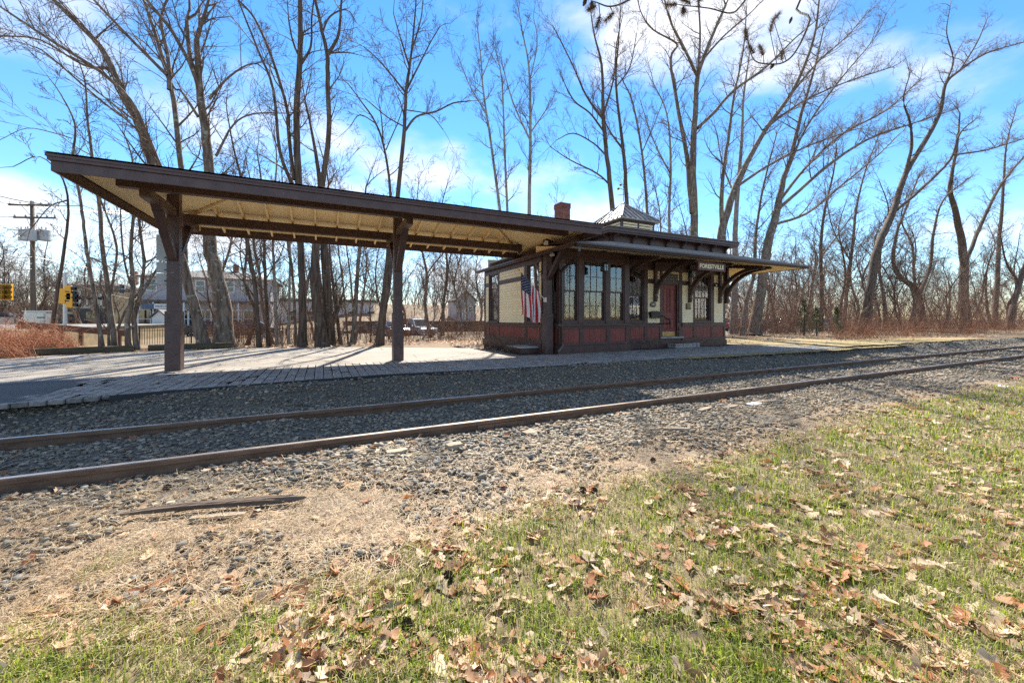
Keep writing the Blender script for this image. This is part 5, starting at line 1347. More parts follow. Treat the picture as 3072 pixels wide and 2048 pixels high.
make_tree('oak_tree', 'dark multi trunk tree in the dense thicket near the right edge', [
    px(20, [(2900, 1000, 34), (2892, 880, 28), (2890, 760, 25), (2870, 650, 20), (2850, 560, 15), (2870, 450, 9), (2880, 340, 5)]),
    px(20, [(2892, 800, 16), (2940, 680, 13), (3000, 560, 10), (3072, 470, 6), (3120, 420, 3)], sy=-2),
    px(20, [(2985, 1000, 20), (2990, 860, 17), (3000, 700, 14), (3010, 560, 10), (3020, 430, 6), (3050, 320, 3)], sy=2)], 133, M_BARK_D, f0=0.3, nb=18, blen=2.8)
make_tree('slender_tree', 'slim dark tree between the eave tip and the crooked tree', [
    px(20, [(2462, 1005, 15), (2465, 870, 13), (2462, 770, 12), (2470, 650, 9), (2500, 520, 6), (2510, 430, 3)]),
    px(20, [(2463, 770, 7), (2510, 710, 5), (2560, 640, 3)], sy=1)], 134, M_BARK_D, f0=0.35, nb=22, blen=2.2)
make_tree('slender_tree', 'slim forked tree just left of the crooked tree on the right', [
    px(22, [(2530, 1005, 13), (2540, 880, 12), (2555, 760, 10), (2570, 620, 8), (2600, 500, 5), (2640, 400, 3)]),
    px(22, [(2550, 780, 6), (2500, 690, 5), (2480, 600, 3)], sy=1)], 135, M_BARK, f0=0.3, nb=22, blen=2.4)
make_tree('slender_tree', 'thin tree at the far left edge with drooping twigs over the signals', [
    px(19, [(150, 1040, 14), (168, 900, 12), (190, 760, 10), (205, 640, 8), (190, 540, 6), (120, 470, 4), (40, 500, 3)]),
    px(19, [(205, 600, 6), (150, 620, 4), (90, 690, 3)], sy=-2)], 136, M_BARK_D, f0=0.45, nb=12, blen=1.6)

# --- young wood further back: a few kinds, copied
def proto_tree(seed, h, r, nb, blen, up, mat):
    rng = random.Random(seed); pts = []; x = y = 0
    for i in range(6):
        f = i/5; pts.append((x, y, h*f, r*(1-0.85*f))); x += rng.gauss(0, 0.05*h); y += rng.gauss(0, 0.05*h)
    st_ = [pts]
    a = pts[2]; st_.append([a[:3]+(a[3]*0.7,), (a[0]+rng.gauss(0, .1*h), a[1]+rng.gauss(0, .1*h), a[2]+0.22*h, a[3]*0.45), (a[0]+rng.gauss(0, .16*h), a[1]+rng.gauss(0, .16*h), a[2]+0.45*h, a[3]*0.15)])
    return make_tree('young_tree', 'x', st_, seed, mat, f0=0.22, nb=nb, blen=blen, nch=(6, 4), up=up, rmin=0.0075, wig=0.16)
protos = [proto_tree(300+i, h, r, nb, bl, up, m) for i, (h, r, nb, bl, up, m) in enumerate(((11, 0.13, 20, 2.6, .1, M_BARK), (9, 0.10, 24, 2.4, .06, M_BARK_D), (13, 0.16, 18, 3.0, .1, M_BARK_D), (8, 0.08, 26, 2.0, .12, M_BARK_P), (10, 0.11, 24, 2.6, .02, M_BARK), (6.5, 0.07, 26, 1.9, .1, M_BARK_D)))]
def copy_tree(root, loc, rz, sc, label, group):
    r = root.copy(); COL.objects.link(r); r.location = loc; r.rotation_euler = (0, 0, rz); r.scale = (sc, sc, sc)
    r['label'] = label; r['group'] = group
    for ch in root.children:
        c_ = ch.copy(); COL.objects.link(c_); c_.parent = r
    return r
rw = random.Random(77)
zones = [  # u range, Y range, count, label
    ((1270, 1760), (24, 44), 18, 'small bare tree in the wood between the canopy and the chimney'),
    ((640, 1270), (23, 30), 16, 'thin bare tree standing beyond the fence under the canopy'),
    ((1900, 2330), (21, 34), 24, 'small bare tree in the wood behind the station roof'),
    ((2330, 2760), (17, 32), 38, 'small bare tree in the brushy wood right of the station'),
    ((2740, 3200), (16, 30), 40, 'small bare tree in the dense thicket at the right'),
    ((20, 420), (48, 66), 18, 'small bare tree on the far slope behind the cream house'),
    ((-150, 100), (40, 60), 8, 'small bare tree beyond the signals at the far left'),
    ((1180, 1470), (44, 60), 8, 'small bare tree on the hillside lawn behind the canopy')]
spots = []
for (u0, u1), (y0, y1), n_, lab in zones:
    for k in range(n_):
        u = u0 + (u1-u0)*(k+rw.random())/n_; Y = rw.uniform(y0, y1)
        x, y, _ = at(u, 1000, Y); spots.append((x, y, lab))
for k, (x, y, lab) in enumerate(spots):
    p = protos[k % 6]
    sc = rw.uniform(0.65, 1.15) * (0.8 if 'far slope' in lab or 'signals' in lab else 1.0) * (0.8 if 'fence' in lab else 1.0)
    loc = (x, y, float(H(x, y)) - 0.02); rz = rw.uniform(0, 6.28); grp = 'young bare trees: ' + lab[11:50]
    if k < 6:
        p.location = loc; p.rotation_euler = (0, 0, rz); p.scale = (sc, sc, sc); p['label'] = lab; p['group'] = grp
    else: copy_tree(p, loc, rz, sc, lab, grp)

# --- tangled undergrowth (stuff)
def thicket(name, label, pts, hmin, hmax, seed, tint0, tint1, lean=0.5, r0=0.006, npt=6, per=3, droop=0.0, dirx=None):
    rng = random.Random(seed); paths = []; 
    for (x, y) in pts:
        z = float(H(x, y)) - 0.02
        for _ in range(per):
            h = rng.uniform(hmin, hmax); az = rng.uniform(0, 6.283); ln = rng.uniform(0.1, lean)
            d = unit((math.cos(az)*ln + (dirx or 0), math.sin(az)*ln, 1)); p = (x+rng.gauss(0, .1), y+rng.gauss(0, .1), z); P = [p]; R = [r0]
            for i in range(1, npt):
                d = unit((d[0]+rng.gauss(0, .16), d[1]+rng.gauss(0, .16), d[2]+rng.gauss(0, .1)-droop*i/npt))
                p = tuple(p[m]+d[m]*h/(npt-1) for m in range(3)); P.append(p); R.append(r0*(1-0.7*i/(npt-1)))
                if rng.random() < 0.75:
                    s = perp(d, rng); q = unit(tuple(d[m]*0.6+s[m]*0.8 for m in range(3))); l2 = h*rng.uniform(.12, .35)
                    paths.append(([p, tuple(p[m]+q[m]*l2*.5 for m in range(3)), tuple(p[m]+(q[m]+rng.gauss(0, .15))*l2 for m in range(3))], [r0*.6, r0*.5, r0*.35]))
            paths.append((P, R))
    V, F = tubes(paths, 3)
    # tubes() groups by length; tint per tube
    T = []
    byn = {}
    for p, r in paths: byn[len(p)] = byn.get(len(p), 0)+1
    for n_, c_ in byn.items():
        f = RNG.uniform(0, 1, (c_, 1)); col = np.array(tint0)[None]*(1-f)+np.array(tint1)[None]*f
        T.append(np.repeat(col, n_*3, 0))
    o = npobj(name, V, F, M_TWIG_R, None, np.concatenate(T)); stuff(o); tag(o, label, 'undergrowth'); return o
rt = random.Random(8)
P1 = []
for k in range(1350):
    u = rt.uniform(2190, 3250); Y = rt.uniform(13.2, 24) if u > 2700 else rt.uniform(15.5, 25)
    x, y, _ = at(u, 1000, Y); P1.append((x, y))
thicket('brush_thicket', 'grey brown tangled brush along the wood edge right of the station', P1, 1.2, 6.0, 21, (0.55, 0.52, 0.5), (1.15, 1.05, 0.95), per=4, npt=5)
P2 = []
for k in range(420):
    u = rt.uniform(2500, 3250); Y = rt.uniform(10.5, 14.5); x, y, _ = at(u, 1000, Y); P2.append((x, y))
thicket('briar_patch', 'low reddish briars and dry stems at the right wood edge', P2, 0.5, 1.6, 22, (0.9, 0.8, 0.6), (1.5, 1.0, 0.7), per=4, npt=5, droop=0.35, lean=0.9)
P3 = []
for k in range(420):
    u = rt.uniform(-260, 245); Y = rt.uniform(15.6, 18.6) if u < 120 else rt.uniform(16.9, 18.4)
    x, y, _ = at(u, 1040, Y); P3.append((x, y))
thicket('red_brush', 'bank of bent reddish brown dry stems at the left edge', P3, 0.7, 1.5, 23, (1.4, 1.05, 0.75), (3.0, 2.35, 1.75), per=5, npt=5, droop=0.5, lean=0.5, dirx=-0.7, r0=0.006)
P4 = []
for k in range(260):
    u = rt.uniform(620, 1480); Y = rt.uniform(18.4, 26); x, y, _ = at(u, 1030, Y); P4.append((x, y))
thicket('roadside_brush', 'thin leafless saplings and brambles between trunks behind the canopy', P4, 0.6, 2.8, 24, (0.6, 0.55, 0.5), (1.5, 1.2, 0.9), per=4)
P5 = []
for k in range(1000):
    u = rt.uniform(-300, 3400); Y = rt.uniform(66, 105) if u < 1900 else rt.uniform(34, 60); x, y, _ = at(u, 1000, Y); P5.append((x, y))
P5 += [(rt.uniform(-50, 90), rt.uniform(-75, -38)) for _ in range(260)]
thicket('distant_wood', 'distant leafless wood along the skyline behind everything', P5, 4, 10, 25, (0.5, 0.45, 0.42), (0.85, 0.75, 0.65), per=5, lean=0.35, r0=0.034, npt=4)

def evergreen(name, label, x, y, h, w, seed):
    rng = random.Random(seed); z0 = float(H(x, y)); t = thing(name, label, 'evergreen', (x, y, z0))
    MB().tube([(x, y, z0-0.05), (x+0.04, y, z0+h*.5), (x, y, z0+h*.97)], [0.05, 0.03, 0.008], 7).build('trunk', M_BARK_D, t)
    paths = []; V = []; F = []
    for k in range(int(130*h)):
        f = rng.random()**0.8; z = z0 + 0.08*h + f*0.9*h; az = rng.uniform(0, 6.283); L = w*(1-f*0.8)*rng.uniform(.4, 1.05)
        d = (math.cos(az), math.sin(az), rng.uniform(-.1, .5)); b_ = (x+d[0]*L*.35, y+d[1]*L*.35, z+d[2]*L*.35); e = (x+d[0]*L, y+d[1]*L, z+d[2]*L)
        for m in range(16):
            g = rng.random(); c = Vector(b_).lerp(Vector(e), g) + Vector((rng.gauss(0, .03), rng.gauss(0, .03), rng.gauss(0, .03)))
            q = Vector((rng.gauss(0, 1)+d[0], rng.gauss(0, 1)+d[1], rng.gauss(0, 1)+.5)).normalized()*rng.uniform(.05, .10); s = Vector(perp(tuple(q.normalized()), rng))*0.006
            n_ = len(V); V += [c-s, c+s, c+q]; F.append((n_, n_+1, n_+2))
    npobj('crown', np.array([tuple(v) for v in V]), np.array(F), M_CEDAR, t)
for (u, Y, h, w, lab) in ((2412, 15.5, 2.5, 0.75, 'green cedar sapling right of the eave tip, the tallest'), (2450, 14.8, 1.9, 0.6, 'green cedar sapling beside the tallest one'), (2510, 15.4, 2.0, 0.5, 'yellow green cedar sapling, rightmost of three'), (2520, 14.6, 0.6, 0.4, 'tiny green cedar seedling in the leaf litter')):
    x, y, _ = at(u, 1000, Y); evergreen('cedar_sapling', lab, x, y, h, w, int(u))
# bare shrubs by the station
def shrub(label, x, y, h, n_, seed, name='bare_shrub'):
    rng = random.Random(seed); out = [[], [], [], []]
    for k in range(n_):
        az = rng.uniform(0, 6.283); grow(out, (x+rng.gauss(0, .06), y+rng.gauss(0, .06), -0.02), unit((math.cos(az)*.5, math.sin(az)*.5, 1)), h*rng.uniform(.6, 1.1), .007, 1, rng, .04, .16, (0, 4, 3), .0025)
    t = thing(name, label, 'shrub', (x, y, 0))
    V, F = tubes(out[1], 4); npobj('stems', V, F, M_TWIG, t)
    if out[2]:
        V, F = tubes(out[2]+out[3], 3); npobj('twigs', V, F, M_TWIG, t)
shrub('bare twiggy shrub at the back corner of the left station wall', 5.75, 14.9, 0.8, 9, 1)
shrub('bare twiggy shrub in the mulch below the flag', 5.65, 12.9, 0.9, 10, 2)
shrub('low bare shrub beside the wooden step', 5.45, 11.4, 0.55, 10, 3)
shrub('tiny dry stems in the mulch left of the stone step', 10.75, 10.62, 0.42, 7, 4)
# ================================================================== street side
def wire(name, pts, r, label, group='overhead wires', sag=0.3):
    P = [Vector(p) for p in pts]; out = []
    for a, b_ in zip(P[:-1], P[1:]):
        for i in range(8):
            t = i/8; q = a.lerp(b_, t); q.z -= sag*4*t*(1-t); out.append(q)
    out.append(P[-1])
    o = MB().tube(out, r, 4).build(name, M_BLACK); tag(o, label, 'wire', group)
PB = at(102, 960, 45)
up_ = thing('utility_pole', 'wooden utility pole with two crossarms and three transformers at the left', 'utility pole', (PB[0], PB[1], -0.6))
def zz(v, Y=45, u=102): return at(u, v, Y)[2]
MB().tube([(PB[0], 45, -0.7), (PB[0]-0.05, 45, 4), (PB[0]-0.1, 45, zz(604))], [0.19, 0.16, 0.12], 10).build('pole', M_POLEWOOD, up_, smooth=True)
for (ua, ub, v) in ((25, 150, 615), (40, 168, 653)):
    a, b_ = at(ua, v-1, 44.8), at(ub, v+1, 44.8)
    cr_ = MB().beam(a, b_, 0.10, 0.13).build('crossarm', M_POLEWOOD, up_)
    for f in (0.03, 0.28, 0.55, 0.78, 0.97):
        p = Vector(a).lerp(Vector(b_), f); MB().lathe((p.x, p.y, p.z+0.06), [(0.03, 0), (0.07, 0.05), (0.06, 0.12), (0.03, 0.18)], 8).build('insulator', M_GREYPAINT, cr_)
    MB().tube([Vector(a).lerp(Vector(b_), .3), (PB[0]-0.08, 44.85, a[2]-0.8)], 0.02, 5).build('strut', M_GALV, cr_)
for (ua, ub, dy) in ((60, 80, 0.3), (76, 104, -0.45), (117, 146, 0.1)):
    c0 = at((ua+ub)/2, 722, 45+dy); w = (ub-ua)*0.0266/2; h = (722-689)*0.0266
    tr = MB().lathe((c0[0], c0[1], c0[2]), [(w*.9, 0), (w, 0.05), (w, h-0.06), (w*1.05, h-0.05), (w*.8, h)], 14).build('transformer', M_GREYPAINT, up_, smooth=False)
    for dx in (-.12, .12): MB().lathe((c0[0]+dx, c0[1], c0[2]+h), [(0.04, 0), (0.05, .1), (0.03, .25)], 8).build('bushing', M_GREYPAINT, tr)
    MB().beam((c0[0], c0[1], c0[2]+h*.6), (PB[0]-0.05, 45, c0[2]+h*.6), 0.06, 0.06).build('mount', M_GALV, tr)
# wires
for (pp, lab) in (([at(-120, 530, 40), at(26, 612, 44.8), at(480, 628, 60)], 'thin wire from the upper crossarm, topmost'),
                  ([at(-120, 560, 40), at(90, 612, 44.8), at(520, 640, 62)], 'thin wire from the upper crossarm, second from top'),
                  ([at(-120, 552, 30), at(250, 617, 34), at(480, 660, 50)], 'dark wire crossing behind the canopy corner'),
                  ([at(-120, 610, 42), at(42, 650, 44.8), at(600, 690, 66)], 'thin wire from the lower crossarm'),
                  ([at(-60, 690, 40), at(98, 700, 45)], 'short wire reaching the pole from the left'),
                  ([at(-60, 735, 38), at(100, 770, 45), at(620, 850, 62), at(1460, 838, 70)], 'thick cable running from the pole to the right'),
                  ([at(-60, 750, 38), at(100, 790, 45), at(500, 870, 60)], 'lower cable running from the pole behind the thin trees'),
                  ([at(-60, 770, 38), at(100, 806, 45), at(420, 900, 55)], 'lowest cable left of the thin trees'),
                  ([at(1060, 792, 46), at(1450, 834, 44)], 'bright wire crossing behind the middle post'),
                  ([at(1150, 862, 46), at(1460, 880, 44)], 'lower wire crossing behind the middle post')):
    wire('overhead_wire', pp, 0.022, lab, sag=0.35)

def signal(x, y, z, parent, name='signal_head', faces=1):
    o = MB().box(x-0.17, x+0.17, y-0.12, y+0.12, z-0.5, z+0.5).build(name, M_TRAFFIC, parent, 0.03)
    for k in range(3): MB().tube([(x+0.17, y, z+0.32-k*0.32), (x+0.38, y, z+0.30-k*0.32)], [0.13, 0.13], 12, cap=False).build('visor', M_BLACK, o)
    return o
mst = at(195, 975, 38)
sm = thing('signal_mast', 'pale metal mast carrying yellow traffic signals', 'traffic signal', (mst[0], 38, 0.5))
MB().tube([(mst[0], 38, 0.2), (mst[0], 38, at(195, 818, 38)[2])], [0.11, 0.08], 10).build('mast', M_GALV, sm)
for (u, v) in ((188, 888), (205, 878), (210, 900)):
    p = at(u, v, 37.7); signal(p[0], p[1], p[2], sm)
for (u, lab) in ((9, 'yellow traffic signal hanging at the left edge, outer one'), (26, 'yellow traffic signal hanging at the left edge, inner one')):
    p = at(u, 876, 44); t = thing('traffic_signal', lab, 'traffic signal', (p[0], p[1], p[2]-.5), 'signals hung on the span wire')
    MB().box(p[0]-0.19, p[0]+0.19, p[1]-0.14, p[1]+0.14, p[2]-0.62, p[2]+0.62).build('housing', M_TRAFFIC, t, 0.03)
    for k in range(3): MB().tube([(p[0]+0.1, p[1]-0.14, p[2]+0.38-k*0.38), (p[0]+0.18, p[1]-0.42, p[2]+0.36-k*0.38)], 0.15, 12, cap=False).build('visor', M_BLACK, t)
    MB().tube([(p[0], p[1], p[2]+0.62), (p[0], p[1], p[2]+1.5)], 0.025, 6).build('hanger', M_BLACK, t)
wire('overhead_wire', [at(-80, 842, 44), at(60, 846, 44), at(195, 835, 38)], 0.02, 'span wire carrying the hanging traffic signals', sag=0.1)
# road bank on the left with cabinet, guard rail and block wall
M_BANK = noisy('bank_turf', (0.20, 0.15, 0.075), (0.32, 0.24, 0.13), 3, 0.9, 0.5, 30)
structure(MB().prism([(19.8, -0.45), (22.5, 0.05), (25.2, 0.62), (47, 0.62), (48, -0.7), (19.8, -0.7)], 'x', -70, -11.5).build('road_bank', M_BANK))
structure(MB().box(-70, -11.4, 29.5, 46, 0.60, 0.64).build('road', M_ROAD))
cb = thing('signal_cabinet', 'silver metal signal control cabinet at the left road edge', 'cabinet', (at(107, 975, 27)[0], 27, 0.6))
ca, cb_ = at(103, 975, 26.6), at(137, 975, 26.6)
MB().box(ca[0]-0.35, cb_[0], 26.6, 27.2, 0.6, 1.42).build('body', M_GALV, cb, 0.01)
MB().box(ca[0]-0.30, cb_[0]-0.05, 26.575, 26.598, 0.68, 1.36).build('door', M_GALV, cb, 0.006)
MB().box(ca[0]+0.1, ca[0]+0.34, 26.55, 26.573, 1.12, 1.17).build('handle', M_BLACK, cb)
MB().box(ca[0]-0.39, cb_[0]+0.04, 26.56, 27.25, 1.421, 1.47).build('top', M_GALV, cb, 0.006)
grl = thing('guard_rail', 'rusty steel guard rail running along the left road bank', 'guard rail', (at(200, 985, 25.6)[0], 25.6, 0.5))
ga, gb = Vector(at(50, 972, 25.7)), Vector(at(380, 1000, 25.0))
MB().beam(ga, gb, 0.08, 0.28).build('beam', M_RUST, grl)
for f in (0.02, 0.2, 0.38, 0.56, 0.74, 0.92):
    q = ga.lerp(gb, f); MB().box(q.x-0.07, q.x+0.07, q.y+0.05, q.y+0.17, q.z-0.75, q.z+0.12).build('post', M_RUST, grl)
bw_ = thing('block_wall', 'low tan concrete block wall at the left edge', 'wall', (at(10, 1000, 23)[0], 23, 0))
M_BLOCK = noisy('tan_block', (0.38, 0.32, 0.23), (0.50, 0.43, 0.32), 8, 0.9, 0.2, jitter=0.1)
w0 = at(36, 1000, 23)[0]
for r_ in range(3):
    for k in range(7):
        x1 = w0 - k*0.62 - (0.31 if r_ % 2 else 0); MB().box(x1-0.61, x1, 23, 23.3, -0.05+r_*0.23, 0.17+r_*0.23).build('block', M_BLOCK, bw_, 0.008)

# landscape timbers at the back of the forecourt
for (ua, va, ub, vb, lab) in ((58, 1066, 392, 1054, 'long mossy timber kerb, left one behind the forecourt'), (441, 1052, 702, 1043, 'mossy timber kerb, right one behind the leftmost post')):
    a, b_ = Vector(at(ua, va, 16.5)), Vector(at(ub, vb, 17.15)); a.z = b_.z = 0.11
    d = (b_-a).normalized()
    if ua < 100: a = Vector((-7.83, 16.42, 0.11)); b_ = Vector((-5.55, 17.08, 0.11))
    else: a = Vector((-5.22, 17.2, 0.11)); b_ = Vector((-2.95, 17.62, 0.11))
    tk = thing('timber_kerb', lab, 'kerb', tuple(a-Vector((0, 0, .11))), 'timber kerbs behind the forecourt')
    MB().beam(a, b_, 0.2, 0.2).build('timber', M_TIMBER, tk, 0.02)
    MB().lathe((a.x+0.5, a.y+0.12, 0.18), [(0.012, 0), (0.012, 0.06)], 6).build('spike', M_RUST, tk)

# picket fence
fn = thing('picket_fence', 'long black metal picket fence along the street behind the trees', 'fence', (3, 30, -0.63))
fx0, fx1, fy = -9.5, 17.0, 30.0
pk = MB().box(-0.011, 0.011, -0.011, 0.011, 0, 1.12).mesh('picket', M_BLACK)
x = fx0
while x < fx1:
    o = bpy.data.objects.new('picket', pk); o.location = (x, fy, -0.60); link(o, fn); x += 0.115
for z in (-0.45, 0.38): MB().box(fx0, fx1, fy-0.018, fy+0.018, z, z+0.035).build('rail', M_BLACK, fn)
x = fx0
while x < fx1+0.1: MB().box(x-0.035, x+0.035, fy-0.035, fy+0.035, -0.65, 0.62).build('post', M_BLACK, fn); x += 2.4

# retaining wall and hillside
M_RETAIN = noisy('dark_retaining_wall', (0.06, 0.05, 0.04), (0.13, 0.11, 0.09), 3, 0.9, 0.4, 20)
rw_ = thing('retaining_wall', 'dark stone retaining wall across the street below the hillside lawn', 'wall', (14, 43, -0.6))
for k in range(14):
    for r_ in range(3):
        x0 = 2 + k*1.7 + (0.85 if r_ % 2 else 0); MB().box(x0+0.01, x0+1.69, 43+0.04*(k % 2), 43.6, -0.65+r_*0.5, -0.16+r_*0.5).build('stone', M_RETAIN, rw_, 0.03)
M_LAWN = noisy('hillside_grass', (0.12, 0.13, 0.035), (0.24, 0.20, 0.08), 1.2, 0.9, 0.3, 20)
xs_ = np.linspace(13, 29, 20); ys_ = np.linspace(43.6, 54, 14)
sheet('hillside_lawn', xs_, ys_, M_LAWN, 0.25)

# ------------------------------------------------------------------ buildings
def window_part(parent, q, fw=0.08, mat=None, glass=None, d=0.05):
    """q: (s0,s1,z0,z1,y) window on a wall facing the camera"""
    s0, s1, z0, z1, y = q
    w = MB()
    for a in ((s0, s0+fw, z0, z1), (s1-fw, s1, z0, z1), (s0+fw, s1-fw, z1-fw, z1), (s0+fw, s1-fw, z0, z0+fw)): w.box(a[0], a[1], y-d, y-0.002, a[2], a[3])
    o = w.build('window', mat or M_WHITE, parent)
    MB().box(s0+fw, s1-fw, y-0.025, y-0.004, z0+fw, z1-fw).build('pane', glass or M_DARKGLASS, o)
    MB().box(s0+fw, s1-fw, y-0.04, y-0.026, (z0+z1)/2-0.03, (z0+z1)/2+0.03).build('bar', mat or M_WHITE, o)
    return o
def siding_mat(name, c, sc=6.0):
    m, n, l, b = new_mat(name)
    tcn = n.new('ShaderNodeTexCoord'); w = n.new('ShaderNodeTexWave'); w.wave_type = 'BANDS'; w.bands_direction = 'Z'; w.wave_profile = 'SAW'; w.inputs['Scale'].default_value = sc/6.283*2
    l.new(tcn.outputs['Object'], w.inputs['Vector'])
    bp = n.new('ShaderNodeBump'); bp.inputs['Strength'].default_value = 0.8; bp.inputs['Distance'].default_value = 0.03
    l.new(w.outputs['Fac'], bp.inputs['Height']); l.new(bp.outputs['Normal'], b.inputs['Normal'])
    t = n.new('ShaderNodeTexNoise'); t.inputs['Scale'].default_value = 1.5
    r = n.new('ShaderNodeValToRGB'); r.color_ramp.elements[0].color = (*[k*.88 for k in c], 1); r.color_ramp.elements[1].color = (*c, 1)
    l.new(t.outputs['Fac'], r.inputs['Fac']); l.new(r.outputs['Color'], b.inputs['Base Color']); b.inputs['Roughness'].default_value = 0.6
    return m
M_SIDE_C = siding_mat('cream_siding', (0.62, 0.56, 0.42)); M_SIDE_G = siding_mat('grey_siding', (0.44, 0.43, 0.45)); M_SIDE_Y = siding_mat('yellow_stucco', (0.62, 0.50, 0.30), 1)
M_SIDE_W = siding_mat('white_siding', (0.70, 0.70, 0.68)); M_DROOF = noisy('dark_roofing', (0.09, 0.085, 0.08), (0.16, 0.15, 0.14), 3, 0.85, 0.2, 30)
M_SHOP = noisy('dark_shopfront', (0.035, 0.03, 0.03), (0.07, 0.06, 0.055), 2, 0.5)
# cream two storey house
Yh = 66
ax, bx_ = at(172, 950, Yh)[0], at(322, 950, Yh)[0]
hz1 = at(240, 862, Yh)[2]; hzm = at(240, 925, Yh)[2]
hs1 = thing('cream_house', 'two storey cream house with dark ground floor behind the signal mast', 'house', ((ax+bx_)/2, Yh, 0))
MB().box(ax, bx_+1.2, Yh, Yh+11, -0.8, hz1).build('wall', M_SIDE_C, hs1)
MB().box(ax-0.05, bx_+1.25, Yh-0.25, Yh-0.005, -0.8, hzm).build('shopfront', M_SHOP, hs1)
MB().box(ax-0.5, bx_+1.7, Yh-0.6, Yh+11.5, hz1, hz1+0.3).add([(ax-0.5, Yh-0.6, hz1+.3), (bx_+1.7, Yh-0.6, hz1+.3), (bx_+1.7, Yh+11.5, hz1+.3), (ax-0.5, Yh+11.5, hz1+.3), (ax+3, Yh+5, hz1+1.3), (bx_-2, Yh+5, hz1+1.3)], [(0,1,5,4),(1,2,5),(2,3,4,5),(3,0,4)]).build('roof', M_DROOF, hs1)
MB().box(ax+5.2, ax+5.9, Yh+4, Yh+4.7, hz1+0.8, hz1+2.6).build('chimney', M_BRICK, hs1)
n_ = 6
M_SHUT = plain('shutter_brown', (0.16, 0.12, 0.08), 0.7)
for k in range(n_):
    s0 = ax + 0.6 + (bx_-ax-0.6)*k/n_
    for (za, zb) in ((hz1-1.5, hz1-0.35), (hzm+0.3, hzm+1.5)):
        o = window_part(hs1, (s0, s0+0.8, za, zb, Yh)); MB().box(s0+0.85, s0+1.05, Yh-0.05, Yh-0.004, za, zb).build('shutter', M_SHUT, hs1)
for k in range(4): window_part(hs1, (ax+0.6+k*1.9, ax+2.0+k*1.9, 0.2, 2.0, Yh-0.25), mat=M_SHOP)
yx0, yx1 = at(322, 950, 62)[0], at(395, 950, 62)[0]
hs2 = thing('yellow_annex', 'pale yellow plain building wall right of the cream house', 'building', ((yx0+yx1)/2, 62, 0))
MB().box(yx0, yx1, 62, 70, -0.8, at(360, 875, 62)[2]).build('wall', M_SIDE_Y, hs2)
MB().box(yx0-0.15, yx1+0.15, 61.8, 70.2, at(360, 875, 62)[2], at(360, 870, 62)[2]).build('roof', M_DROOF, hs2)
window_part(hs2, (yx0+1.0, yx0+1.6, 4.0, 5.2, 62)); window_part(hs2, (yx0+2.3, yx0+2.9, 2.0, 3.2, 62))
# low tan building far left
lx0, lx1 = at(-90, 950, 88)[0], at(168, 950, 88)[0]
hs3 = thing('tan_building', 'low tan flat roofed building at the far left edge', 'building', ((lx0+lx1)/2, 88, 0))
lt = at(60, 922, 88)[2]
MB().box(lx0, lx1, 88, 96, -0.8, lt).build('wall', M_SIDE_Y, hs3); MB().box(lx0-.1, lx1+.1, 87.8, 96.2, lt, lt+0.35).build('parapet', M_SIDE_C, hs3)
for k in range(4): MB().box(lx0+2+k*4.6, lx0+4.6+k*4.6, 87.9, 87.99, -0.6, lt-0.9).build('garage_door', M_SIDE_C, hs3)
MB().box(lx0+0.3, lx0+1.6, 87.85, 87.99, 0.3, lt-0.4).build('shop_window', M_DARKGLASS, hs3)
# grey two storey building
Yg = 50
gx0, gx1 = at(420, 950, Yg)[0], at(812, 950, Yg)[0]
gz1, gzm = at(560, 832, Yg)[2], at(560, 905, Yg)[2]
hs4 = thing('grey_building', 'large grey two storey building with shops seen under the canopy', 'building', ((gx0+gx1)/2, Yg, 0))
MB().box(gx0, gx1, Yg, Yg+10, -0.8, gz1).build('wall', M_SIDE_G, hs4)
MB().add([(gx0-.5, Yg-.5, gz1), (gx1+.5, Yg-.5, gz1), (gx1+.5, Yg+10.5, gz1), (gx0-.5, Yg+10.5, gz1), (gx0+4, Yg+5, gz1+1.3), (gx1-4, Yg+5, gz1+1.3)], [(0,1,5,4),(1,2,5),(2,3,4,5),(3,0,4),(3,2,1,0)]).build('roof', M_DROOF, hs4)
MB().box(gx0-0.4, gx1+0.3, Yg-1.0, Yg-0.004, gzm-0.1, gzm+0.12).build('awning_roof', M_DROOF, hs4)
MB().box(gx0+6.8, gx0+7.3, Yg+4, Yg+4.5, gz1+0.6, gz1+2.0).build('chimney', M_BRICK, hs4)
for u in (455, 520, 601, 690, 738): s0 = at(u, 900, Yg)[0]; window_part(hs4, (s0-0.4, s0+0.4, gzm+1.0, gzm+2.2, Yg))
for u in (440, 480, 540, 590, 640, 700, 755): s0 = at(u, 900, Yg)[0]; window_part(hs4, (s0-0.75, s0+0.75, 0.1, 2.0, Yg))
for u in (426, 470, 560, 640, 720, 780): s0 = at(u, 900, Yg)[0]; MB().box(s0-0.06, s0+0.06, Yg-0.95, Yg-0.83, -0.7, gzm-0.1).build('column', M_WHITE, hs4)
M_BLUE = plain('sign_blue', (0.06, 0.11, 0.20), 0.5)
ss = thing('shop_sign', 'blue shop sign with white panel lettered VARASCON on the grey building', 'sign', (at(463, 917, Yg-1.1)[0], Yg-1.1, gzm-0.7))
s0, s1, s2 = at(425, 917, Yg-1.1)[0], at(462, 917, Yg-1.1)[0], at(505, 917, Yg-1.1)[0]
za, zb = at(463, 926, Yg-1.1)[2], at(463, 911, Yg-1.1)[2]
MB().box(s0, s1, Yg-1.1, Yg-1.02, za, zb).build('blue_panel', M_BLUE, ss); MB().box(s1, s2, Yg-1.1, Yg-1.02, za, zb).build('white_panel', M_WHITE, ss)
lettering('VARASCON', 0.26, M_BLUE, ((s1+s2)/2, Yg-1.104, (za+zb)/2), ss, 0.004, maxw=(s2-s1)*0.85)
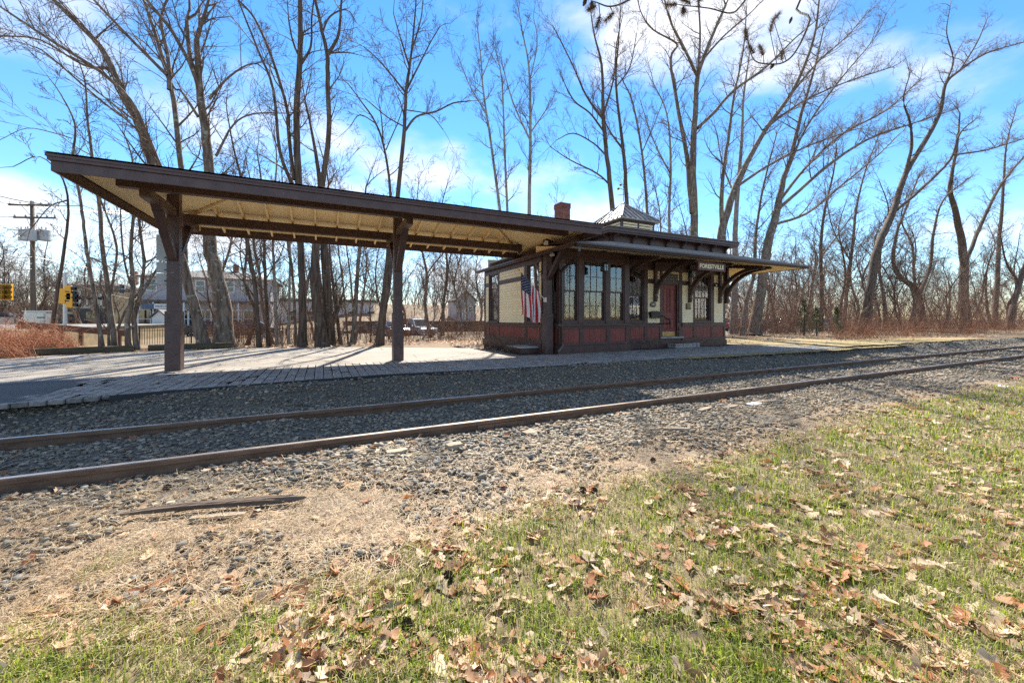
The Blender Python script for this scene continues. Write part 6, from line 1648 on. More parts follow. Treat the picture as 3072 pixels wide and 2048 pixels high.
# white van-like garage and white long building
gxa, gxb = at(455, 960, 44)[0], at(498, 960, 44)[0]
gg = thing('white_garage', 'small white gabled garage in front of the grey building', 'garage', ((gxa+gxb)/2, 44, 0))
MB().prism([(gxa, -0.7), (gxb, -0.7), (gxb, 1.2), ((gxa+gxb)/2, 1.75), (gxa, 1.2)], 'y', 44, 46.5).build('wall', M_SIDE_W, gg)
MB().prism([(gxa-.15, 1.15), ((gxa+gxb)/2, 1.78), (gxb+.15, 1.15), (gxb+.15, 1.25), ((gxa+gxb)/2, 1.9), (gxa-.15, 1.25)], 'y', 43.8, 46.7).build('roof', M_DROOF, gg)
wx0, wx1 = at(820, 960, 62)[0], at(1120, 960, 62)[0]
wb = thing('white_building', 'long low white building behind the trunks in the middle', 'building', ((wx0+wx1)/2, 62, 0))
MB().box(wx0, wx1, 62, 70, -0.8, at(960, 905, 62)[2]).build('wall', M_SIDE_W, wb); MB().box(wx0-.3, wx1+.3, 61.7, 70.3, at(960, 905, 62)[2], at(960, 897, 62)[2]).build('roof', M_DROOF, wb)
for k in range(5): window_part(wb, (wx0+1.5+k*2.6, wx0+2.6+k*2.6, 0.8, 2.2, 62))
# grey shed on the hill
sxa, sxb = at(1368, 930, 56)[0], at(1426, 930, 56)[0]
sh = thing('grey_shed', 'small grey gabled house on the hillside left of the station', 'house', ((sxa+sxb)/2, 56, 1))
zb0, zt0, zp = 0.4, at(1400, 900, 56)[2], at(1400, 874, 56)[2]
MB().prism([(sxa, zb0), (sxb, zb0), (sxb, zt0), ((sxa+sxb)/2, zp), (sxa, zt0)], 'y', 56, 60).build('wall', M_SIDE_G, sh)
MB().prism([(sxa-.25, zt0-.2), ((sxa+sxb)/2, zp+.03), (sxb+.25, zt0-.2), (sxb+.25, zt0-.05), ((sxa+sxb)/2, zp+.2), (sxa-.25, zt0-.05)], 'y', 55.7, 60.3).build('roof', M_DROOF, sh)
window_part(sh, (sxb-1.1, sxb-0.5, 2.0, 2.9, 56)); MB().box(sxa+0.8, sxa+1.6, 55.95, 55.998, 0.9, 2.5).build('door', M_WHITE, sh)

# ------------------------------------------------------------------ cars
M_TYRE = plain('tyre', (0.018, 0.018, 0.018), 0.8); M_LAMP = plain('lamp_lens', (0.75, 0.72, 0.66), 0.1); M_TAIL = plain('tail_lens', (0.30, 0.012, 0.012), 0.2)
def paint(name, c):
    m = plain(name, c, 0.22, 0.15, 0.6); m.node_tree.nodes['Principled BSDF'].inputs['Coat Weight'].default_value = 0.8; return m
def car(label, loc, rz, col, suv=False, group=None):
    t = thing('parked_car', label, 'car', (0, 0, 0), group)
    h = 1.66 if suv else 1.45
    prof = [(-2.2, .34), (-2.24, .58), (-2.18, .86), (-2.05, .98 if suv else .95), (-1.1, 1.02), (1.15, .98), (1.95, .86), (2.18, .74), (2.24, .52), (2.18, .32)]
    b = MB(); n_ = len(prof); ys = (-0.88, -0.80, 0.80, 0.88)
    ins = (0.03, 0.0, 0.0, 0.03)
    for y, s in zip((-.9, -.78, .78, .9), (0.96, 1.0, 1.0, 0.96)):
        for (x, z) in prof: b.v.append((x*(1.0 if abs(y) < .8 else .985), y, .32 + (z-.32)*(1.0 if abs(y) < .8 else .94)))
    for k in range(3):
        for i in range(n_): b.f.append((k*n_+i, k*n_+(i+1) % n_, (k+1)*n_+(i+1) % n_, (k+1)*n_+i)); b.m.append(0)
    b.f.append(tuple(range(n_))); b.m.append(0); b.f.append(tuple(range(4*n_-1, 3*n_-1, -1))); b.m.append(0)
    bo = b.build('body', col, t, 0.03, smooth=False)
    r0 = [(-2.08 if suv else -1.75, .96), (1.10, .97)]; top = [(-1.85 if suv else -1.05, h-.06), (-1.2 if suv else -.7, h), (.1, h), (.42, h-.07)]
    low = [(r0[0][0], .95), (r0[1][0], .96)]
    def cab(yw, yt):
        return [(low[0][0], yw, low[0][1]), (low[1][0], yw, low[1][1]), (top[3][0], yt, top[3][1]), (top[2][0], yt*.97, top[2][1]), (top[1][0], yt*.97, top[1][1]), (top[0][0], yt, top[0][1])]
    L = cab(-.80, -.62); Rr = cab(.80, .62)
    MB().add(L+Rr, [(5, 4, 3, 2, 1, 0), (6, 7, 8, 9, 10, 11), (1, 2, 8, 7), (0, 6, 11, 5)]).build('glasshouse', M_DARKGLASS, t)
    ro = MB().add([(p[0], p[1]*1.01, p[2]+.006) for p in L[2:]+Rr[2:]], [(0, 1, 5, 4), (1, 2, 6, 5), (2, 3, 7, 6)])
    ro.build('roof', col, t)
    for (xa, xb) in ((low[1][0], top[3][0]), (-0.35, -0.38), (low[0][0], top[0][0])):
        for s in (-1, 1): MB().beam((xa, s*.81, .96), (xb, s*.625, h-.06), .06, .09, (1, 0, 0)).build('pillar', col, t)
    for x in (-1.36, 1.38):
        for s in (-1, 1):
            w = MB().lathe((x, s*.82, .33), [(.20, -.09*s), (.315, -.09*s), (.33, -.06*s), (.33, .07*s), (.30, .09*s), (.2, .09*s)], 18, axis='y').build('wheel', M_TYRE, t)
            MB().lathe((x, s*.82, .33), [(.20, .05*s), (.20, .093*s), (.05, .085*s)], 10, axis='y').build('rim', M_GALV, w)
    for s in (-1, 1):
        MB().box(2.08, 2.22, s*.80-.13*(s > 0), s*.80+.13*(s < 0), .62, .74).build('headlight', M_LAMP, t, .02)
        MB().box(-2.23, -2.12, s*.82-.14*(s > 0), s*.82+.14*(s < 0), .70, .86).build('tail_light', M_TAIL, t, .02)
        MB().box(.78, .92, s*.86, s*1.02, .95, 1.08).build('mirror', col, t, .02)
    MB().box(2.18, 2.235, -.4, .4, .44, .58).build('grille', M_BLACK, t)
    t.location = loc; t.rotation_euler = (0, 0, rz)
    return t
P_BLACK = paint('black_car_paint', (0.015, 0.017, 0.02)); P_SILVER = paint('silver_car_paint', (0.45, 0.46, 0.46)); P_RED = paint('red_car_paint', (0.30, 0.02, 0.02)); P_WHITE = paint('white_car_paint', (0.72, 0.72, 0.71)); P_BLUE = paint('dark_blue_car_paint', (0.02, 0.03, 0.06))
def gx(u, Y): return at(u, 980, Y)[0]
G_ = 'cars along the street'
car('dark car parked behind the thin trees left of the trunk pair', (gx(757, 38), 38, -0.58), 0.0, P_BLACK, group=G_)
car('silver car seen front on just right of the middle canopy post', (gx(1250, 37), 37, -0.58), -1.25, P_SILVER, True, group=G_)
car('dark blue car half hidden by the middle canopy post', (gx(1172, 36.5), 36.5, -0.58), -1.3, P_BLUE, group=G_)
car('black car parked beside the grey building behind the lichen trunk', (gx(640, 42), 42, -0.58), 0.1, P_BLACK, group=G_)
car('red car near the tan building at the left', (gx(66, 66), 66, 0.2), 0.2, P_RED, group=G_)
car('silver car at the left edge by the tan building', (gx(6, 60), 60, 0.25), 0.4, P_SILVER, group=G_)
car('grey car in the car park behind the brush right of the station', (gx(2500, 24), 24, -0.33), 0.3, P_SILVER, group=G_)
car('red car in the car park glimpsed right of the station wall', (gx(2220, 29), 29, -0.33), 0.2, P_RED, group=G_)
car('dark car in the car park behind the broad trunk on the right', (gx(2330, 26.5), 26.5, -0.33), 0.25, P_BLACK, group=G_)
car('white car behind the viewer, mirrored in the station windows', (23.0, -2.8, float(H(23, -2.8))), 2.7, P_WHITE, True)
# white house behind the viewer, mirrored in the windows
wh = thing('white_house', 'white house behind the viewer, mirrored in the right window', 'house', (41, -16, 1.2))
MB().prism([(-19, 0.9), (-11, 0.9), (-11, 5.2), (-15, 7.6), (-19, 5.2)], 'x', 36, 50).build('wall', M_SIDE_W, wh)
MB().prism([(-19.4, 4.9), (-15, 7.65), (-10.6, 4.9), (-10.6, 5.1), (-15, 7.9), (-19.4, 5.1)], 'x', 35.6, 50.4).build('roof', M_DROOF, wh)
for z in (1.9, 4.0):
    for y in (-17.3, -15.2, -13.0): MB().box(35.9, 35.98, y-.5, y+.5, z, z+1.3).build('window', M_DARKGLASS, wh)
for k, (x, y) in enumerate(((12, -22), (18, -26), (27, -20), (31, -8), (36, -6.5), (46, -8), (20, -14), (7, -20), (55, -14), (29, -28))):
    copy_tree(protos[k % 6], (x, y, float(H(x, y))-.05), k*1.3, 0.9+.05*(k % 4), 'bare tree behind the viewer, mirrored in the station windows', 'trees mirrored in the windows')
# ================================================================== lawn, litter and small things in front
def grass_green(x, y):
    g = 0.56 + 0.42*wob(x*1.0+3, y*1.3, 0.9) + 0.25*wob(x, y, 0.35)
    return np.clip(g, 0, 1)
def vis_pts(n, dmin, dmax):
    """random ground points in front of the camera, thinning with distance"""
    t = dmin*np.exp(RNG.uniform(0, 1, n)*math.log(dmax/dmin)); q = RNG.uniform(-1.36, 1.36, n)
    return t*(_s+q*_c), t*(_c-q*_s), t
def blades(x, y, t, hmin, hmax, w, cols, lean=0.7):
    n = len(x)
    h = RNG.uniform(hmin, hmax, n); az = RNG.uniform(0, 6.283, n); ln = RNG.uniform(0.15, 1.0, n)*lean
    dx, dy = np.cos(az), np.sin(az); fx, fy = -dy, dx
    wd = w*RNG.uniform(0.6, 1.3, n)*np.clip(t/2.2, 1, 3.0)
    z = H(x, y) + 0.004
    P = np.zeros((n, 5, 3))
    m1 = 0.5
    P[:, 0] = np.stack([x-fx*wd, y-fy*wd, z], 1); P[:, 1] = np.stack([x+fx*wd, y+fy*wd, z], 1)
    mxp, myp, mz = x+dx*h*ln*0.32, y+dy*h*ln*0.32, z+h*0.62*np.sqrt(np.clip(1-(ln*0.5)**2, .2, 1))
    P[:, 2] = np.stack([mxp-fx*wd*.75, myp-fy*wd*.75, mz], 1); P[:, 3] = np.stack([mxp+fx*wd*.75, myp+fy*wd*.75, mz], 1)
    P[:, 4] = np.stack([x+dx*h*ln*0.95, y+dy*h*ln*0.95, z+h*np.clip(1-ln*0.62, .12, 1)], 1)
    base = np.arange(n)[:, None]*5
    F = np.concatenate([base+np.array([[0, 1, 3]]), base+np.array([[0, 3, 2]]), base+np.array([[2, 3, 4]])])
    return P.reshape(-1, 3), F, np.repeat(cols, 5, 0)
G1 = np.array([(0.21, 0.30, 0.022), (0.33, 0.41, 0.040), (0.45, 0.48, 0.08), (0.15, 0.21, 0.02)])
G2 = np.array([(0.54, 0.44, 0.24), (0.64, 0.54, 0.32), (0.46, 0.35, 0.18), (0.57, 0.51, 0.29)])
x, y, t = vis_pts(260000, 1.15, 12.0)
edge = lawn_edge(x) - y + 0.10*wob(x, y, 0.7)
dens = sstep(edge, -0.18, 0.25)
k = RNG.uniform(0, 1, len(x)) < dens*np.clip(0.72+0.5*wob(x, y, 0.22), 0.15, 1)
x, y, t = x[k], y[k], t[k]
g = grass_green(x, y); isg = RNG.uniform(0, 1, len(x)) < (0.26+0.60*g)*sstep(lawn_edge(x)-y, -0.12, 0.35)
cols = np.where(isg[:, None], G1[RNG.integers(0, 4, len(x))], G2[RNG.integers(0, 4, len(x))])*RNG.uniform(.75, 1.25, (len(x), 1))
A = blades(x[isg], y[isg], t[isg], 0.03, 0.10, 0.0021, cols[isg], 0.8)
B = blades(x[~isg], y[~isg], t[~isg], 0.03, 0.09, 0.0017, cols[~isg], 1.25)
o = npobj('grass', np.concatenate([A[0], B[0]]), np.concatenate([A[1], B[1]+len(A[0])]), M_GRASS, None, np.concatenate([A[2], B[2]]))
stuff(o); tag(o, 'patchy green and straw coloured grass of the foreground lawn', 'grass')
# tufts on the gravel at left
x, y, t = vis_pts(60000, 1.6, 5.0)
tm = (wob(x*1.2, y*1.2, 0.8) > 0.75) & (y > lawn_edge(x)-.1) & (y < lawn_edge(x)+0.55) & (x < 1.0)
x, y, t = x[tm], y[tm], t[tm]
A = blades(x, y, t, 0.025, 0.06, 0.0015, G1[RNG.integers(0, 4, len(x))]*RNG.uniform(.8, 1.3, (len(x), 1)), 0.8)
o = npobj('grass_tufts', A[0], A[1], M_GRASS, None, A[2]); stuff(o); tag(o, 'small bright green grass tufts at the gravel edge', 'grass')
# straw and pine needles lying flat
def needles(x, y, t, lmin, lmax, w, cols, dirs=None, zl=0.01):
    n = len(x); L = RNG.uniform(lmin, lmax, n); az = RNG.uniform(0, 6.283, n) if dirs is None else dirs
    dx, dy = np.cos(az)*L/2, np.sin(az)*L/2; fx, fy = -np.sin(az), np.cos(az); wd = w*np.clip(t/2.5, 1, 2.6)
    z = H(x, y)+0.016+RNG.uniform(0, zl, n); dz = RNG.normal(0, 0.14, n)*L; b = RNG.normal(0, .12, n)*L
    P = np.zeros((n, 6, 3))
    for i, (s, cx2) in enumerate(((-1, 0), (0, 1), (1, 0))):
        cx3 = x+dx*s+fx*b*cx2; cy3 = y+dy*s+fy*b*cx2; cz = z+dz*s*.5+.004*cx2+.006
        P[:, i*2] = np.stack([cx3-fx*wd, cy3-fy*wd, cz], 1); P[:, i*2+1] = np.stack([cx3+fx*wd, cy3+fy*wd, cz], 1)
    base = np.arange(n)[:, None]*6
    F = np.concatenate([base+np.array([[0, 1, 3, 2]]), base+np.array([[2, 3, 5, 4]])])
    return P.reshape(-1, 3), F, np.repeat(cols, 6, 0)
S1 = np.array([(0.62, 0.46, 0.27), (0.52, 0.35, 0.18), (0.74, 0.60, 0.40), (0.40, 0.24, 0.12), (0.70, 0.58, 0.37)])
x, y, t = vis_pts(105000, 1.3, 16.0)
e = y - lawn_edge(x)
dn = sstep(e, -0.5, -0.05)*(1-sstep(e, 0.75+0.5*(x < 1), 1.5+0.6*(x < 1)))*(0.75+0.25*wob(x, y, .6)) + 0.05*(y < 7.6)*(e > 0)
k = (RNG.uniform(0, 1, len(x)) < dn) & (np.abs(y-4.56) > .05) & (np.abs(y-6.07) > .05)
x, y, t = x[k], y[k], t[k]
A = needles(x, y, t, 0.04, 0.13, 0.0011, S1[RNG.integers(0, 5, len(x))]*RNG.uniform(.75, 1.3, (len(x), 1)), zl=0.03)
o = npobj('pine_straw', A[0], A[1], M_GRASS, None, A[2]); stuff(o); tag(o, 'brown pine needles and dry straw strewn beside the track', 'pine straw')
# ------------------------------------------------------------------ oak leaves
def leaf_mesh(seed, as_arrays=False):
    rng = random.Random(seed); n_ = 11
    wid = [0.02, 0.05, 0.24, 0.20, 0.40, 0.27, 0.50, 0.34, 0.42, 0.20, 0.0]
    V = []; curl = rng.uniform(-.6, 1.2); fold = rng.uniform(-.25, .6); tw = rng.uniform(-.6, .6)
    if as_arrays: n_ = 7; wid = [0.03, 0.26, 0.18, 0.46, 0.24, 0.40, 0.0]
    for i in range(n_):
        f = i/(n_-1); xx = f-0.5
        if wid[i] in (.24, .40, .50, .42, .26, .46): xx += 0.06
        zc_ = curl*0.35*(f-.4)**2
        for s in (-1, 0, 1):
            w = wid[i]*0.62*rng.uniform(.8, 1.15)
            yy = s*w; z = zc_ + fold*abs(yy)*.8 + tw*yy*(f-.3)*.9 + rng.gauss(0, .015)
            V.append((xx if s else f-.5, yy, z))
    F = []
    for i in range(n_-1):
        a = i*3; F += [(a, a+1, a+4, a+3), (a+1, a+2, a+5, a+4)]
    V = np.array(V); V[:, 2] -= V[:, 2].min()*.6
    if as_arrays: return V, np.array(F)
    return npmesh('oak_leaf', V, np.array(F), M_LEAF, smooth=True)
leafm = [leaf_mesh(i) for i in range(12)]; leafa = [leaf_mesh(i, True) for i in range(12)]
x, y, t = vis_pts(26000, 1.15, 13.0)
e = lawn_edge(x)-y
clump = np.clip(0.42+0.6*wob(x*1.1+9, y*1.6, 0.75), 0.06, 1)
dn = np.where(e > -0.05, clump*0.62, 0.035*sstep(e, -6, 0)) + 0.5*((np.abs(y-4.40) < .10) & (RNG.uniform(0, 1, len(x)) < .5)) + .3*((np.abs(y-5.93) < .07) & (RNG.uniform(0, 1, len(x)) < .35))
k = (RNG.uniform(0, 1, len(x)) < dn) & (y < 7.4) & (np.abs(y-4.56) > .05) & (np.abs(y-6.07) > .05)
x, y, t = x[k], y[k], t[k]
order = np.argsort(t)
for i in order[:300]:
    o = bpy.data.objects.new('oak_leaf', leafm[random.randrange(12)])
    s_ = random.uniform(0.06, 0.135)
    o.location = (x[i], y[i], float(H(x[i], y[i])) + 0.028 + random.uniform(0, .012)); o.scale = (s_, s_, s_)
    tl = random.gauss(0, .22) if random.random() < .88 else random.gauss(0, .9)
    o.rotation_euler = (tl, random.gauss(0, .2), random.uniform(0, 6.28)); link(o, lawn)
LC = np.array([(0.60, 0.42, 0.26), (0.66, 0.49, 0.33), (0.54, 0.36, 0.21), (0.46, 0.26, 0.13), (0.72, 0.56, 0.40), (0.40, 0.16, 0.06)])
def leaf_cloud(x, y, smin, smax, lift=0.022):
    Vs, Fs, Ts, off = [], [], [], 0
    for i in range(len(x)):
        V, F = leafa[random.randrange(12)]; s_ = random.uniform(smin, smax)
        M = (Matrix.Rotation(random.uniform(0, 6.28), 3, 'Z') @ Matrix.Rotation(random.gauss(0, .35), 3, 'X') @ Matrix.Rotation(random.gauss(0, .3), 3, 'Y'))
        W = (V*s_) @ np.array(M).T + np.array([x[i], y[i], float(H(x[i], y[i]))+lift+random.uniform(0, .012)])
        Vs.append(W); Fs.append(F+off); off += len(W); Ts.append(np.tile(LC[random.randrange(6)]*random.uniform(.75, 1.25), (len(W), 1)))
    return np.concatenate(Vs), np.concatenate(Fs), np.concatenate(Ts)
r_ = order[300:]
V, F, T = leaf_cloud(x[r_], y[r_], 0.05, 0.125)
stuff(npobj('leaf_litter', V, F, M_LEAF_S, lawn, T))
# leaf litter under the trees
gnd = bpy.data.objects['ground']
X2, Y2 = [], []
rl = random.Random(3)
for k in range(5200):
    m = rl.random()
    if m < .40: u, Y = rl.uniform(2185, 3200), rl.uniform(9.0, 16.5)
    elif m < .70: u, Y = rl.uniform(1180, 1480), rl.uniform(13, 27)
    else: u, Y = rl.uniform(180, 1200), rl.uniform(17.4, 22)
    p = at(u, 1000, Y)
    if m < .40 and p[1] < 11 and p[0] < 19: continue
    if 6.1 < p[0] < 15.5 and 10.5 < p[1] < 16: continue
    if p[1] < 17.6 and p[0] < 4.9: continue
    X2.append(p[0]); Y2.append(p[1])
V, F, T = leaf_cloud(X2, Y2, 0.10, 0.20, 0.0)
stuff(npobj('leaf_litter', V, F, M_LEAF_S, gnd, T))
X3 = [rl.uniform(4.9, 6.1) for _ in range(230)]; Y3 = [rl.uniform(11.0, 16.2) for _ in range(230)]
V, F, T = leaf_cloud(X3, Y3, 0.07, 0.14, 0.30); V[:, 2] = V[:, 2]*1.0 - 0.0
for a in (V,): a[:, 2] -= 0.0
Vz = V.copy(); Vz[:, 2] = Vz[:, 2] - (np.asarray(H(V[:, 0], V[:, 1]))+0.30) + 0.01
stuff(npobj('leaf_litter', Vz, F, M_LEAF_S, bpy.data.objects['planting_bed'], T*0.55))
# ------------------------------------------------------------------ weathered log, planks, chips, cones
pts = [(-1.24, 3.60), (-1.14, 3.58), (-1.02, 3.55), (-0.86, 3.52), (-0.62, 3.475), (-0.40, 3.43), (-0.20, 3.385), (-0.10, 3.355)]
rr = [0.010, 0.018, 0.025, 0.028, 0.030, 0.034, 0.030, 0.008]
lg = MB(); n_ = 12; k = len(pts); rng = random.Random(6)
for i, (px_, py_) in enumerate(pts):
    zc_ = float(H(px_, py_)) + 0.045 + (0, 0.004, 0.012, 0.014, 0.01, 0.008, 0.006, 0.012)[i]
    for j in range(n_):
        a = 6.283*j/n_; q = rr[i]*(1+0.16*math.sin(j*2.6+i*.5)+rng.gauss(0, .07)); lg.v.append((px_+0.2*math.cos(a)*q, py_+math.cos(a)*q, zc_+math.sin(a)*q*.85))
for i in range(k-1):
    for j in range(n_): lg.f.append((i*n_+j, i*n_+(j+1) % n_, (i+1)*n_+(j+1) % n_, (i+1)*n_+j)); lg.m.append(0)
lg.f.append(tuple(range(n_-1, -1, -1))); lg.m.append(0); lg.f.append(tuple((k-1)*n_+j for j in range(n_))); lg.m.append(0)
lgo = lg.build('driftwood_log', M_LOG, None, smooth=False); tag(lgo, 'long dark weathered stick lying on the needles beside the track', 'log')
def board(label, x, y, l, w, h, rz, mat=M_PLANK, name='wood_scrap', group='wood scraps on the ballast', tilt=0.0):
    rng = random.Random(int(x*100)+int(y*1000)); mb = MB()
    n_ = 6; prof = []
    V = []
    for i in range(n_+1):
        f = i/n_-.5; ww = w*(1-.25*abs(f*2)**3)*rng.uniform(.88, 1.06); hh = h*rng.uniform(.85, 1.1)
        V += [(f*l, -ww/2, 0), (f*l, ww/2, 0), (f*l, ww/2*.96, hh), (f*l, -ww/2*.96, hh)]
    F = []
    for i in range(n_):
        for j in range(4): F.append((i*4+j, i*4+(j+1) % 4, (i+1)*4+(j+1) % 4, (i+1)*4+j))
    F += [(3, 2, 1, 0), (n_*4, n_*4+1, n_*4+2, n_*4+3)]
    mb.add(V, F); o = mb.build(name, mat); o.location = (x, y, float(H(x, y))+.026); o.rotation_euler = (0, tilt, rz); tag(o, label, 'wood scrap', group); return o
def g0(u, v): 
    q = (u-1536)/F_PX; w = (HORIZON-v)/F_PX; t = (-0.29-EYE)/w; return t*(_s+q*_c), t*(_c-q*_s)
board('pale bleached plank lying against the dark stick', *g0(655, 1553), 0.34, 0.055, 0.018, -0.25)
for (u, v, l, w, h, rz, lab) in ((1190, 1368, .20, .10, .03, .1, 'split wood block on the ballast, left of the pair'), (1362, 1352, .16, .11, .05, .2, 'curved split wood block on the ballast, right of the pair'),
                         (2300, 1205, .40, .10, .02, -.15, 'flat tan wood slab beside the near rail, middle right'), (2190, 1222, .38, .09, .02, .1, 'flat tan wood slab left of the white tie plate'), (2115, 1232, .36, .08, .02, .2, 'flat tan wood sliver nearest the grass, middle right'),
                         (2820, 1126, .45, .12, .03, .1, 'weathered slab beside the near rail at far right'), (2640, 1158, .3, .10, .02, 0, 'flat pale wood slab on the right hand ballast'), (2030, 1292, .32, .05, .03, -.5, 'dark wood stick on the ballast near the grass')):
    board(lab, *g0(u, v), l, w, h, rz)
tp = board('white metal tie plate lying on the ballast', *g0(2262, 1212), 0.30, 0.14, 0.016, 0.1, M_WHITE, 'tie_plate', 'loose track metal')
tp2 = board('tan rusty tie plate lying below the rail joint', *g0(1595, 1296), 0.24, 0.14, 0.016, 0.2, M_PLANK, 'tie_plate', 'loose track metal')
for (x, y, s, lab, c) in ((*g0(1865, 1198), .16, 'rounded reddish brown rock between the rails', (0.20, 0.10, 0.06)), (*g0(1765, 1262), .11, 'reddish stone beside the near rail', (0.19, 0.10, 0.06)), (*g0(2585, 1150), .17, 'tan rounded rock on the right hand ballast', (0.34, 0.25, 0.15)), (*g0(2652, 1236), .17, 'brown angular rock near the grass on the right', (0.22, 0.12, 0.075)), (*g0(2632, 1320), .12, 'brown angular rock in the grass on the right', (0.22, 0.12, 0.075)), (*g0(950, 1640), .0, '', None)):
    if not s: continue
    V, F, T = scatter_stones(np.array([0.]), np.array([0.]), np.array([1.0]), PAL)
    V = V - np.array([0, 0, float(H(0, 0))+.1]); V[:, 2] *= 1.4
    o = npobj('rock', V, F, noisy('rock_'+lab[:8], c, tuple(min(1, k*1.5) for k in c), 8, .85, .4, 30)); o.location = (x, y, float(H(x, y))+.05); o.scale = (s, s, s)
    b_ = o.modifiers.new('soft', 'SUBSURF'); b_.levels = 2; b_.render_levels = 2
    tag(o, lab, 'rock')
# red paper scrap and white scrap at right
for (u, v, s, m, lab) in ((3044, 1139, .12, M_FRED, 'crumpled pink red wrapper on the ballast at the right edge'), (3008, 1164, .14, M_WHITE, 'flat white paper scrap beside the grass at the right edge')):
    xx, yy = g0(u, v); rng = random.Random(u); mb = MB(); n_ = 4
    for i in range(n_+1):
        for j in range(n_+1): mb.v.append((xx+(i/n_-.5)*s, yy+(j/n_-.5)*s*.8, float(H(xx, yy))+.06+rng.gauss(0, .012)))
    for i in range(n_):
        for j in range(n_): mb.f.append((i*5+j, (i+1)*5+j, (i+1)*5+j+1, i*5+j+1)); mb.m.append(0)
    tag(mb.build('paper_scrap', m), lab, 'litter')
# pine cones
def cone_mesh(seed):
    rng = random.Random(seed); V = []; F = []
    V0 = MB().lathe((0, 0, 0), [(0.0, -.5), (.16, -.4), (.2, 0), (.1, .4), (0.0, .5)], 8)
    V = list(V0.v); F = list(V0.f)
    for i in range(9):
        f = i/8; z = -.42+.84*f; R = .36*math.sin(math.pi*(.12+.8*f))
        for j in range(8):
            a = 6.283*(j+.5*(i % 2))/8; c_, s_ = math.cos(a), math.sin(a); n_ = len(V)
            V += [(c_*R*.3-s_*.06, s_*R*.3+c_*.06, z), (c_*R*.3+s_*.06, s_*R*.3-c_*.06, z), (c_*R+s_*.09, s_*R-c_*.09, z+.10), (c_*R-s_*.09, s_*R+c_*.09, z+.10)]; F.append((n_, n_+1, n_+2, n_+3))
    me = bpy.data.meshes.new('pine_cone'); me.from_pydata(V, [], F); me.materials.append(M_CONE); return me
cmh = cone_mesh(1)
for (u, v, lab) in ((1378, 1368, 'pine cone beside the curved wood block'), (1052, 1350, 'pine cone on the needles near the rail, left of the wood blocks'), (1310, 1482, 'pine cone, left of two at the ballast edge in the middle'), (1335, 1486, 'pine cone, right of two at the ballast edge in the middle'), (1748, 1472, 'pine cone at the grass edge, left of a pair'), (1782, 1474, 'pine cone at the grass edge, right of a pair'), (1960, 1385, 'pine cone by the forked twig at the ballast edge'), (1343, 1728, 'pine cone in the middle of the lawn'), (1222, 1862, 'pine cone in the lower left lawn'), (500, 1470, 'pine cone on the needles above the dark stick'), (2168, 1362, 'pine cone at the grass edge right of the middle')):
    o = bpy.data.objects.new('pine_cone', cmh); xx, yy = g0(u, v); o.location = (xx, yy, float(H(xx, yy))+.035); o.scale = (.075,)*3; o.rotation_euler = (1.4, .2, u*.37); COL.objects.link(o); tag(o, lab, 'pine cone', 'pine cones on the ground')
for (u0, v0, u1, v1, r, lab) in ((1640, 1890, 1690, 1935, .009, 'short lichen covered twig among the leaves'), (1135, 1640, 1150, 1690, .008, 'curved twig on the needles left of the lawn'), (1880, 1425, 1915, 1400, .008, 'forked twig at the ballast edge'), (2905, 1295, 2985, 1275, .008, 'thin fallen branch in the grass at right'), (265, 1230, 370, 1203, .006, 'pale straw stick on the far ballast'), (1225, 1330, 1245, 1308, .009, 'small pale stick by the near rail')):
    a, b_ = g0(u0, v0), g0(u1, v1); rng = random.Random(u0); P = []
    for i in range(6):
        f = i/5; xx = a[0]+(b_[0]-a[0])*f+rng.gauss(0, .012); yy = a[1]+(b_[1]-a[1])*f+rng.gauss(0, .012); P.append((xx, yy, float(H(xx, yy))+.035+rng.gauss(0, .006)))
    tag(MB().tube(P, [r*(1-.1*i) for i in range(6)], 6).build('twig', M_PLANK if 'pale' in lab else M_BARK), lab, 'twig')

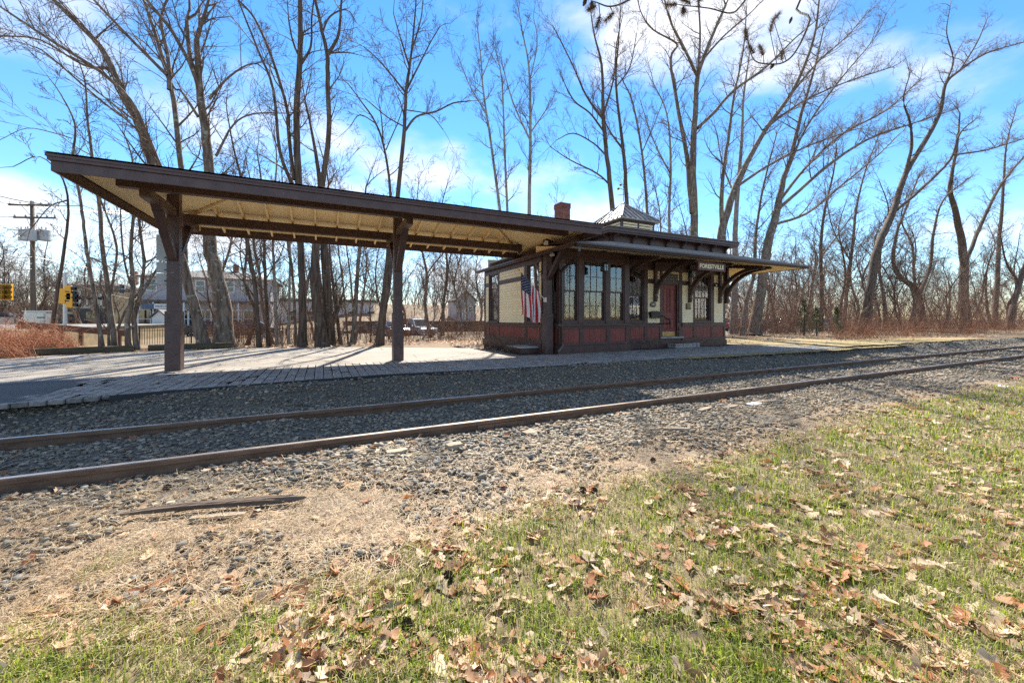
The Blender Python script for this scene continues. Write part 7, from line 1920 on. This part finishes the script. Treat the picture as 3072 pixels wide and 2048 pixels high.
# ------------------------------------------------------------------ pine standing behind the viewer, its boughs hang into the top of the picture
pn = thing('pine_tree', 'pine with brown needle tufts and cones hanging into the top of the view', 'tree', (5.6, -1.6, -0.33))
MB().tube([(5.6, -1.6, -0.5), (5.55, -1.6, 4), (5.6, -1.5, 9), (5.5, -1.6, 15)], [0.24, 0.20, 0.14, 0.03], 12).build('trunk', M_BARK_D, pn, smooth=True)
def tuft(V, F, c, d, rng, n_=70, L=.10, spread=.9):
    d = Vector(d).normalized()
    for _ in range(n_):
        q = (d + Vector((rng.gauss(0, spread), rng.gauss(0, spread), rng.gauss(0, spread)))).normalized()*L*rng.uniform(.7, 1.15); s = Vector(perp(tuple(q.normalized()), rng))*.0018
        k = len(V); V += [c-s, c+s, c+q]; F.append((k, k+1, k+2))
rp_ = random.Random(12)
def bough(pix, Y, root, r, tufts, cones):
    P = [Vector(root)] + [Vector(at(u, v, Y)) for u, v in pix]
    Q = spline([tuple(p) for p in P], 5)
    n_ = len(Q); MB().tube([tuple(q) for q in Q], [r*1.3*(1-i/n_)+.003 for i in range(n_)], 7).build('bough', M_BARK_D, pn, smooth=True)
    V, F = [], []
    for (u, v, du, dv) in tufts:
        c = Vector(at(u, v, Y)); e = Vector(at(u+du, v+dv, Y))
        MB().tube([tuple(min((Vector(q) for q in Q), key=lambda w: (w-c).length)), tuple(c)], [.006, .004], 5).build('twig', M_BARK_D, pn)
        for m in range(4): tuft(V, F, c.lerp(e, m*.28), (e-c), rp_, 80, .09, .75)
    npobj('needles', np.array([tuple(v) for v in V]), np.array(F), M_NEEDLE, pn)
    for (u, v) in cones:
        c = Vector(at(u, v, Y)); o = bpy.data.objects.new('cone', cmh); o.location = c-Vector(pn['_base']) if False else c; o.scale = (.07, .07, .085); o.rotation_euler = (rp_.gauss(0, .3), rp_.gauss(0, .3), 0); link(o, pn)
bough([(2050, -160), (1940, -40), (1880, 4), (1830, 20), (1790, 8), (1772, 2)], 3.6, (5.5, -1.5, 6.4), .012, [(1800, 50, -12, 35), (1786, 20, -20, 10), (1840, 40, -25, 25)], [(1754, 8), (1776, 16)])
bough([(2330, -160), (2260, -40), (2225, 15), (2192, 40), (2130, 26), (2060, 18), (2020, 12)], 3.5, (5.55, -1.5, 6.2), .012, [(2030, 14, -30, 2), (2070, 10, -25, -10), (2050, 22, 0, 14), (2095, 5, 10, -15)], [])
bough([(2460, -60), (2430, 60), (2390, 150), (2350, 188), (2300, 192), (2262, 180), (2245, 130), (2237, 85)], 3.4, (5.55, -1.4, 5.9), .012, [(2240, 120, -4, -30), (2290, 165, -10, -25), (2262, 160, -14, -20), (2320, 60, 18, -20), (2310, 95, 8, -30), (2345, 180, 0, -25)], [(2316, 200), (2372, 62)])
for k in range(26):
    z = 3.5+k*.44; az = k*2.4; L = 3.6*(1-(z-3.5)/13)+.5
    a = Vector((5.55, -1.6, z)); e = a + Vector((math.cos(az)*L, math.sin(az)*L*.9-.3, .25*L*.4))
    if e.y > 1.0 and e.z < 7.5: continue
    MB().tube([a, a.lerp(e, .5)+Vector((0, 0, -.05)), e], [.05, .03, .01], 6).build('bough', M_BARK_D, pn)
    V, F = [], []
    for m in range(16):
        c = a.lerp(e, .3+.7*rp_.random()) + Vector((rp_.gauss(0, .22), rp_.gauss(0, .22), rp_.gauss(0, .10)))
        tuft(V, F, c, (e-a), rp_, 26, .16, .9)
    npobj('needles', np.array([tuple(v) for v in V]), np.array(F), M_CEDAR, pn)
